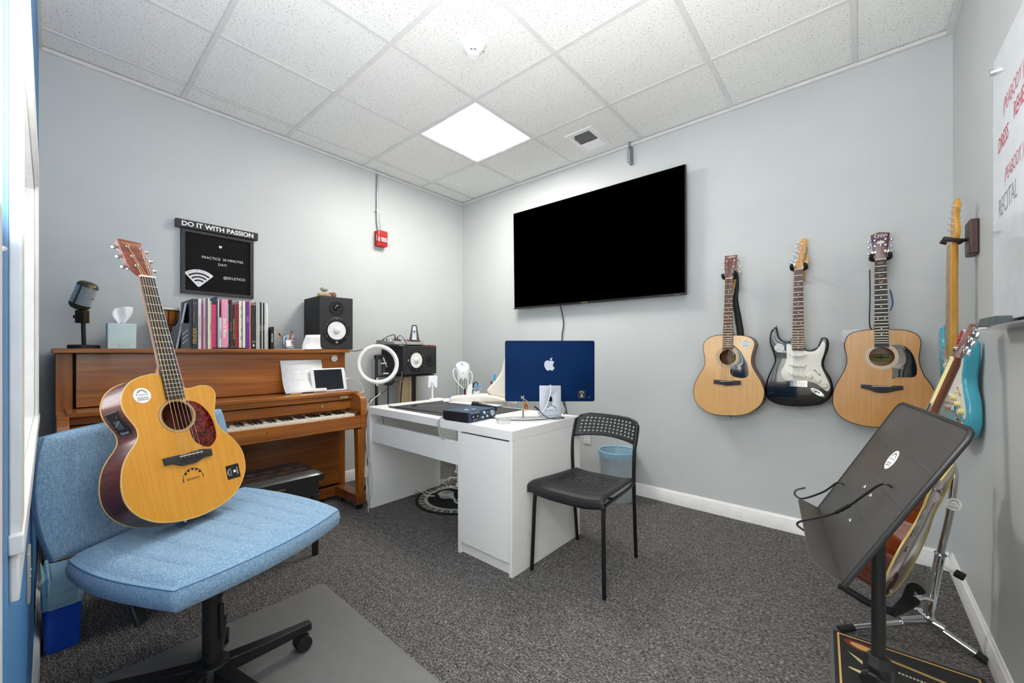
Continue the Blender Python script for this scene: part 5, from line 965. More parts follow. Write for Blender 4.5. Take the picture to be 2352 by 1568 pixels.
ms = thing('mouse', 'white computer mouse beside the phone stand', 'mouse', (.855, -.935, ZM)); b = MB().ball((0, 0, 0), .030, .055, .022, 20, FR((.856, -.93, ZM + .0015), (.9, .4, 0), (-.4, .9, 0)))
b.v = [(x, y, max(z, ZM)) for x, y, z in b.v]; P('shell', b, M('f3f3f3', .2, coat=.5, name='gloss_white'), ms); P('base_plate', MB().plate([circ(0, 0, .028, 24, .050)], 0, .003, FR((.856, -.93, ZM), (.9, .4, 0), (-.4, .9, 0))), ALU, ms)
ps = thing('phone_stand', 'white phone stand with a round base at the back of the desk', 'phone stand', (.715, -.925, DZ))
P('base', MB().lathe([(.060, 0), (.060, .007), (.054, .011), (.001, .012)], T(.718, -.925, DZ), 36), TRIMW, ps); P('post', MB().cyl((.690, -.945, DZ + .01), (.690, -.945, DZ + .125), .008, .0065, 16), TRIMW, ps)
P('ball_joint', MB().ball((.690, -.945, DZ + .135), .012), TRIMW, ps)
hm2 = FR((.682, -.935, DZ + .145), (.72, .69, 0), (-.1, .1, 1))
P('phone_plate', MB().plate([[(-.036, -.045)] + [(-.036 + .0, -.048), (-.020, -.048), (-.018, -.036), (.018, -.036), (.020, -.048), (.036, -.048)] + rrect(-.036, .036, -.02, .048, .006)[0:12]], -.003, .003, hm2, .001), M('e9e7f0', .35, name='white_plastic'), ps)
u = thing('paper_strip', 'dark plastic strip lying on the left of the desk mat', 'strip', (.98, -1.22, ZM)); P('strip', MB().box(-.008, .008, -.10, .10, 0, .002, FR((.97, -1.20, ZM), (.65, -.75, 0), (.75, .65, 0))), M('6a6a6a', .4, name='film_strip'), u); P('clip', MB().box(-.012, .012, -.115, -.08, 0, .005, FR((.97, -1.20, ZM), (.65, -.75, 0), (.75, .65, 0))), BLK, u)
solo('cable', MB().tube(cr([(.70, -1.35, DZ + .003), (.78, -1.38, DZ + .003), (.95, -1.39, ZM + .003), (1.15, -1.37, ZM + .003), (1.30, -1.36, ZM + .003), (1.42, -1.37, ZM + .003), (1.478, -1.375, DZ + .02)], 6), .0024, 6), BLK, 'thin black cable lying along the front of the desk mat', 'cable')
u = thing('cable', 'pale cable hanging down beside the left end of the desk', 'cable', (.66, -1.49, .4))
P('upper_run', MB().tube(cr([(.42, -1.25, DZ + .06), (.56, -1.33, DZ + .07), (.64, -1.44, DZ + .04), (.652, -1.489, DZ - .02), (.650, -1.492, .55), (.665, -1.495, .42), (.652, -1.495, .28), (.665, -1.497, .15), (.67, -1.50, .06)], 6), .0028, 6), M('dededd', .5, name='pale_cable'), u)
P('lower_run', MB().tube(cr([(.66, -1.493, .60), (.70, -1.497, .40), (.745, -1.50, .20), (.735, -1.51, .08), (.70, -1.525, .004)], 6), .0018, 6), M('a9a9a8', .5, name='grey_thin'), u)
solo('guitar_pick', MB().plate([[(p.x, p.y) for p in cr([(0, -.015), (.012, .008), (.006, .0135), (-.006, .0135), (-.012, .008)], 4, True)]], ZM, ZM + .0012, T(1.545, -1.135, 0) @ Matrix.Rotation(.5, 4, 'Z')), M('e07a70', .4), 'coral pink guitar pick on the desk mat right of the blue audio box', 'guitar pick', 'picks on the audio interface')
# ================================================================ black stacking chair beside the desk
bc = thing('stacking_chair', 'black stacking chair with perforated seat and back beside the white desk', 'chair', (2.2, -1.13, 0))
TUBE = M('111112', .35, metal=.2, name='black_tube'); PLA = M('1c1c1d', .5, name='charcoal_plastic')
def holed(nx, ny, hole, fm, fr=.36):
    """sheet of nx x ny cells, round holes where hole(i, j)"""
    v = []; f = []; idx = {}
    def vid(u, w):
        k = (round(u, 5), round(w, 5))
        if k not in idx: idx[k] = len(v); v.append(fm(u / nx, w / ny))
        return idx[k]
    for i in range(nx):
        for j in range(ny):
            o = [vid(i + a, j + b_) for a, b_ in ((0, 0), (.5, 0), (1, 0), (1, .5), (1, 1), (.5, 1), (0, 1), (0, .5))]
            if hole(i, j):
                n_ = [vid(i + .5 + fr * math.cos(R(225 + 45 * k)), j + .5 + fr * math.sin(R(225 + 45 * k))) for k in range(8)]
                for k in range(8): f.append((o[k], o[(k + 1) % 8], n_[(k + 1) % 8], n_[k]))
            else: f.append(tuple(o))
    return MB().add(v, f)
def solid(o, th, off=-1):
    s = o.modifiers.new('thickness', 'SOLIDIFY'); s.thickness = th; s.offset = off; return o
FL, FRt, BL, BRt = Vector((2.019, -1.362, 0)), Vector((2.408, -1.340, 0)), Vector((2.018, -.930, 0)), Vector((2.362, -.900, 0))
def seatp(u, w):
    """u left to right, w front to back"""
    fl, fr_, bl, br_ = Vector((2.000, -1.375, 0)), Vector((2.412, -1.352, 0)), Vector((2.018, -.965, 0)), Vector((2.368, -.940, 0))
    w2 = max(0, (w - .10) / .90); p = (fl * (1 - u) + fr_ * u) * (1 - w2) + (bl * (1 - u) + br_ * u) * w2
    ux = 2 * u - 1; z = .418 + .020 * ux ** 4 + .022 * (1 - w2) - .016 * (1 - ux * ux) * math.sin(math.pi * min(1, w2 * 1.1))
    if w < .22:
        t = (.22 - w) / .22; z -= .062 * t * t * (1 - .10 * ux * ux)
    e = max(0, abs(ux) - .86) / .14; z -= .016 * e * e
    return (p.x, p.y + .012 * (1 - ux * ux) * (w > .9), z)
solid(P('seat', holed(17, 18, lambda i, j: 2 <= i <= 14 and 6 <= j <= 15 and not (j == 15 and (i < 3 or i > 13)), seatp, .33), PLA, bc, ang=50), .004)
def backp(u, w):
    ux = 2 * u - 1; k = .16 if w > .5 else 0; u2 = .5 + (u - .5) * math.sqrt(max(.3, 1 - k * max(0, (w - .5) * 2) ** 2.5 * 1.3))
    x = 1.996 + .378 * u2; y = -.944 + .030 * u + .036 * (1 - ux * ux) + .052 * w
    z = .600 + .138 * w + .022 * (1 - ux * ux) * (1 - w) - .014 * max(0, abs(ux) - .7) / .3 * (w > .8)
    return (x, y, z - .008 * u)
solid(P('backrest', holed(16, 7, lambda i, j: 1 <= i <= 14 and 1 <= j <= 5 and not (j == 5 and i in (1, 14)), backp, .31), PLA, bc, ang=50), .005)
def leg(name, pts, r=.0098): P(name, MB().tube(cr(pts, 5), r, 12), TUBE, bc)
leg('leg', [FL, (2.024, -1.355, .2), (2.026, -1.345, .36), (2.030, -1.330, .400)]); leg('leg', [FRt, (2.402, -1.334, .2), (2.396, -1.325, .36), (2.392, -1.31, .400)])
leg('leg', [BL, (2.012, -.945, .2), (2.004, -.955, .42), (1.998, -.952, .56), (1.994, -.935, .64), (1.993, -.91, .70)]); leg('leg', [BRt, (2.362, -.915, .2), (2.362, -.928, .42), (2.364, -.925, .56), (2.364, -.908, .64), (2.36, -.885, .70)])
leg('seat_rail', [(2.030, -1.330, .398), (2.026, -1.2, .400), (2.014, -1.02, .398), (2.005, -.953, .408)], .008); leg('seat_rail', [(2.392, -1.31, .398), (2.388, -1.2, .400), (2.372, -1.0, .398), (2.362, -.928, .410)], .008)
leg('cross_rail', [(2.026, -1.2, .392), (2.388, -1.19, .392)], .007)
# waste bin by the back wall
wb = thing('waste_bin', 'translucent grey waste bin with pale blue liner by the back wall', 'waste bin', (1.895, -.158, 0)); wm = T(1.895, -.158, 0)
P('bin_body', MB().lathe([(.001, .004), (.114, .004), (.116, .0), (.118, .004), (.137, .355), (.134, .355), (.1145, .01)], wm, 40, caps=False), M('c3cacd', .2, alpha=.55, trans=.15, name='clear_grey_plastic'), wb)
P('bin_rim', MB().tube([(x, y, .355) for x, y in circ(0, 0, .1375, 40)], .006, 8, wm, closed=True), M('8cc2dd', .3, name='pale_blue_rim'), wb)
P('bin_liner', MB().loft([[(.0 + r * (1 + .012 * math.sin(9 * a) * k) * math.cos(a), r * (1 + .012 * math.sin(7 * a + 1) * k) * math.sin(a), z) for a in [2 * math.pi * q / 48 for q in range(48)]] for r, z, k in ((.10, .03, 1), (.115, .12, 1), (.122, .22, 1), (.1325, .345, .3), (.140, .362, .2), (.143, .35, .6), (.141, .315, 1.6))], wm, caps=False), M('a8d6ec', .25, alpha=.62, trans=.2, name='blue_film'), wb)
t = thing('bin_rubbish', 'crumpled pale paper inside the translucent grey bin', 'rubbish', (1.895, -.158, .03))
for k, (x, y, z) in enumerate(((-.03, -.03, .07), (.04, -.02, .08), (.0, .04, .10))): P('paper_ball', MB().ball((1.895 + x, -.158 + y, z), .045, n=9), PAPER if k else M('b9a27c', .8), t)
# round piano rug and the floor cables under the desk
rg = thing('round_rug', 'round black rug with a ring of piano keys under the desk', 'rug', (1.0, -.95, 0)); rc = T(1.0, -.95, 0)
BR_ = M('171717', .95, name='black_pile', bump=.5, bscale=500); CRM = M('c9c5b5', .95, name='cream_pile')
P('pile', MB().lathe([(.001, 0), (.308, 0), (.311, .004), (.308, .008), (.001, .008)], rc, 60), BR_, rg)
P('key_ring', MB().plate([circ(0, 0, .288, 64), circ(0, 0, .222, 64)], .008, .0086, rc), CRM, rg)
b = MB()
for k in range(105):
    a = 2 * math.pi * k / 105
    if k % 7 in (2, 6): b.box(.238, .288, -.0006, .0006, .0086, .009, rc @ Matrix.Rotation(a, 4, 'Z'))
    else: b.box(.246, .288, -.0052, .0052, .0086, .009, rc @ Matrix.Rotation(a, 4, 'Z'))
P('black_keys', b, BR_, rg, kind='stuff')
cl_ = cr([(-.12, .035), (-.17, .02), (-.15, -.01), (-.09, 0), (-.02, -.03), (.04, -.10), (.10, -.10), (.11, -.04), (.05, -.02), (.03, -.06)], 6)
P('clef', MB().tube([(p.x, p.y, .009) for p in cl_], .009, 6, rc @ Matrix.Rotation(R(20), 4, 'Z')), CRM, rg)
cc = thing('cable_tangle', 'tangle of white cables on the floor under the desk', 'cables', (.9, -.9, 0))
random.seed(12)
WC = M('e4e4e2', .5, name='white_cord')
for k in range(6):
    p = Vector((.70 + .05 * k, -.70 - .03 * k, .018)); pts = [p]; a = random.uniform(0, 6)
    for q in range(12):
        a += random.uniform(-1.2, 1.2); p = p + Vector((.06 * math.cos(a), .06 * math.sin(a), 0)); p.x = min(max(p.x, .70), 1.25); p.y = min(max(p.y, -1.12), -.45); pts.append(Vector((p.x, p.y, .014 + .012 * (q % 3) + .004 * k)))
    P('cord', MB().tube(cr(pts, 5), .0035, 6), WC, cc)
P('coil', MB().tube([(.955 + .05 * math.cos(t_ * .5) * (1 + .1 * math.sin(t_)), -1.02 + .045 * math.sin(t_ * .5), .016 + .001 * t_) for t_ in range(40)], .0035, 6), WC, cc)
P('power_bar', MB().box(.80, .98, -.80, -.755, .0, .03), TRIMW, cc, bev=.005)
solo('cable', MB().tube(cr([(.72, -.55, .008), (.80, -.48, .008), (.92, -.52, .008), (.90, -.62, .008), (.75, -.64, .008), (.70, -.58, .010)], 6), .005, 6), BLK, 'loop of black cable on the carpet behind the white cable tangle', 'cable')
solo('cable', MB().tube(cr([(.70, -1.40, .64), (.80, -1.42, .55), (.83, -1.30, .46), (.75, -1.12, .36), (.80, -.95, .33), (.95, -.80, .32), (1.1, -.70, .20), (1.15, -.62, .012)], 6), .003, 6), M('6f6f6f', .5, name='grey_cord'), 'grey cable sagging below the desk apron', 'cable')
# ================================================================ corner: speaker stand, sideways speaker, mixer, metronome
st = thing('speaker_stand', 'wood and black speaker stand in the corner behind the desk', 'speaker stand', (.20, -.80, 0))
P('top_plate', MB().box(.05, .30, -.95, -.62, .875, .888), BLK, st, bev=.002); P('wood_column', MB().box(.17, .205, -.92, -.80, .02, .875), WOOD('pale_ply', 'b39a72', 'cdb58c', 'dcc7a1', (60, 60, 4), .5, 0), st, bev=.002)
P('black_column', MB().box(.172, .206, -.7995, -.755, .02, .875), BLK, st, bev=.002); P('edge_strip', MB().box(.17, .205, -.7545, -.742, .02, .875), bpy.data.materials['pale_ply'], st); P('base_plate', MB().box(.04, .33, -.98, -.62, 0, .02), BLK, st, bev=.003)
speaker('black studio speaker lying sideways on the corner stand', FR((.335, -.797, 1.018), (-.115, .993, 0), (0, 0, 1)), .389, .25, .29, (-.055, 0), (.118, 0), side=True)
ZS = 1.144
mx = thing('audio_mixer', 'grey audio mixer with knobs on the sideways speaker', 'mixer', (.2, -.87, ZS)); MG = M('a7aba6', .45, name='mixer_grey'); xm = FR((.19, -.885, ZS + .008), (-.115, .993, 0), (-.993, -.115, 0))
P('body', MB().loft([[(-.19, -.12, 0), (.15, -.12, 0), (.15, .12, 0), (-.19, .12, 0)], [(-.19, -.12, .026), (.15, -.12, .026), (.15, .12, .045), (-.19, .12, .045)]], xm), MG, mx, bev=.004)
P('dark_foot', MB().box(-.15, -.13, -.11, .11, -.008, 0, xm).box(.11, .13, -.11, .11, -.008, 0, xm), RUB, mx); random.seed(2)
for i in range(10):
    for j in range(4):
        x = -.17 + .033 * i; y = -.09 + .045 * j; zz = .026 + .019 * (y + .12) / .24
        P('mixer_knob', MB().cyl((x, y, zz), (x, y, zz + .013), .0065, .005, 10, xm), M(('8d9196', 'd8d9d6', '2d2e30', 'b3483c')[(i * 3 + j) % 4 if j < 3 else 2], .4), mx)
for k, y in enumerate((-.10, -.075)):
    p = xm @ Vector((y, -.02, .032)); P('plug', MB().cyl(p, p + Vector((0, 0, .035)), .0065, n=10), BLK, mx)
solo('cable', MB().tube(cr([tuple(xm @ Vector((-.10, -.02, .065))), tuple(xm @ Vector((-.105, -.02, .085))), tuple(xm @ Vector((-.15, -.0, .075))), (.20, -1.14, 1.165), (.20, -1.24, 1.12), (.20, -1.34, 1.098), (.18, -1.42, 1.118), (.05, -1.43, 1.19)], 6), .0038, 7), BLK, 'black cable sweeping from the grey mixer to the upright speaker', 'cable')
solo('cable', MB().tube(cr([tuple(xm @ Vector((-.075, -.02, .065))), tuple(xm @ Vector((-.07, -.06, .08))), (.36, -.955, 1.15), (.372, -.96, 1.04), (.372, -.98, .92), (.34, -1.0, .80), (.30, -.98, .5), (.3, -.95, .1)], 6), .0026, 6), BLK, 'thin black cable hanging from the grey mixer across the sideways speaker', 'cable')
mt_ = thing('metronome', 'dark pyramid metronome with silver front on the grey mixer', 'metronome', (.30, -.80, ZS + .03)); nm_ = FR((.245, -.80, ZS + .036), (.58, .81, 0), (0, 0, 1))
P('case', MB().loft([[(-.046, 0, -.040), (.046, 0, -.040), (.046, 0, .040), (-.046, 0, .040)], [(-.022, .145, -.022), (.022, .145, -.022), (.022, .145, .022), (-.022, .145, .022)], [(-.014, .152, -.014), (.014, .152, -.014), (.014, .152, .014), (-.014, .152, .014)]], nm_), M('3a332f', .4, name='dark_brown_plastic'), mt_, bev=.002)
fm_ = nm_ @ FR((0, 0, .0415), (1, 0, 0), (0, 1, -.124)); P('scale_plate', MB().plate([[(-.020, .018), (.020, .018), (.0135, .135), (0, .142), (-.0135, .135)]], 0, .001, fm_), M('d9dcdd', .25, metal=.3, name='silver_scale'), mt_)
P('pendulum', MB().box(-.0015, .0015, .02, .13, .002, .0035, fm_), STEEL, mt_); P('weight', MB().plate([[(-.007, .10), (.007, .10), (.005, .082), (-.005, .082)]], .002, .006, fm_), M('55585b', .3, metal=.6, name='weight_metal'), mt_)
b = MB()
for k in range(12): b.box(-.014, -.004, .028 + .006 * k, .0292 + .006 * k, .001, .0013, fm_).box(.004, .014, .031 + .006 * k, .0322 + .006 * k, .001, .0013, fm_)
P('scale_marks', b, INK, mt_)
solo('pick_tin', MB().box(.16, .30, -.66, -.60, ZS + .001, ZS + .010), M('a2522a', .5, var=.3, name='copper_strip'), 'flat copper coloured strip on the right end of the sideways speaker', 'strip', bev=.001)
# ring light with its stands
rl = thing('ring_light', 'white ring light with a phone clamp between the piano and the desk', 'ring light', (.46, -1.275, 0)); ro = Vector((.49, -1.305, .998)); rm = FR(ro, (.42, .90, .0), (-.16, .07, 1))
P('ring_tube', MB().tube([(x, y, 0) for x, y in circ(0, 0, .1385, 56)], .0165, 12, rm, closed=True), M('ecebe9', .3, coat=.3, name='white_diffuser'), rl)
P('ring_back', MB().plate([circ(0, 0, .150, 48), circ(0, 0, .126, 48)], -.020, -.013, rm), M('4a4a4c', .5, name='ring_back'), rl)
P('main_pole', MB().cyl((.452, -1.295, 0), (.452, -1.295, 1.06), .011, n=14), BLK, rl); P('pole_label', MB().box(.4635, .4645, -1.304, -1.287, .83, .90), PAPER, rl)
P('clamp_head', MB().box(.44, .47, -1.31, -1.262, 1.035, 1.068), BLK, rl, bev=.004); P('clamp_joint', MB().ball((.462, -1.253, 1.053), .016, n=12), BLK, rl)
P('clamp_arm', MB().tube([(.47, -1.25, 1.05), (.478, -1.238, 1.01), (.482, -1.225, .972)], .007, 8), STEEL, rl); P('phone_clamp', MB().box(-.014, .014, -.055, .03, -.006, .006, FR((.47, -1.243, .978), (.3, .95, 0), (-.12, .12, 1))), BLK, rl, bev=.002)
P('clamp_jaw', MB().box(-.022, .022, -.006, .006, -.012, .018, FR((.475, -1.25, 1.00), (.3, .95, 0), (-.12, .12, 1))).box(-.022, .022, -.006, .006, -.012, .018, FR((.485, -1.238, .922), (.3, .95, 0), (-.12, .12, 1))), STEEL, rl, bev=.002)
P('tray_bar', MB().box(-.055, .055, -.008, .008, -.012, .012, FR((.475, -1.25, .905), (.3, .95, .05), (0, 0, 1))), BLK, rl, bev=.003)
cb = P('control_box', MB().plate([[(-.048, .016), (.048, .022), (.046, .0), (.026, -.022), (-.012, -.026), (-.04, -.008)]], -.012, .012, FR((.488, -1.215, .852), (.3, .95, 0), (0, 0, 1)), .003), BLK, rl)
P('box_buttons', MB().cyl((-.02, .006, .012), (-.02, .006, .014), .005, n=10, m=FR((.488, -1.215, .852), (.3, .95, 0), (0, 0, 1))).cyl((0, .008, .012), (0, .008, .014), .005, n=10, m=FR((.488, -1.215, .852), (.3, .95, 0), (0, 0, 1))).cyl((.02, .010, .012), (.02, .010, .014), .005, n=10, m=FR((.488, -1.215, .852), (.3, .95, 0), (0, 0, 1))), STEEL, cb)
P('light_post', MB().cyl((.485, -1.215, 0), (.485, -1.215, .85), .0055, n=10), BLK, rl)
for k in range(3):
    a = R(30 + 120 * k); P('foot', MB().tube([(.452, -1.295, .22), (.452 + .12 * math.cos(a), -1.295 + .12 * math.sin(a), .03), (.452 + .15 * math.cos(a), -1.295 + .15 * math.sin(a), .006)], .007, 8), BLK, rl)
solo('cable', MB().tube(cr([(.50, -1.195, .86), (.47, -1.12, .855), (.42, -1.05, .87), (.38, -1.02, .93)], 6), .004, 6), BLK, 'black cord between the ring light box and the sideways speaker', 'cord')
solo('cable', MB().tube(cr([(.49, -1.20, .845), (.46, -1.22, .79), (.43, -1.30, .74), (.42, -1.34, .70), (.40, -1.36, .4), (.4, -1.3, .01)], 6), .003, 6), BLK, 'black wire trailing down from the ring light control box', 'cord')
solo('cable', MB().tube(cr([(.30, -.96, .88), (.31, -.975, .75), (.31, -.985, .62), (.32, -.97, .3), (.33, -.95, .02)], 6), .0035, 6), BLK, 'black lead hanging beside the wooden stand column', 'cord')
# ---- tower fan, supplies table and the cream chair behind the desk
fn = thing('tower_fan', 'white tower fan with slanted oval top in the corner', 'fan', (.52, -.47, 0)); fx, fy = .52, -.47
fd = Vector((.80, -.60, 0)); fr_ = Vector((.60, .80, 0))
def fring(z, r, k=1.0): return [(fx + fr_.x * r * math.cos(a) + fd.x * r * k * math.sin(a), fy + fr_.y * r * math.cos(a) + fd.y * r * k * math.sin(a), z(math.sin(a)) if callable(z) else z) for a in [2 * math.pi * q / 32 for q in range(32)]]
FW = M('f1f1f2', .3, coat=.3, name='fan_white')
P('body', MB().loft([fring(0, .075), fring(.02, .062), fring(.5, .059), fring(.80, .060), fring(.88, .063), fring(lambda s: .955 - .028 * s, .064), fring(lambda s: .969 - .030 * s, .058)], caps=True), FW, fn)
P('control_disc', MB().loft([fring(lambda s: .970 - .029 * s, .052), fring(lambda s: .972 - .029 * s, .051)]), M('e4e6ea', .25, name='disc_white'), fn)
dm_ = FR((fx, fy, .972), fr_, (-fd.x, -fd.y, .55)); P('display', MB().box(-.006, .004, -.01, .035, .001, .002, dm_ @ Matrix.Rotation(R(20), 4, 'Z')), M('2f6fb0', .3, name='blue_display'), fn)
P('buttons', MB().cyl((-.02, -.02, 0), (-.02, -.02, .002), .004, n=8, m=dm_).cyl((.01, -.022, 0), (.01, -.022, .002), .004, n=8, m=dm_).cyl((.028, -.012, 0), (.028, -.012, .002), .004, n=8, m=dm_), M('a9adb3', .4), fn)
gm_ = FR((fx + fd.x * .060, fy + fd.y * .060, .40), fr_, (0, 0, 1))
P('grille_back', MB().plate([[(-.034, -.3), (.034, -.3)] + arc(0, .43, .034, 0, 180, 10)], -.004, .001, gm_), M('2c2a29', .8, name='dark_grille'), fn)
for k in range(46): P('grille_slat', MB().box(-.034, .034, -.2 + .0145 * k, -.195 + .0145 * k, .001, .004, gm_), FW, fn)
for x in (-.018, 0, .018): P('grille_bar', MB().box(x - .0015, x + .0015, -.3, .455, .001, .0048, gm_), FW, fn)
P('sensor_dot', MB().cyl((0, .50, 0), (0, .50, .004), .004, n=10, m=gm_), INK, fn)
solo('fan_cord', MB().tube(cr([(fx - fr_.x * .066, fy - fr_.y * .066, .94), tuple(gm_ @ Vector((-.088, .515, -.03))), tuple(gm_ @ Vector((-.075, .45, .0))), tuple(gm_ @ Vector((-.02, .38, .03))), tuple(gm_ @ Vector((.035, .355, .04))), tuple(gm_ @ Vector((.075, .41, .0))), tuple(gm_ @ Vector((.085, .48, -.03))), (fx + fr_.x * .066, fy + fr_.y * .066, .92)], 7), .0045, 8), M('e8f2e2', .4, name='pale_green_cord'), 'pale cord looped around the white tower fan', 'cord')
tbl = thing('side_table', 'small white table behind the desk holding stationery', 'table', (.875, -.56, 0))
P('table_top', MB().box(.71, 1.04, -.715, -.40, .700, .722), WHITE, tbl, bev=.002)
for x in (.73, 1.02):
    for y in (-.695, -.42): P('leg', MB().box(x - .015, x + .015, y - .015, y + .015, 0, .70), WHITE, tbl)
ZT = .722
def at(u, d, z):  # along the view from the desk side: u metres right of the fan, d depth row
    return Vector((.80 + .757 * u - .653 * d, -.62 + .653 * u + .757 * d, z))
t = thing('scissors', 'black handled scissors leaning in front of the tower fan', 'scissors', at(.02, 0, ZT)); p = at(.035, .0, .815)
P('handle_loop', MB().tube([tuple(p + rt * x + Vector((0, 0, z))) for x, z in circ(0, 0, .016, 18, .022)], .0045, 8, closed=True), BLK, t); P('handle_stem', MB().tube([tuple(at(.018, 0, .832)), tuple(at(.010, 0, .80)), tuple(at(.0, 0, ZT))], .006, 8), BLK, t); P('blade', MB().box(-.006, .006, 0, .085, -.001, .001, FR(at(.0, 0, ZT), rt, (.0, 0, 1))), STEEL, t)
t = thing('paper_bag', 'white folded bag standing in front of the tower fan', 'bag', at(-.03, 0, ZT)); w_ = FR(at(-.025, -.02, ZT), rt, (.08, .07, 1))
P('bag_body', MB().loft([[(-.034, 0, -.012), (.03, 0, -.012), (.03, 0, .012), (-.034, 0, .012)], [(.004, .10, -.006), (.034, .10, -.006), (.034, .10, .006), (.004, .10, .006)]], w_), PAPER, t, bev=.002)
t = thing('pencil_pot', 'blue and white pot of pens and blue scissors behind the desk', 'pencil pot', at(.045, -.03, ZT)); w_ = T(*at(.045, -.035, ZT))
P('pot', MB().lathe([(.026, 0), (.028, .045), (.0265, .045), (.0245, .004)], w_, 20), M('e7e9ee', .4), t)
t = thing('scissors', 'light blue scissors standing handles up in the pot of pens', 'scissors', at(.05, -.03, ZT))
for x, z in ((-.012, .088), (.022, .078)): P('handle_loop', MB().tube([tuple(at(.05 + x + a, -.035, ZT + z + b_)) for a, b_ in circ(0, 0, .012, 16, .018)], .0035, 8, closed=True), M('6fb4e8', .35, name='sky_plastic'), t)
P('shank', MB().tube([tuple(at(.05, -.035, ZT + .065)), tuple(at(.047, -.035, ZT + .03))], .007, 8), bpy.data.materials['sky_plastic'], t)
for lab, u, du, c, hgt, cat in (('yellow pencil leaning right in the pot of pens', .062, .018, 'dba72a', .062, 'pencil'), ('red pen standing in the pot of pens', .035, .002, 'b5262c', .055, 'pen'), ('teal pen leaning left in the pot of pens', .028, -.014, '1f6f7d', .058, 'pen'), ('purple marker standing in the pot of pens', .05, .0, '5a3f9e', .05, 'marker')):
    t = thing(cat, lab, cat, at(u, -.035, ZT)); P('shaft', MB().cyl(at(u, -.035, ZT + .01), at(u + du, -.035, ZT + hgt), .0045, n=8), M(c, .4), t); P('tip', MB().cyl(at(u + du, -.035, ZT + hgt), at(u + du * 1.2, -.035, ZT + hgt + .012), .0042, .0015, 8), M('e9e5dc', .5), t)
t = thing('marker', 'dark red marker standing at the left of the stationery', 'marker', at(-.05, -.04, ZT)); P('barrel', MB().cyl(at(-.05, -.05, ZT), at(-.05, -.05, ZT + .035), .009, n=12), M('7d1f22', .4), t); P('cap', MB().cyl(at(-.05, -.05, ZT + .035), at(-.053, -.05, ZT + .065), .008, .006, 12), INK, t)
t = thing('tape_dispenser', 'blue tape dispenser at the back left of the desk', 'tape dispenser', (.86, -.885, DZ)); w_ = FR((.858, -.878, DZ), rt, (0, 0, 1))
P('shell', MB().plate([[(p.x, p.y) for p in cr([(-.045, 0), (.034, 0), (.034, .022), (.012, .032), (-.012, .026), (-.03, .03), (-.045, .022)], 4, True)]], -.018, .012, w_, .003), M('1b52b5', .35, name='royal_blue'), t); P('tape_roll', MB().plate([[(p.x, p.y) for p in cr([(-.012, .004), (.030, .004), (.030, .026), (.008, .036), (-.012, .024)], 4, True)]], .012, .016, w_), M('3aaed0', .3, name='cyan_plastic'), t)
t = thing('hand_gel', 'small clear bottle with green label behind the desk', 'bottle', at(.165, .03, ZT)); w_ = T(*at(.165, .03, ZT))
P('bottle', MB().lathe([(.024, 0), (.026, .004), (.026, .035), (.012, .052), (.010, .060)], w_, 20), M('dfe8e4', .05, trans=.8, name='clear_pet'), t); P('cap', MB().lathe([(.0125, .060), (.0125, .076), (.001, .077)], w_, 16), TRIMW, t); P('label', MB().lathe([(.0268, .006), (.0268, .028)], w_, 20, caps=False), M('4c9a55', .5), t)
t = thing('ruler', 'bright blue plastic ruler standing upright behind the bottle', 'ruler', at(.19, .05, ZT)); w_ = FR(at(.192, .06, ZT), rt, (.04, .03, 1))
P('strip', MB().box(-.010, .010, 0, .175, -.001, .001, w_), M('27a3d6', .3, name='cyan_ruler'), t); P('ruler_holes', MB().cyl((0, .145, .001), (0, .145, .0016), .0025, n=10, m=w_).cyl((0, .12, .001), (0, .12, .0016), .0025, n=10, m=w_), WINK, t)
t = thing('stapler', 'black stapler standing on end beside the blue ruler', 'stapler', at(.175, .06, ZT)); w_ = FR(at(.172, .07, ZT), rt, (-.05, -.04, 1)); P('body', MB().box(-.014, .020, 0, .105, -.012, .012, w_), BLK, t, bev=.004); P('arm', MB().box(-.016, -.002, .05, .118, -.009, .009, w_), BLK, t, bev=.003)
t = thing('brush', 'flat brush with wooden handle and dark bristles behind the desk', 'brush', at(.22, .05, ZT)); w_ = FR(at(.212, .05, ZT), rt, (.33, .28, 1))
P('handle', MB().plate([[(p.x, p.y) for p in cr([(-.007, 0), (.007, 0), (.008, .03), (.015, .07), (-.015, .07), (-.008, .03)], 4, True)]], -.005, .005, w_, .002), M('b8763e', .4, var=.15, name='beech'), t); P('bristles', MB().box(-.015, .015, .070, .115, -.004, .004, w_), M('5a4a42', .8, name='bristle'), t)
t = thing('jar', 'small jar with dark blue lid and blue label at the stationery table right', 'jar', at(.255, .03, ZT)); w_ = T(*at(.255, .03, ZT))
P('jar_body', MB().lathe([(.026, 0), (.028, .005), (.028, .052), (.022, .058)], w_, 20), M('dfe3ea', .1, trans=.5, name='jar_glass'), t); P('jar_lid', MB().lathe([(.027, .056), (.027, .070), (.001, .071)], w_, 20), M('1c2f6b', .35, name='navy_lid'), t); P('jar_label', MB().lathe([(.0286, .012), (.0286, .034)], w_, 20, caps=False), M('2d56b0', .5), t)
cch = thing('office_chair', 'cream padded office chair pushed in behind the white desk', 'chair', (1.05, -.72, 0)); CR_ = M('ece4d6', .55, name='cream_leather', bump=.1, bscale=150)
cw = FR((1.16, -.775, 0), rt, (0, 0, 1))
def prow(y0, pts):  # a padded strip following pts in the chair's own plane
    return pts
arm_o = [(-.30, .722), (-.29, .752), (-.20, .763), (-.05, .767), (.02, .760), (.10, .742), (.17, .722), (.17, .714), (-.28, .714)]
P('arm_pad', MB().plate([[(p.x, p.y) for p in cr(arm_o, 4, True)]], -.06, .035, cw, .012), CR_, cch, ang=60)
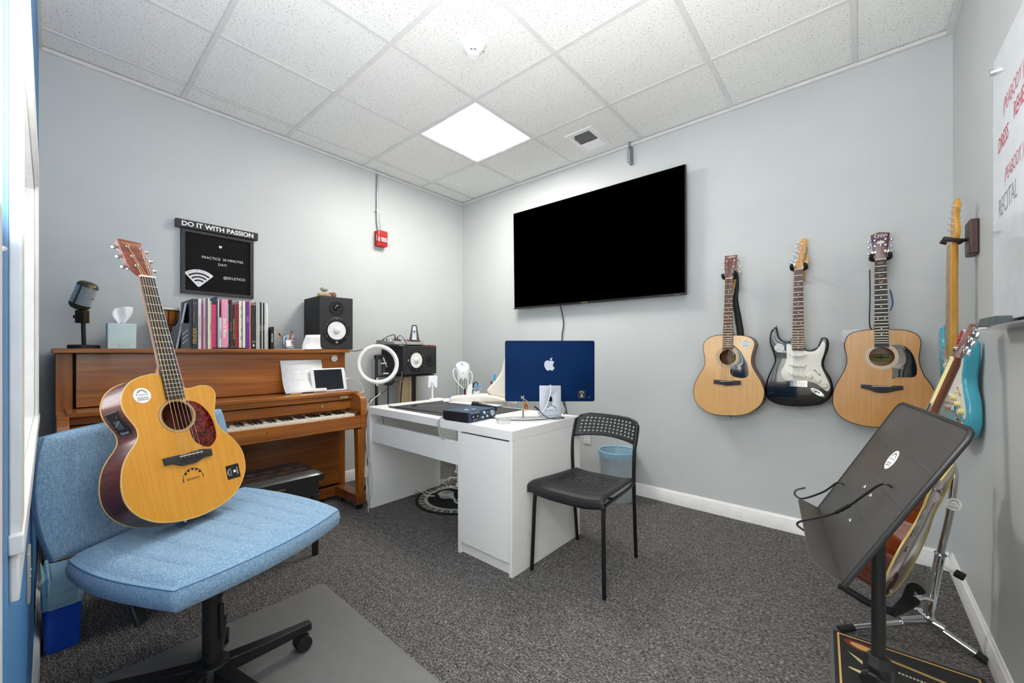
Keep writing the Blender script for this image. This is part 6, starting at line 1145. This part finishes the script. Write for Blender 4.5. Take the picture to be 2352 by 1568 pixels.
bk_o = [(-.025, .79), (-.005, .825), (.05, .885), (.085, .94), (.10, 1.0), (.125, 1.08), (.17, 1.13), (.30, 1.13), (.36, 1.0), (.36, .74), (.20, .735), (.06, .745), (.0, .765)]
P('backrest', MB().plate([[(p.x, p.y) for p in cr(bk_o, 4, True)]], -.10, -.045, cw, .02), CR_, cch, ang=60)
P('seat', MB().box(-.22, .30, .46, .54, -.25, .10, cw), CR_, cch, bev=.03, seg=3)
P('gas_lift', MB().cyl((1.18, -.72, .12), (1.18, -.72, .46), .025, n=14), BLK, cch); P('arm_post', MB().box(-.185, -.165, .50, .71, -.03, .0, cw), BLK, cch, bev=.003)
for k in range(5):
    a = R(20 + 72 * k); P('base_arm', MB().tube([(1.18, -.72, .12), (1.18 + .26 * math.cos(a), -.72 + .26 * math.sin(a), .075)], .016, 8, rf=lambda s: 1.2 - .5 * s), BLK, cch)
    P('caster', MB().ball((1.18 + .25 * math.cos(a), -.72 + .25 * math.sin(a), .03), .028, n=10), RUB, cch)
solo('figurine', MB().ball((1.595, -.885, DZ + .022), .018, .014, .022, 10).ball((1.600, -.895, DZ + .05), .010, n=8), M('c06a28', .45, var=.5, name='orange_glaze'), 'tiny orange and brown ornament beside the mat end under the computer', 'ornament')
# ================================================================ right side: turquoise guitar, hanger, white board, tray
t = thing('electric_guitar', 'turquoise electric guitar with maple neck hung on the right wall', 'guitar', mat=FR((3.540, -.537, 1.536), (.165, -1, 0), (0, .02, 1)) @ T(0, 0, -.006))
TEAL = M('3fa6bd', .15, coat=.6, name='turquoise_gloss'); MAPLE2 = WOOD('amber_maple', 'c48a2a', 'd59c3c', 'dfaa52', (90, 8, 8), .2, .5, 0)
G5 = dict(G3); G5['head'] = [(-.021, .009), (-.021, .03), (-.017, .075), (-.010, .125), (-.004, .150), (.004, .168), (.018, .176), (.032, .170), (.039, .155), (.036, .135), (.026, .118), (.026, .105), (.034, .07), (.040, .045), (.036, .025), (.025, .012), (.021, 0)]
electric(t, G5, TEAL, CREAM, MAPLE2, BRASS, (3, 5, 7, 9, 12, 15, 17, 19, 21), MAPLE2, INK, M('e9dd9a', .35, name='aged_knob'), xo=(0, -.003))
tuners(t, [(-.012, .035 + .024 * k) if 0 else (-.012 + .0045 * k, .033 + .0235 * k) for k in range(6)], [(-.032 + .0045 * k, .035 + .0235 * k) for k in range(6)], -.002); strings(t, [(-.012 + .0045 * k, .033 + .0235 * k) for k in range(6)], ((-.0205, 0), (.0205, 0)), ((-.028, -.662), (.028, -.662)), .0125, mats=1, r0=.0006, zp=.006)
P('body_logo', logo(MB(), T(.02, -.745, .0004), .05), INK, t, local=True)
h = thing('guitar_hanger', 'dark walnut wall hanger holding the turquoise guitar', 'guitar hanger', (3.615, -.537, 1.55), group='wall hangers for the guitars')
P('wall_block', MB().box(3.588, 3.615, -.585, -.49, 1.478, 1.616), M('4a3129', .4, var=.2, name='dark_walnut'), h, bev=.006)
P('yoke', MB().tube(cr([(3.59, -.537, 1.545), (3.572, -.537, 1.543)], 3), .007, 10), BLKM, h)
for s in (-1, 1): P('padded_arm', MB().tube(cr([(3.575, -.537, 1.543), (3.568, -.537 + s * .02, 1.540), (3.548, -.537 + s * .033, 1.543), (3.532, -.537 + s * .033, 1.549), (3.519, -.537 + s * .030, 1.555)]), .0085, 10), M('2e2423', .6, name='brown_rubber'), h)
wbd = thing('whiteboard', 'frameless white glass board on the right wall with red handwriting', 'whiteboard', (3.60, -1.8, 1.7))
P('glass_panel', MB().box(3.592, 3.598, -2.75, -.925, 1.19, 2.035), M('eef1f6', .12, coat=.4, name='white_glass_board'), wbd, bev=.001)
for y in (-.955, -2.72):
    for z in (1.995,): P('standoff', MB().cyl((3.580, y, z), (3.615, y, z), .011, n=18), CHROME, wbd)
hw = lambda y, z: FR((3.5915, y, z), (0, -1, .10), (0, .25, 1))
RED = M('d9647a', .5, name='red_marker'); RED2 = M('d93a50', .5, name='strong_red_marker'); GRM = M('9b8a95', .5, name='faded_marker')
P('handwriting', MB().text('(PEABODY )', .062, hw(-1.145, 1.845), shear=.2, bold=-.008, sx=.62), RED, wbd); P('handwriting', MB().text('(PEABODY )', .058, hw(-1.15, 1.630), shear=.2, bold=-.008, sx=.6), RED, wbd)
P('handwriting', MB().text('DRESS', .066, hw(-.985, 1.735), 'LEFT', shear=.3, bold=.0, sx=.62), RED2, wbd); P('handwriting', MB().text('REHEARSAL', .066, hw(-1.15, 1.775), 'LEFT', shear=.3, bold=.0, sx=.62), RED2, wbd)
P('handwriting', MB().text('RECITAL', .085, hw(-.99, 1.535), 'LEFT', shear=.2, bold=-.014, sx=.6), GRM, wbd)
tr = thing('board_tray', 'clear acrylic pen tray at the foot of the white board', 'tray', (3.57, -1.4, 1.17))
ACR = M('e4e9ec', .05, trans=.85, name='clear_acrylic')
P('shelf', MB().plate([[(3.612, -.96), (3.55, -.99), (3.545, -1.02), (3.545, -2.0), (3.612, -2.0)]], 1.165, 1.170), ACR, tr)
P('back_lip', MB().box(3.608, 3.613, -2.0, -.96, 1.170, 1.185), ACR, tr)
er = thing('board_eraser', 'grey felt board eraser lying on the clear tray', 'eraser', (3.57, -1.06, 1.171)); em = FR((3.575, -1.07, 1.171), (0.05, -1, 0), (1, .05, 0))
FELT = M('5e6565', .95, var=.2, bump=.9, bscale=350, name='grey_felt')
P('felt_block', MB().loft([[(-.075, -.027, 0), (.075, -.027, 0), (.075, .027, 0), (-.075, .027, 0)], [(-.062, -.022, .029), (.075, -.022, .029), (.075, .022, .029), (-.062, .022, .029)]], em ), FELT, er, bev=.003)
# ---- guitar on the chrome stand
ga = Vector((.21, .05, .97)); gz = Vector((-.94, .34, 0)); gz = (gz - ga.normalized() * gz.dot(ga.normalized())).normalized(); gx_ = ga.normalized().cross(gz)
t = thing('acoustic_guitar', 'brown sunburst guitar with cream binding leaning in the chrome stand', 'guitar', mat=FR((3.507, -.923, 1.07), (-.231, -.953, .197), (.309, .121, .944)))
SB = WOOD('sunburst_top', '5a1f0a', '9a4a16', 'c97a2c', (200, 6, 6), .15, .7, 0); SB2 = WOOD('glossy_mahogany', '4a1808', '7a3110', '98481c', (20, 60, 20), .12, .8, 0)
acoustic(t, G1, SB, SB2, M('e2cf7e', .3, name='cream_binding'), .098, (-.002, -.491), .0485, [(.0495, .0512, M('6d5b40', .4)), (.0520, .0560, M('b7a68a', .4))], EBON, 20, MAHO, .057, .434, M('0f0f11', .08, coat=.7), xo=(0, 0), yj=.35, hd=.07, bw=.0036, necks=WOOD('dark_neck', '4a2211', '6b331a', '83452a', (120, 8, 8), .2, .4))
P('fretboard_binding', MB().box(.0215, .0245, -.43, -.002, -.002, .0065), M('e2cf7e', .3, name='cream_binding'), t, local=True)
tuners(t, G1['posts'], [(-.072, .100), (-.066, .068), (-.058, .034), (.034, .104), (.042, .070), (.048, .036)]); strings(t, [G1['posts'][i] for i in (2, 1, 0, 3, 4, 5)], ((-.0215, 0), (.0215, 0)), G1['saddle'], .0115)
P('string_wrap', MB().tube([(G1['posts'][3][0], G1['posts'][3][1], .012), (.006, .05, .010)], .003, 8).cyl((G1['posts'][4][0], G1['posts'][4][1], .004), (G1['posts'][4][0], G1['posts'][4][1], .012), .006, n=10), M('b3202c', .4, name='red_thread'), t, local=True)
P('strap_button', MB().lathe([(.006, 0), (.0035, .006), (.0055, .014), (.007, .018), (.001, .019)], FR((.115, -.43, -.099), (1, 0, 0), (0, -1, 0)), 12), CHROME, t, local=True)
bp_ = P('back_plate', MB().box(.055, .125, -.60, -.50, -.0995, -.0982), M('4a3c3a', .1, coat=.6, name='smoked_plate'), t, local=True); bf = FR((.09, -.55, -.0997), (-1, 0, 0), (0, 1, 0))
P('lettering', MB().text('BITTY', .022, bf @ T(0, .018, 0), bold=.02).text('PROVE', .018, bf @ T(0, -.022, 0), bold=.01), M('c9c2c0', .5), bp_, local=True)
gs = thing('guitar_stand', 'chrome tubular guitar stand with black yoke beside the right wall', 'guitar stand', (3.455, -.75, 0))
hub = Vector((3.458, -.76, .085)); L_, R_, B3 = Vector((3.201, -.93, .012)), Vector((3.598, -.80, .012)), Vector((3.41, -.50, .012))
P('lower_tube', MB().cyl(hub, hub + Vector((.03, -.02, .26)), .015, n=18), CHROME, gs); P('upper_tube', MB().tube(cr([tuple(hub + Vector((.03, -.02, .26))), (3.510, -.795, .50), (3.520, -.80, .62), (3.521, -.80, .66), (3.513, -.805, .69), (3.492, -.82, .705), (3.47, -.835, .702)], 6), .0115, 14), CHROME, gs)
P('collar', MB().lathe([(.0165, 0), (.0185, .003), (.0165, .007)], FR(hub + Vector((.03, -.02, .255)), (1, 0, -.1), (0, 1, .08)), 18), STEEL, gs)
kn = P('clamp_screw', MB().cyl((3.50, -.79, .305), (3.525, -.80, .295), .004, n=8), STEEL, gs); P('knob', MB().cyl((3.522, -.80, .296), (3.546, -.808, .288), .014, n=10), RUB, kn, bev=.003)
for e, nm in ((L_, 'leg'), (R_, 'leg'), (B3, 'leg')):
    l = P(nm, MB().cyl(hub + Vector((0, 0, -.012)), e + (hub - e) * .12, .0105, n=14), CHROME, gs); P('rubber_foot', MB().cyl(e + (hub - e) * .17, e, .0135, .0125, 14), RUB, l)
    P('leg_socket', MB().cyl(hub + Vector((0, 0, -.008)), hub + (e - hub) * .3 + Vector((0, 0, .002)), .0145, .012, 14), CHROME, l)
P('hub', MB().ball(tuple(hub), .021, n=14), CHROME, gs)
yk = [(3.470, -.77, .16), (3.44, -.84, .19), (3.412, -.905, .205)]
P('yoke_tube', MB().tube(cr(yk), .008, 10), CHROME, gs)
P('padded_yoke', MB().tube(cr([(3.205, -1.11, .268), (3.285, -1.12, .240), (3.345, -1.09, .222), (3.385, -.99, .205), (3.415, -.91, .20)], 6), .012, 12), RUB, gs)
P('padded_yoke', MB().tube(cr([(3.345, -1.10, .222), (3.362, -1.03, .210), (3.387, -.95, .215), (3.402, -.915, .245), (3.418, -.905, .248), (3.430, -.905, .232)], 6), .013, 12), RUB, gs)
sticker(gs, W[gs.name].inverted() @ FR((3.5175, -.814, .545), (.97, .2, -.1), (.03, 0, 1)) @ T(0, 0, .001), .022)
# ---- guitar rug
gr = thing('guitar_rug', 'dark narrow rug printed with guitars at the bottom right', 'rug', (3.38, -1.35, 0)); q_ = T(0, 0, 0)
rm_ = FR((3.183, -.935, 0), (.395, .022, 0), (.022, -.395, 0))   # x across, y towards the room door (z down)
rm_ = FR((3.183, -.935, 0), (1, .055, 0), (-.055, 1, 0))
P('pile', MB().plate([rrect(-.012, .405, -.93, .012, .012)], 0, .007, rm_, .002), M('5a5a59', .9, name='rug_edge'), gr); P('field', MB().plate([[(0, 0), (.393, 0), (.393, -.918), (0, -.918)]], .007, .0076, rm_), M('232323', .95, var=.2, name='rug_black'), gr)
P('border_line', MB().plate([[(.012, -.012), (.381, -.012), (.381, -.906), (.012, -.906)], [(.018, -.018), (.018, -.900), (.375, -.900), (.375, -.018)]], .0076, .0082, rm_), M('d1a263', .9, name='tan_pile'), gr)
def rugp(nm, pts, c, z=0, n=4): P(nm, MB().plate([[(p.x, p.y) for p in cr(pts, n, True)]], .0076 + z, .0083 + z, rm_), M(c, .9), gr)
rugp('printed_guitar', [(.03, -.045), (.06, -.035), (.10, -.04), (.14, -.06), (.16, -.075), (.13, -.085), (.09, -.09), (.05, -.075)], '7a2c22'); rugp('printed_body', [(.05, -.05), (.09, -.05), (.15, -.073), (.09, -.08), (.06, -.07)], 'c99c5c', .0008)
P('printed_neck', MB().box(.14, .34, -.085, -.073, .0084, .0092, rm_ @ Matrix.Rotation(R(-9), 4, 'Z') @ T(-.01, .02, 0)), M('a98a58', .9), gr)
rugp('printed_guitar', [(.04, -.115), (.10, -.165), (.15, -.21), (.20, -.26), (.17, -.265), (.11, -.235), (.05, -.215), (.04, -.205), (.10, -.205), (.085, -.175)], 'd3c08c', n=2); rugp('printed_guard', [(.10, -.18), (.16, -.235), (.13, -.225)], 'a98b52', .0008)
for y in (-.135, -.195):
    b = MB()
    for k in range(20): b.box(.17 + .0088 * k, .176 + .0088 * k, y - .008 - .0007 * k, y - .0007 * k, .0077, .0084, rm_)
    P('printed_fretboard', b, M('b9b49c', .9), gr)
rugp('printed_head', [(.345, -.155), (.37, -.16), (.372, -.185), (.35, -.18)], 'c9a056')
for y in (-.42, -.62): rugp('printed_guitar', [(.05, y), (.10, y + .03), (.16, y + .01), (.22, y + .035), (.26, y), (.22, y - .05), (.15, y - .03), (.09, y - .05)], '8a4a2a' if y > -.5 else 'd3c08c')
# ---- music stand
sR = Matrix(((.142, .474, -.869, 3.16), (-.99, .07, -.124, -1.339), (.002, .878, .479, .596), (0, 0, 0, 1)))
sR = FR((3.16, -1.339, .596), (.142, -.99, .002), (.474, .07, .878))
mst = thing('music_stand', 'black metal music stand with a round white sticker on its desk', 'music stand', (3.297, -1.553, 0))
DSK = M('4b4845', .42, metal=.35, name='stand_enamel', bump=.15, bscale=900)
dk_o = [(0, 0), (.5, 0), (.5, .38), (.49, .396), (.478, .40), (.022, .40), (.01, .396), (0, .38)]
P('desk_panel', MB().plate([dk_o], -.0025, 0, sR, .001), DSK, mst); P('rolled_edge', MB().tube([sR @ Vector((x, y, -.004)) for x, y in ((.5, .0), (.5, .2), (.5, .378), (.492, .394), (.475, .399), (.25, .400), (.025, .399), (.008, .394), (.0, .378), (0, .2), (0, 0))], .0058, 10), BLK, mst)
lip = [(0, 0), (.5, 0), (.49, .03), (.465, .05), (.43, .058), (.03, .058), (.008, .052), (0, .04)]
P('ledge', MB().plate([lip], -.002, 0, sR @ FR((0, 0, 0), (1, 0, 0), (0, -.10, 1)), .0008), DSK, mst)
P('ledge_slots', MB().box(.40, .415, .028, .031, 0, .0006, sR @ FR((0, 0, 0), (1, 0, 0), (0, -.10, 1)) @ Matrix.Rotation(math.pi, 4, 'X') @ T(0, -.06, .0)), M('d9d9d6', .5), mst)
for y0, x0, x1 in ((.205, .0, .5), (.125, .0, .5), (.288, .0, .16), (.294, .30, .5)): P('pressed_crease', MB().tube([sR @ Vector((x0 + .004, y0 + .003, -.0012)), sR @ Vector((x1 - .004, y0 - .003, -.0012))], .0024, 8), DSK, mst)
for x, y in ((.223, .165), (.296, .164), (.213, .084), (.294, .083)): P('rivet', MB().lathe([(.0065, 0), (.0055, .0018), (.003, .0028), (.0005, .003)], sR @ T(x, y, 0), 14), CHROME, mst)
def clip(p, x, y, z): return tuple(sR @ Vector((x, y, z)))
P('page_holder', MB().tube(cr([clip(0, .372, .218, -.004), clip(0, .370, .214, .016), clip(0, .34, .17, .02), clip(0, .30, .11, .022), clip(0, .26, .06, .03), clip(0, .235, .0, .062), clip(0, .232, -.018, .064), clip(0, .236, -.02, .045)], 6), .0028, 8), BLK, mst)
P('holder_sleeve', MB().cyl(clip(0, .305, .118, .0215), clip(0, .275, .078, .026), .0045, n=10), BLK, mst)
P('page_holder', MB().tube(cr([clip(0, .070, .118, -.004), clip(0, .066, .114, .014), clip(0, .03, .06, .02), clip(0, -.002, .0, .045), clip(0, -.022, -.006, .064), clip(0, -.03, .008, .066), clip(0, -.032, .03, .05)], 6), .0028, 8), BLK, mst)
sticker(mst, W[mst.name].inverted() @ sR @ T(.258, .262, .0002) @ Matrix.Rotation(R(8), 4, 'Z'), .0265)
px, py = 3.297, -1.553
P('desk_bracket', MB().box(-.05, .05, -.06, .06, -.012, -.0028, sR @ T(.25, .125, 0)).cyl(tuple(sR @ Vector((.22, .125, -.02))), tuple(sR @ Vector((.30, .125, -.02))), .013, n=14), BLK, mst)
P('upper_pole', MB().cyl((px, py, .30), (px, py, .70), .0145, n=20), BLK, mst); P('pole_tip', MB().tube([(px, py, .69), (px - .004, py, .72), tuple(sR @ Vector((.25, .125, -.02)))], .012, 12), BLK, mst)
P('lower_pole', MB().cyl((px, py, .06), (px, py, .29), .0185, n=20), BLK, mst)
cl_ = P('height_clamp', MB().lathe([(.020, 0), (.030, .012), (.031, .05), (.024, .068), (.017, .072)], T(px, py, .245), 8), BLK, mst, ang=20)
P('clamp_wheel', MB().lathe([(.024, 0), (.026, .004), (.026, .016), (.022, .020), (.001, .020)], FR((px - .01, py - .028, .265), (1, -.2, 0), (0, 0, 1)), 10), BLKM, cl_, ang=20)
for k in range(3):
    a = R(-70 + 120 * k); l = P('leg', MB().tube([(px, py, .10), (px + .22 * math.cos(a), py + .22 * math.sin(a), .018)], .009, 10), BLK, mst); P('rubber_foot', MB().ball((px + .225 * math.cos(a), py + .225 * math.sin(a), .019), .011, n=10), RUB, l)
# ================================================================ letter board on the left wall
lb = thing('letter_board', 'black felt letter board with white letters on the left wall', 'letter board', (.02, -2.2, 1.67)); lm = FR((.0, -2.2, 1.672), (0, 1, 0), (0, 0, 1))
fo = [(-.2, -.205), (.203, -.205), (.203, .207), (-.2, .207)]; fi = [(-.178, -.184), (-.178, .186), (.181, .186), (.181, -.184)]
P('frame', MB().plate([fo, fi], .0, .024, lm), M('2c2c2d', .5, name='black_frame'), lb, bev=.002)
b = MB().box(-.18, .183, -.186, .188, .004, .008, lm)
P('felt_panel', b, M('141414', .95, name='black_felt'), lb)
for k in range(37): P('felt_rib', MB().box(-.178, .181, -.182 + .01 * k, -.1755 + .01 * k, .008, .0115, lm), M('141414', .95, name='black_felt'), lb)
for s, x, y, z in (('PRACTICE  30 MINUTES', .025, .040, .023), ('DAY!', .022, .004, .023), ('@EKLETICO', .09, -.080, .024)): P('lettering', MB().text(s, z, lm @ T(x, y, .0118), ext=.04, bold=-.005, sx=.97), WINK, lb)
P('heart', MB().plate([[(p.x, p.y) for p in cr([(0, -.010), (.008, -.001), (.0085, .006), (.004, .008), (0, .0045), (-.004, .008), (-.0085, .006), (-.008, -.001)], 3, True)]], .0115, .0135, lm @ T(.01, .124, 0)), WINK, lb)
ws = thing('wifi_card', 'white wifi shaped card pinned at the lower left of the letter board', 'card', (.03, -2.31, 1.57)); wm_ = FR((.0145, -2.308, 1.515), (0, 1, -.03), (0, .03, 1))
P('card', MB().plate([[(0, 0), (.006, .002)] + arc(0, .004, .108, 45, 135, 14) + [(-.006, .002)]], -.0008, .0012, wm_), M('f1f1f3', .4, name='white_card'), ws)
P('arcs', MB().plate([arc(0, .006, .086, 48, 132, 12) + arc(0, .006, .075, 132, 48, 12)], .0012, .0018, wm_).plate([arc(0, .006, .064, 50, 130, 12) + arc(0, .006, .053, 130, 50, 12)], .0012, .0018, wm_).plate([arc(0, .006, .042, 52, 128, 10) + arc(0, .006, .031, 128, 52, 10)], .0012, .0018, wm_), M('2b241f', .5), ws)
b = MB()
for k, c in enumerate('ENJOY OUR FREE WIFI'):
    a = R(127 - 74 * k / 18); b.text(c, .0095, wm_ @ T(.097 * math.cos(a), .006 + .097 * math.sin(a), .0016) @ Matrix.Rotation(a - math.pi / 2, 4, 'Z'), bold=.01)
P('lettering', logo(b, wm_ @ T(0, .020, .0016), .018), M('77757a', .5), ws)
P('pin', MB().ball(tuple(wm_ @ Vector((-.005, .113, .002))), .0035, n=8), STEEL, ws)
sg = thing('wall_sign', 'black box sign reading DO IT WITH PASSION above the letter board', 'sign', (.02, -2.2, 1.906)); sm2 = FR((0, -2.2, 1.9065), (0, 1, .004), (0, -.004, 1))
P('block', MB().box(-.227, .227, -.0255, .0255, 0, .034, sm2), M('232324', .5, name='black_frame2'), sg, bev=.0015)
P('lettering', MB().text('DO IT WITH PASSION', .0405, sm2 @ T(0, -.001, .0345), bold=.03, sx=1.0), WINK, sg)
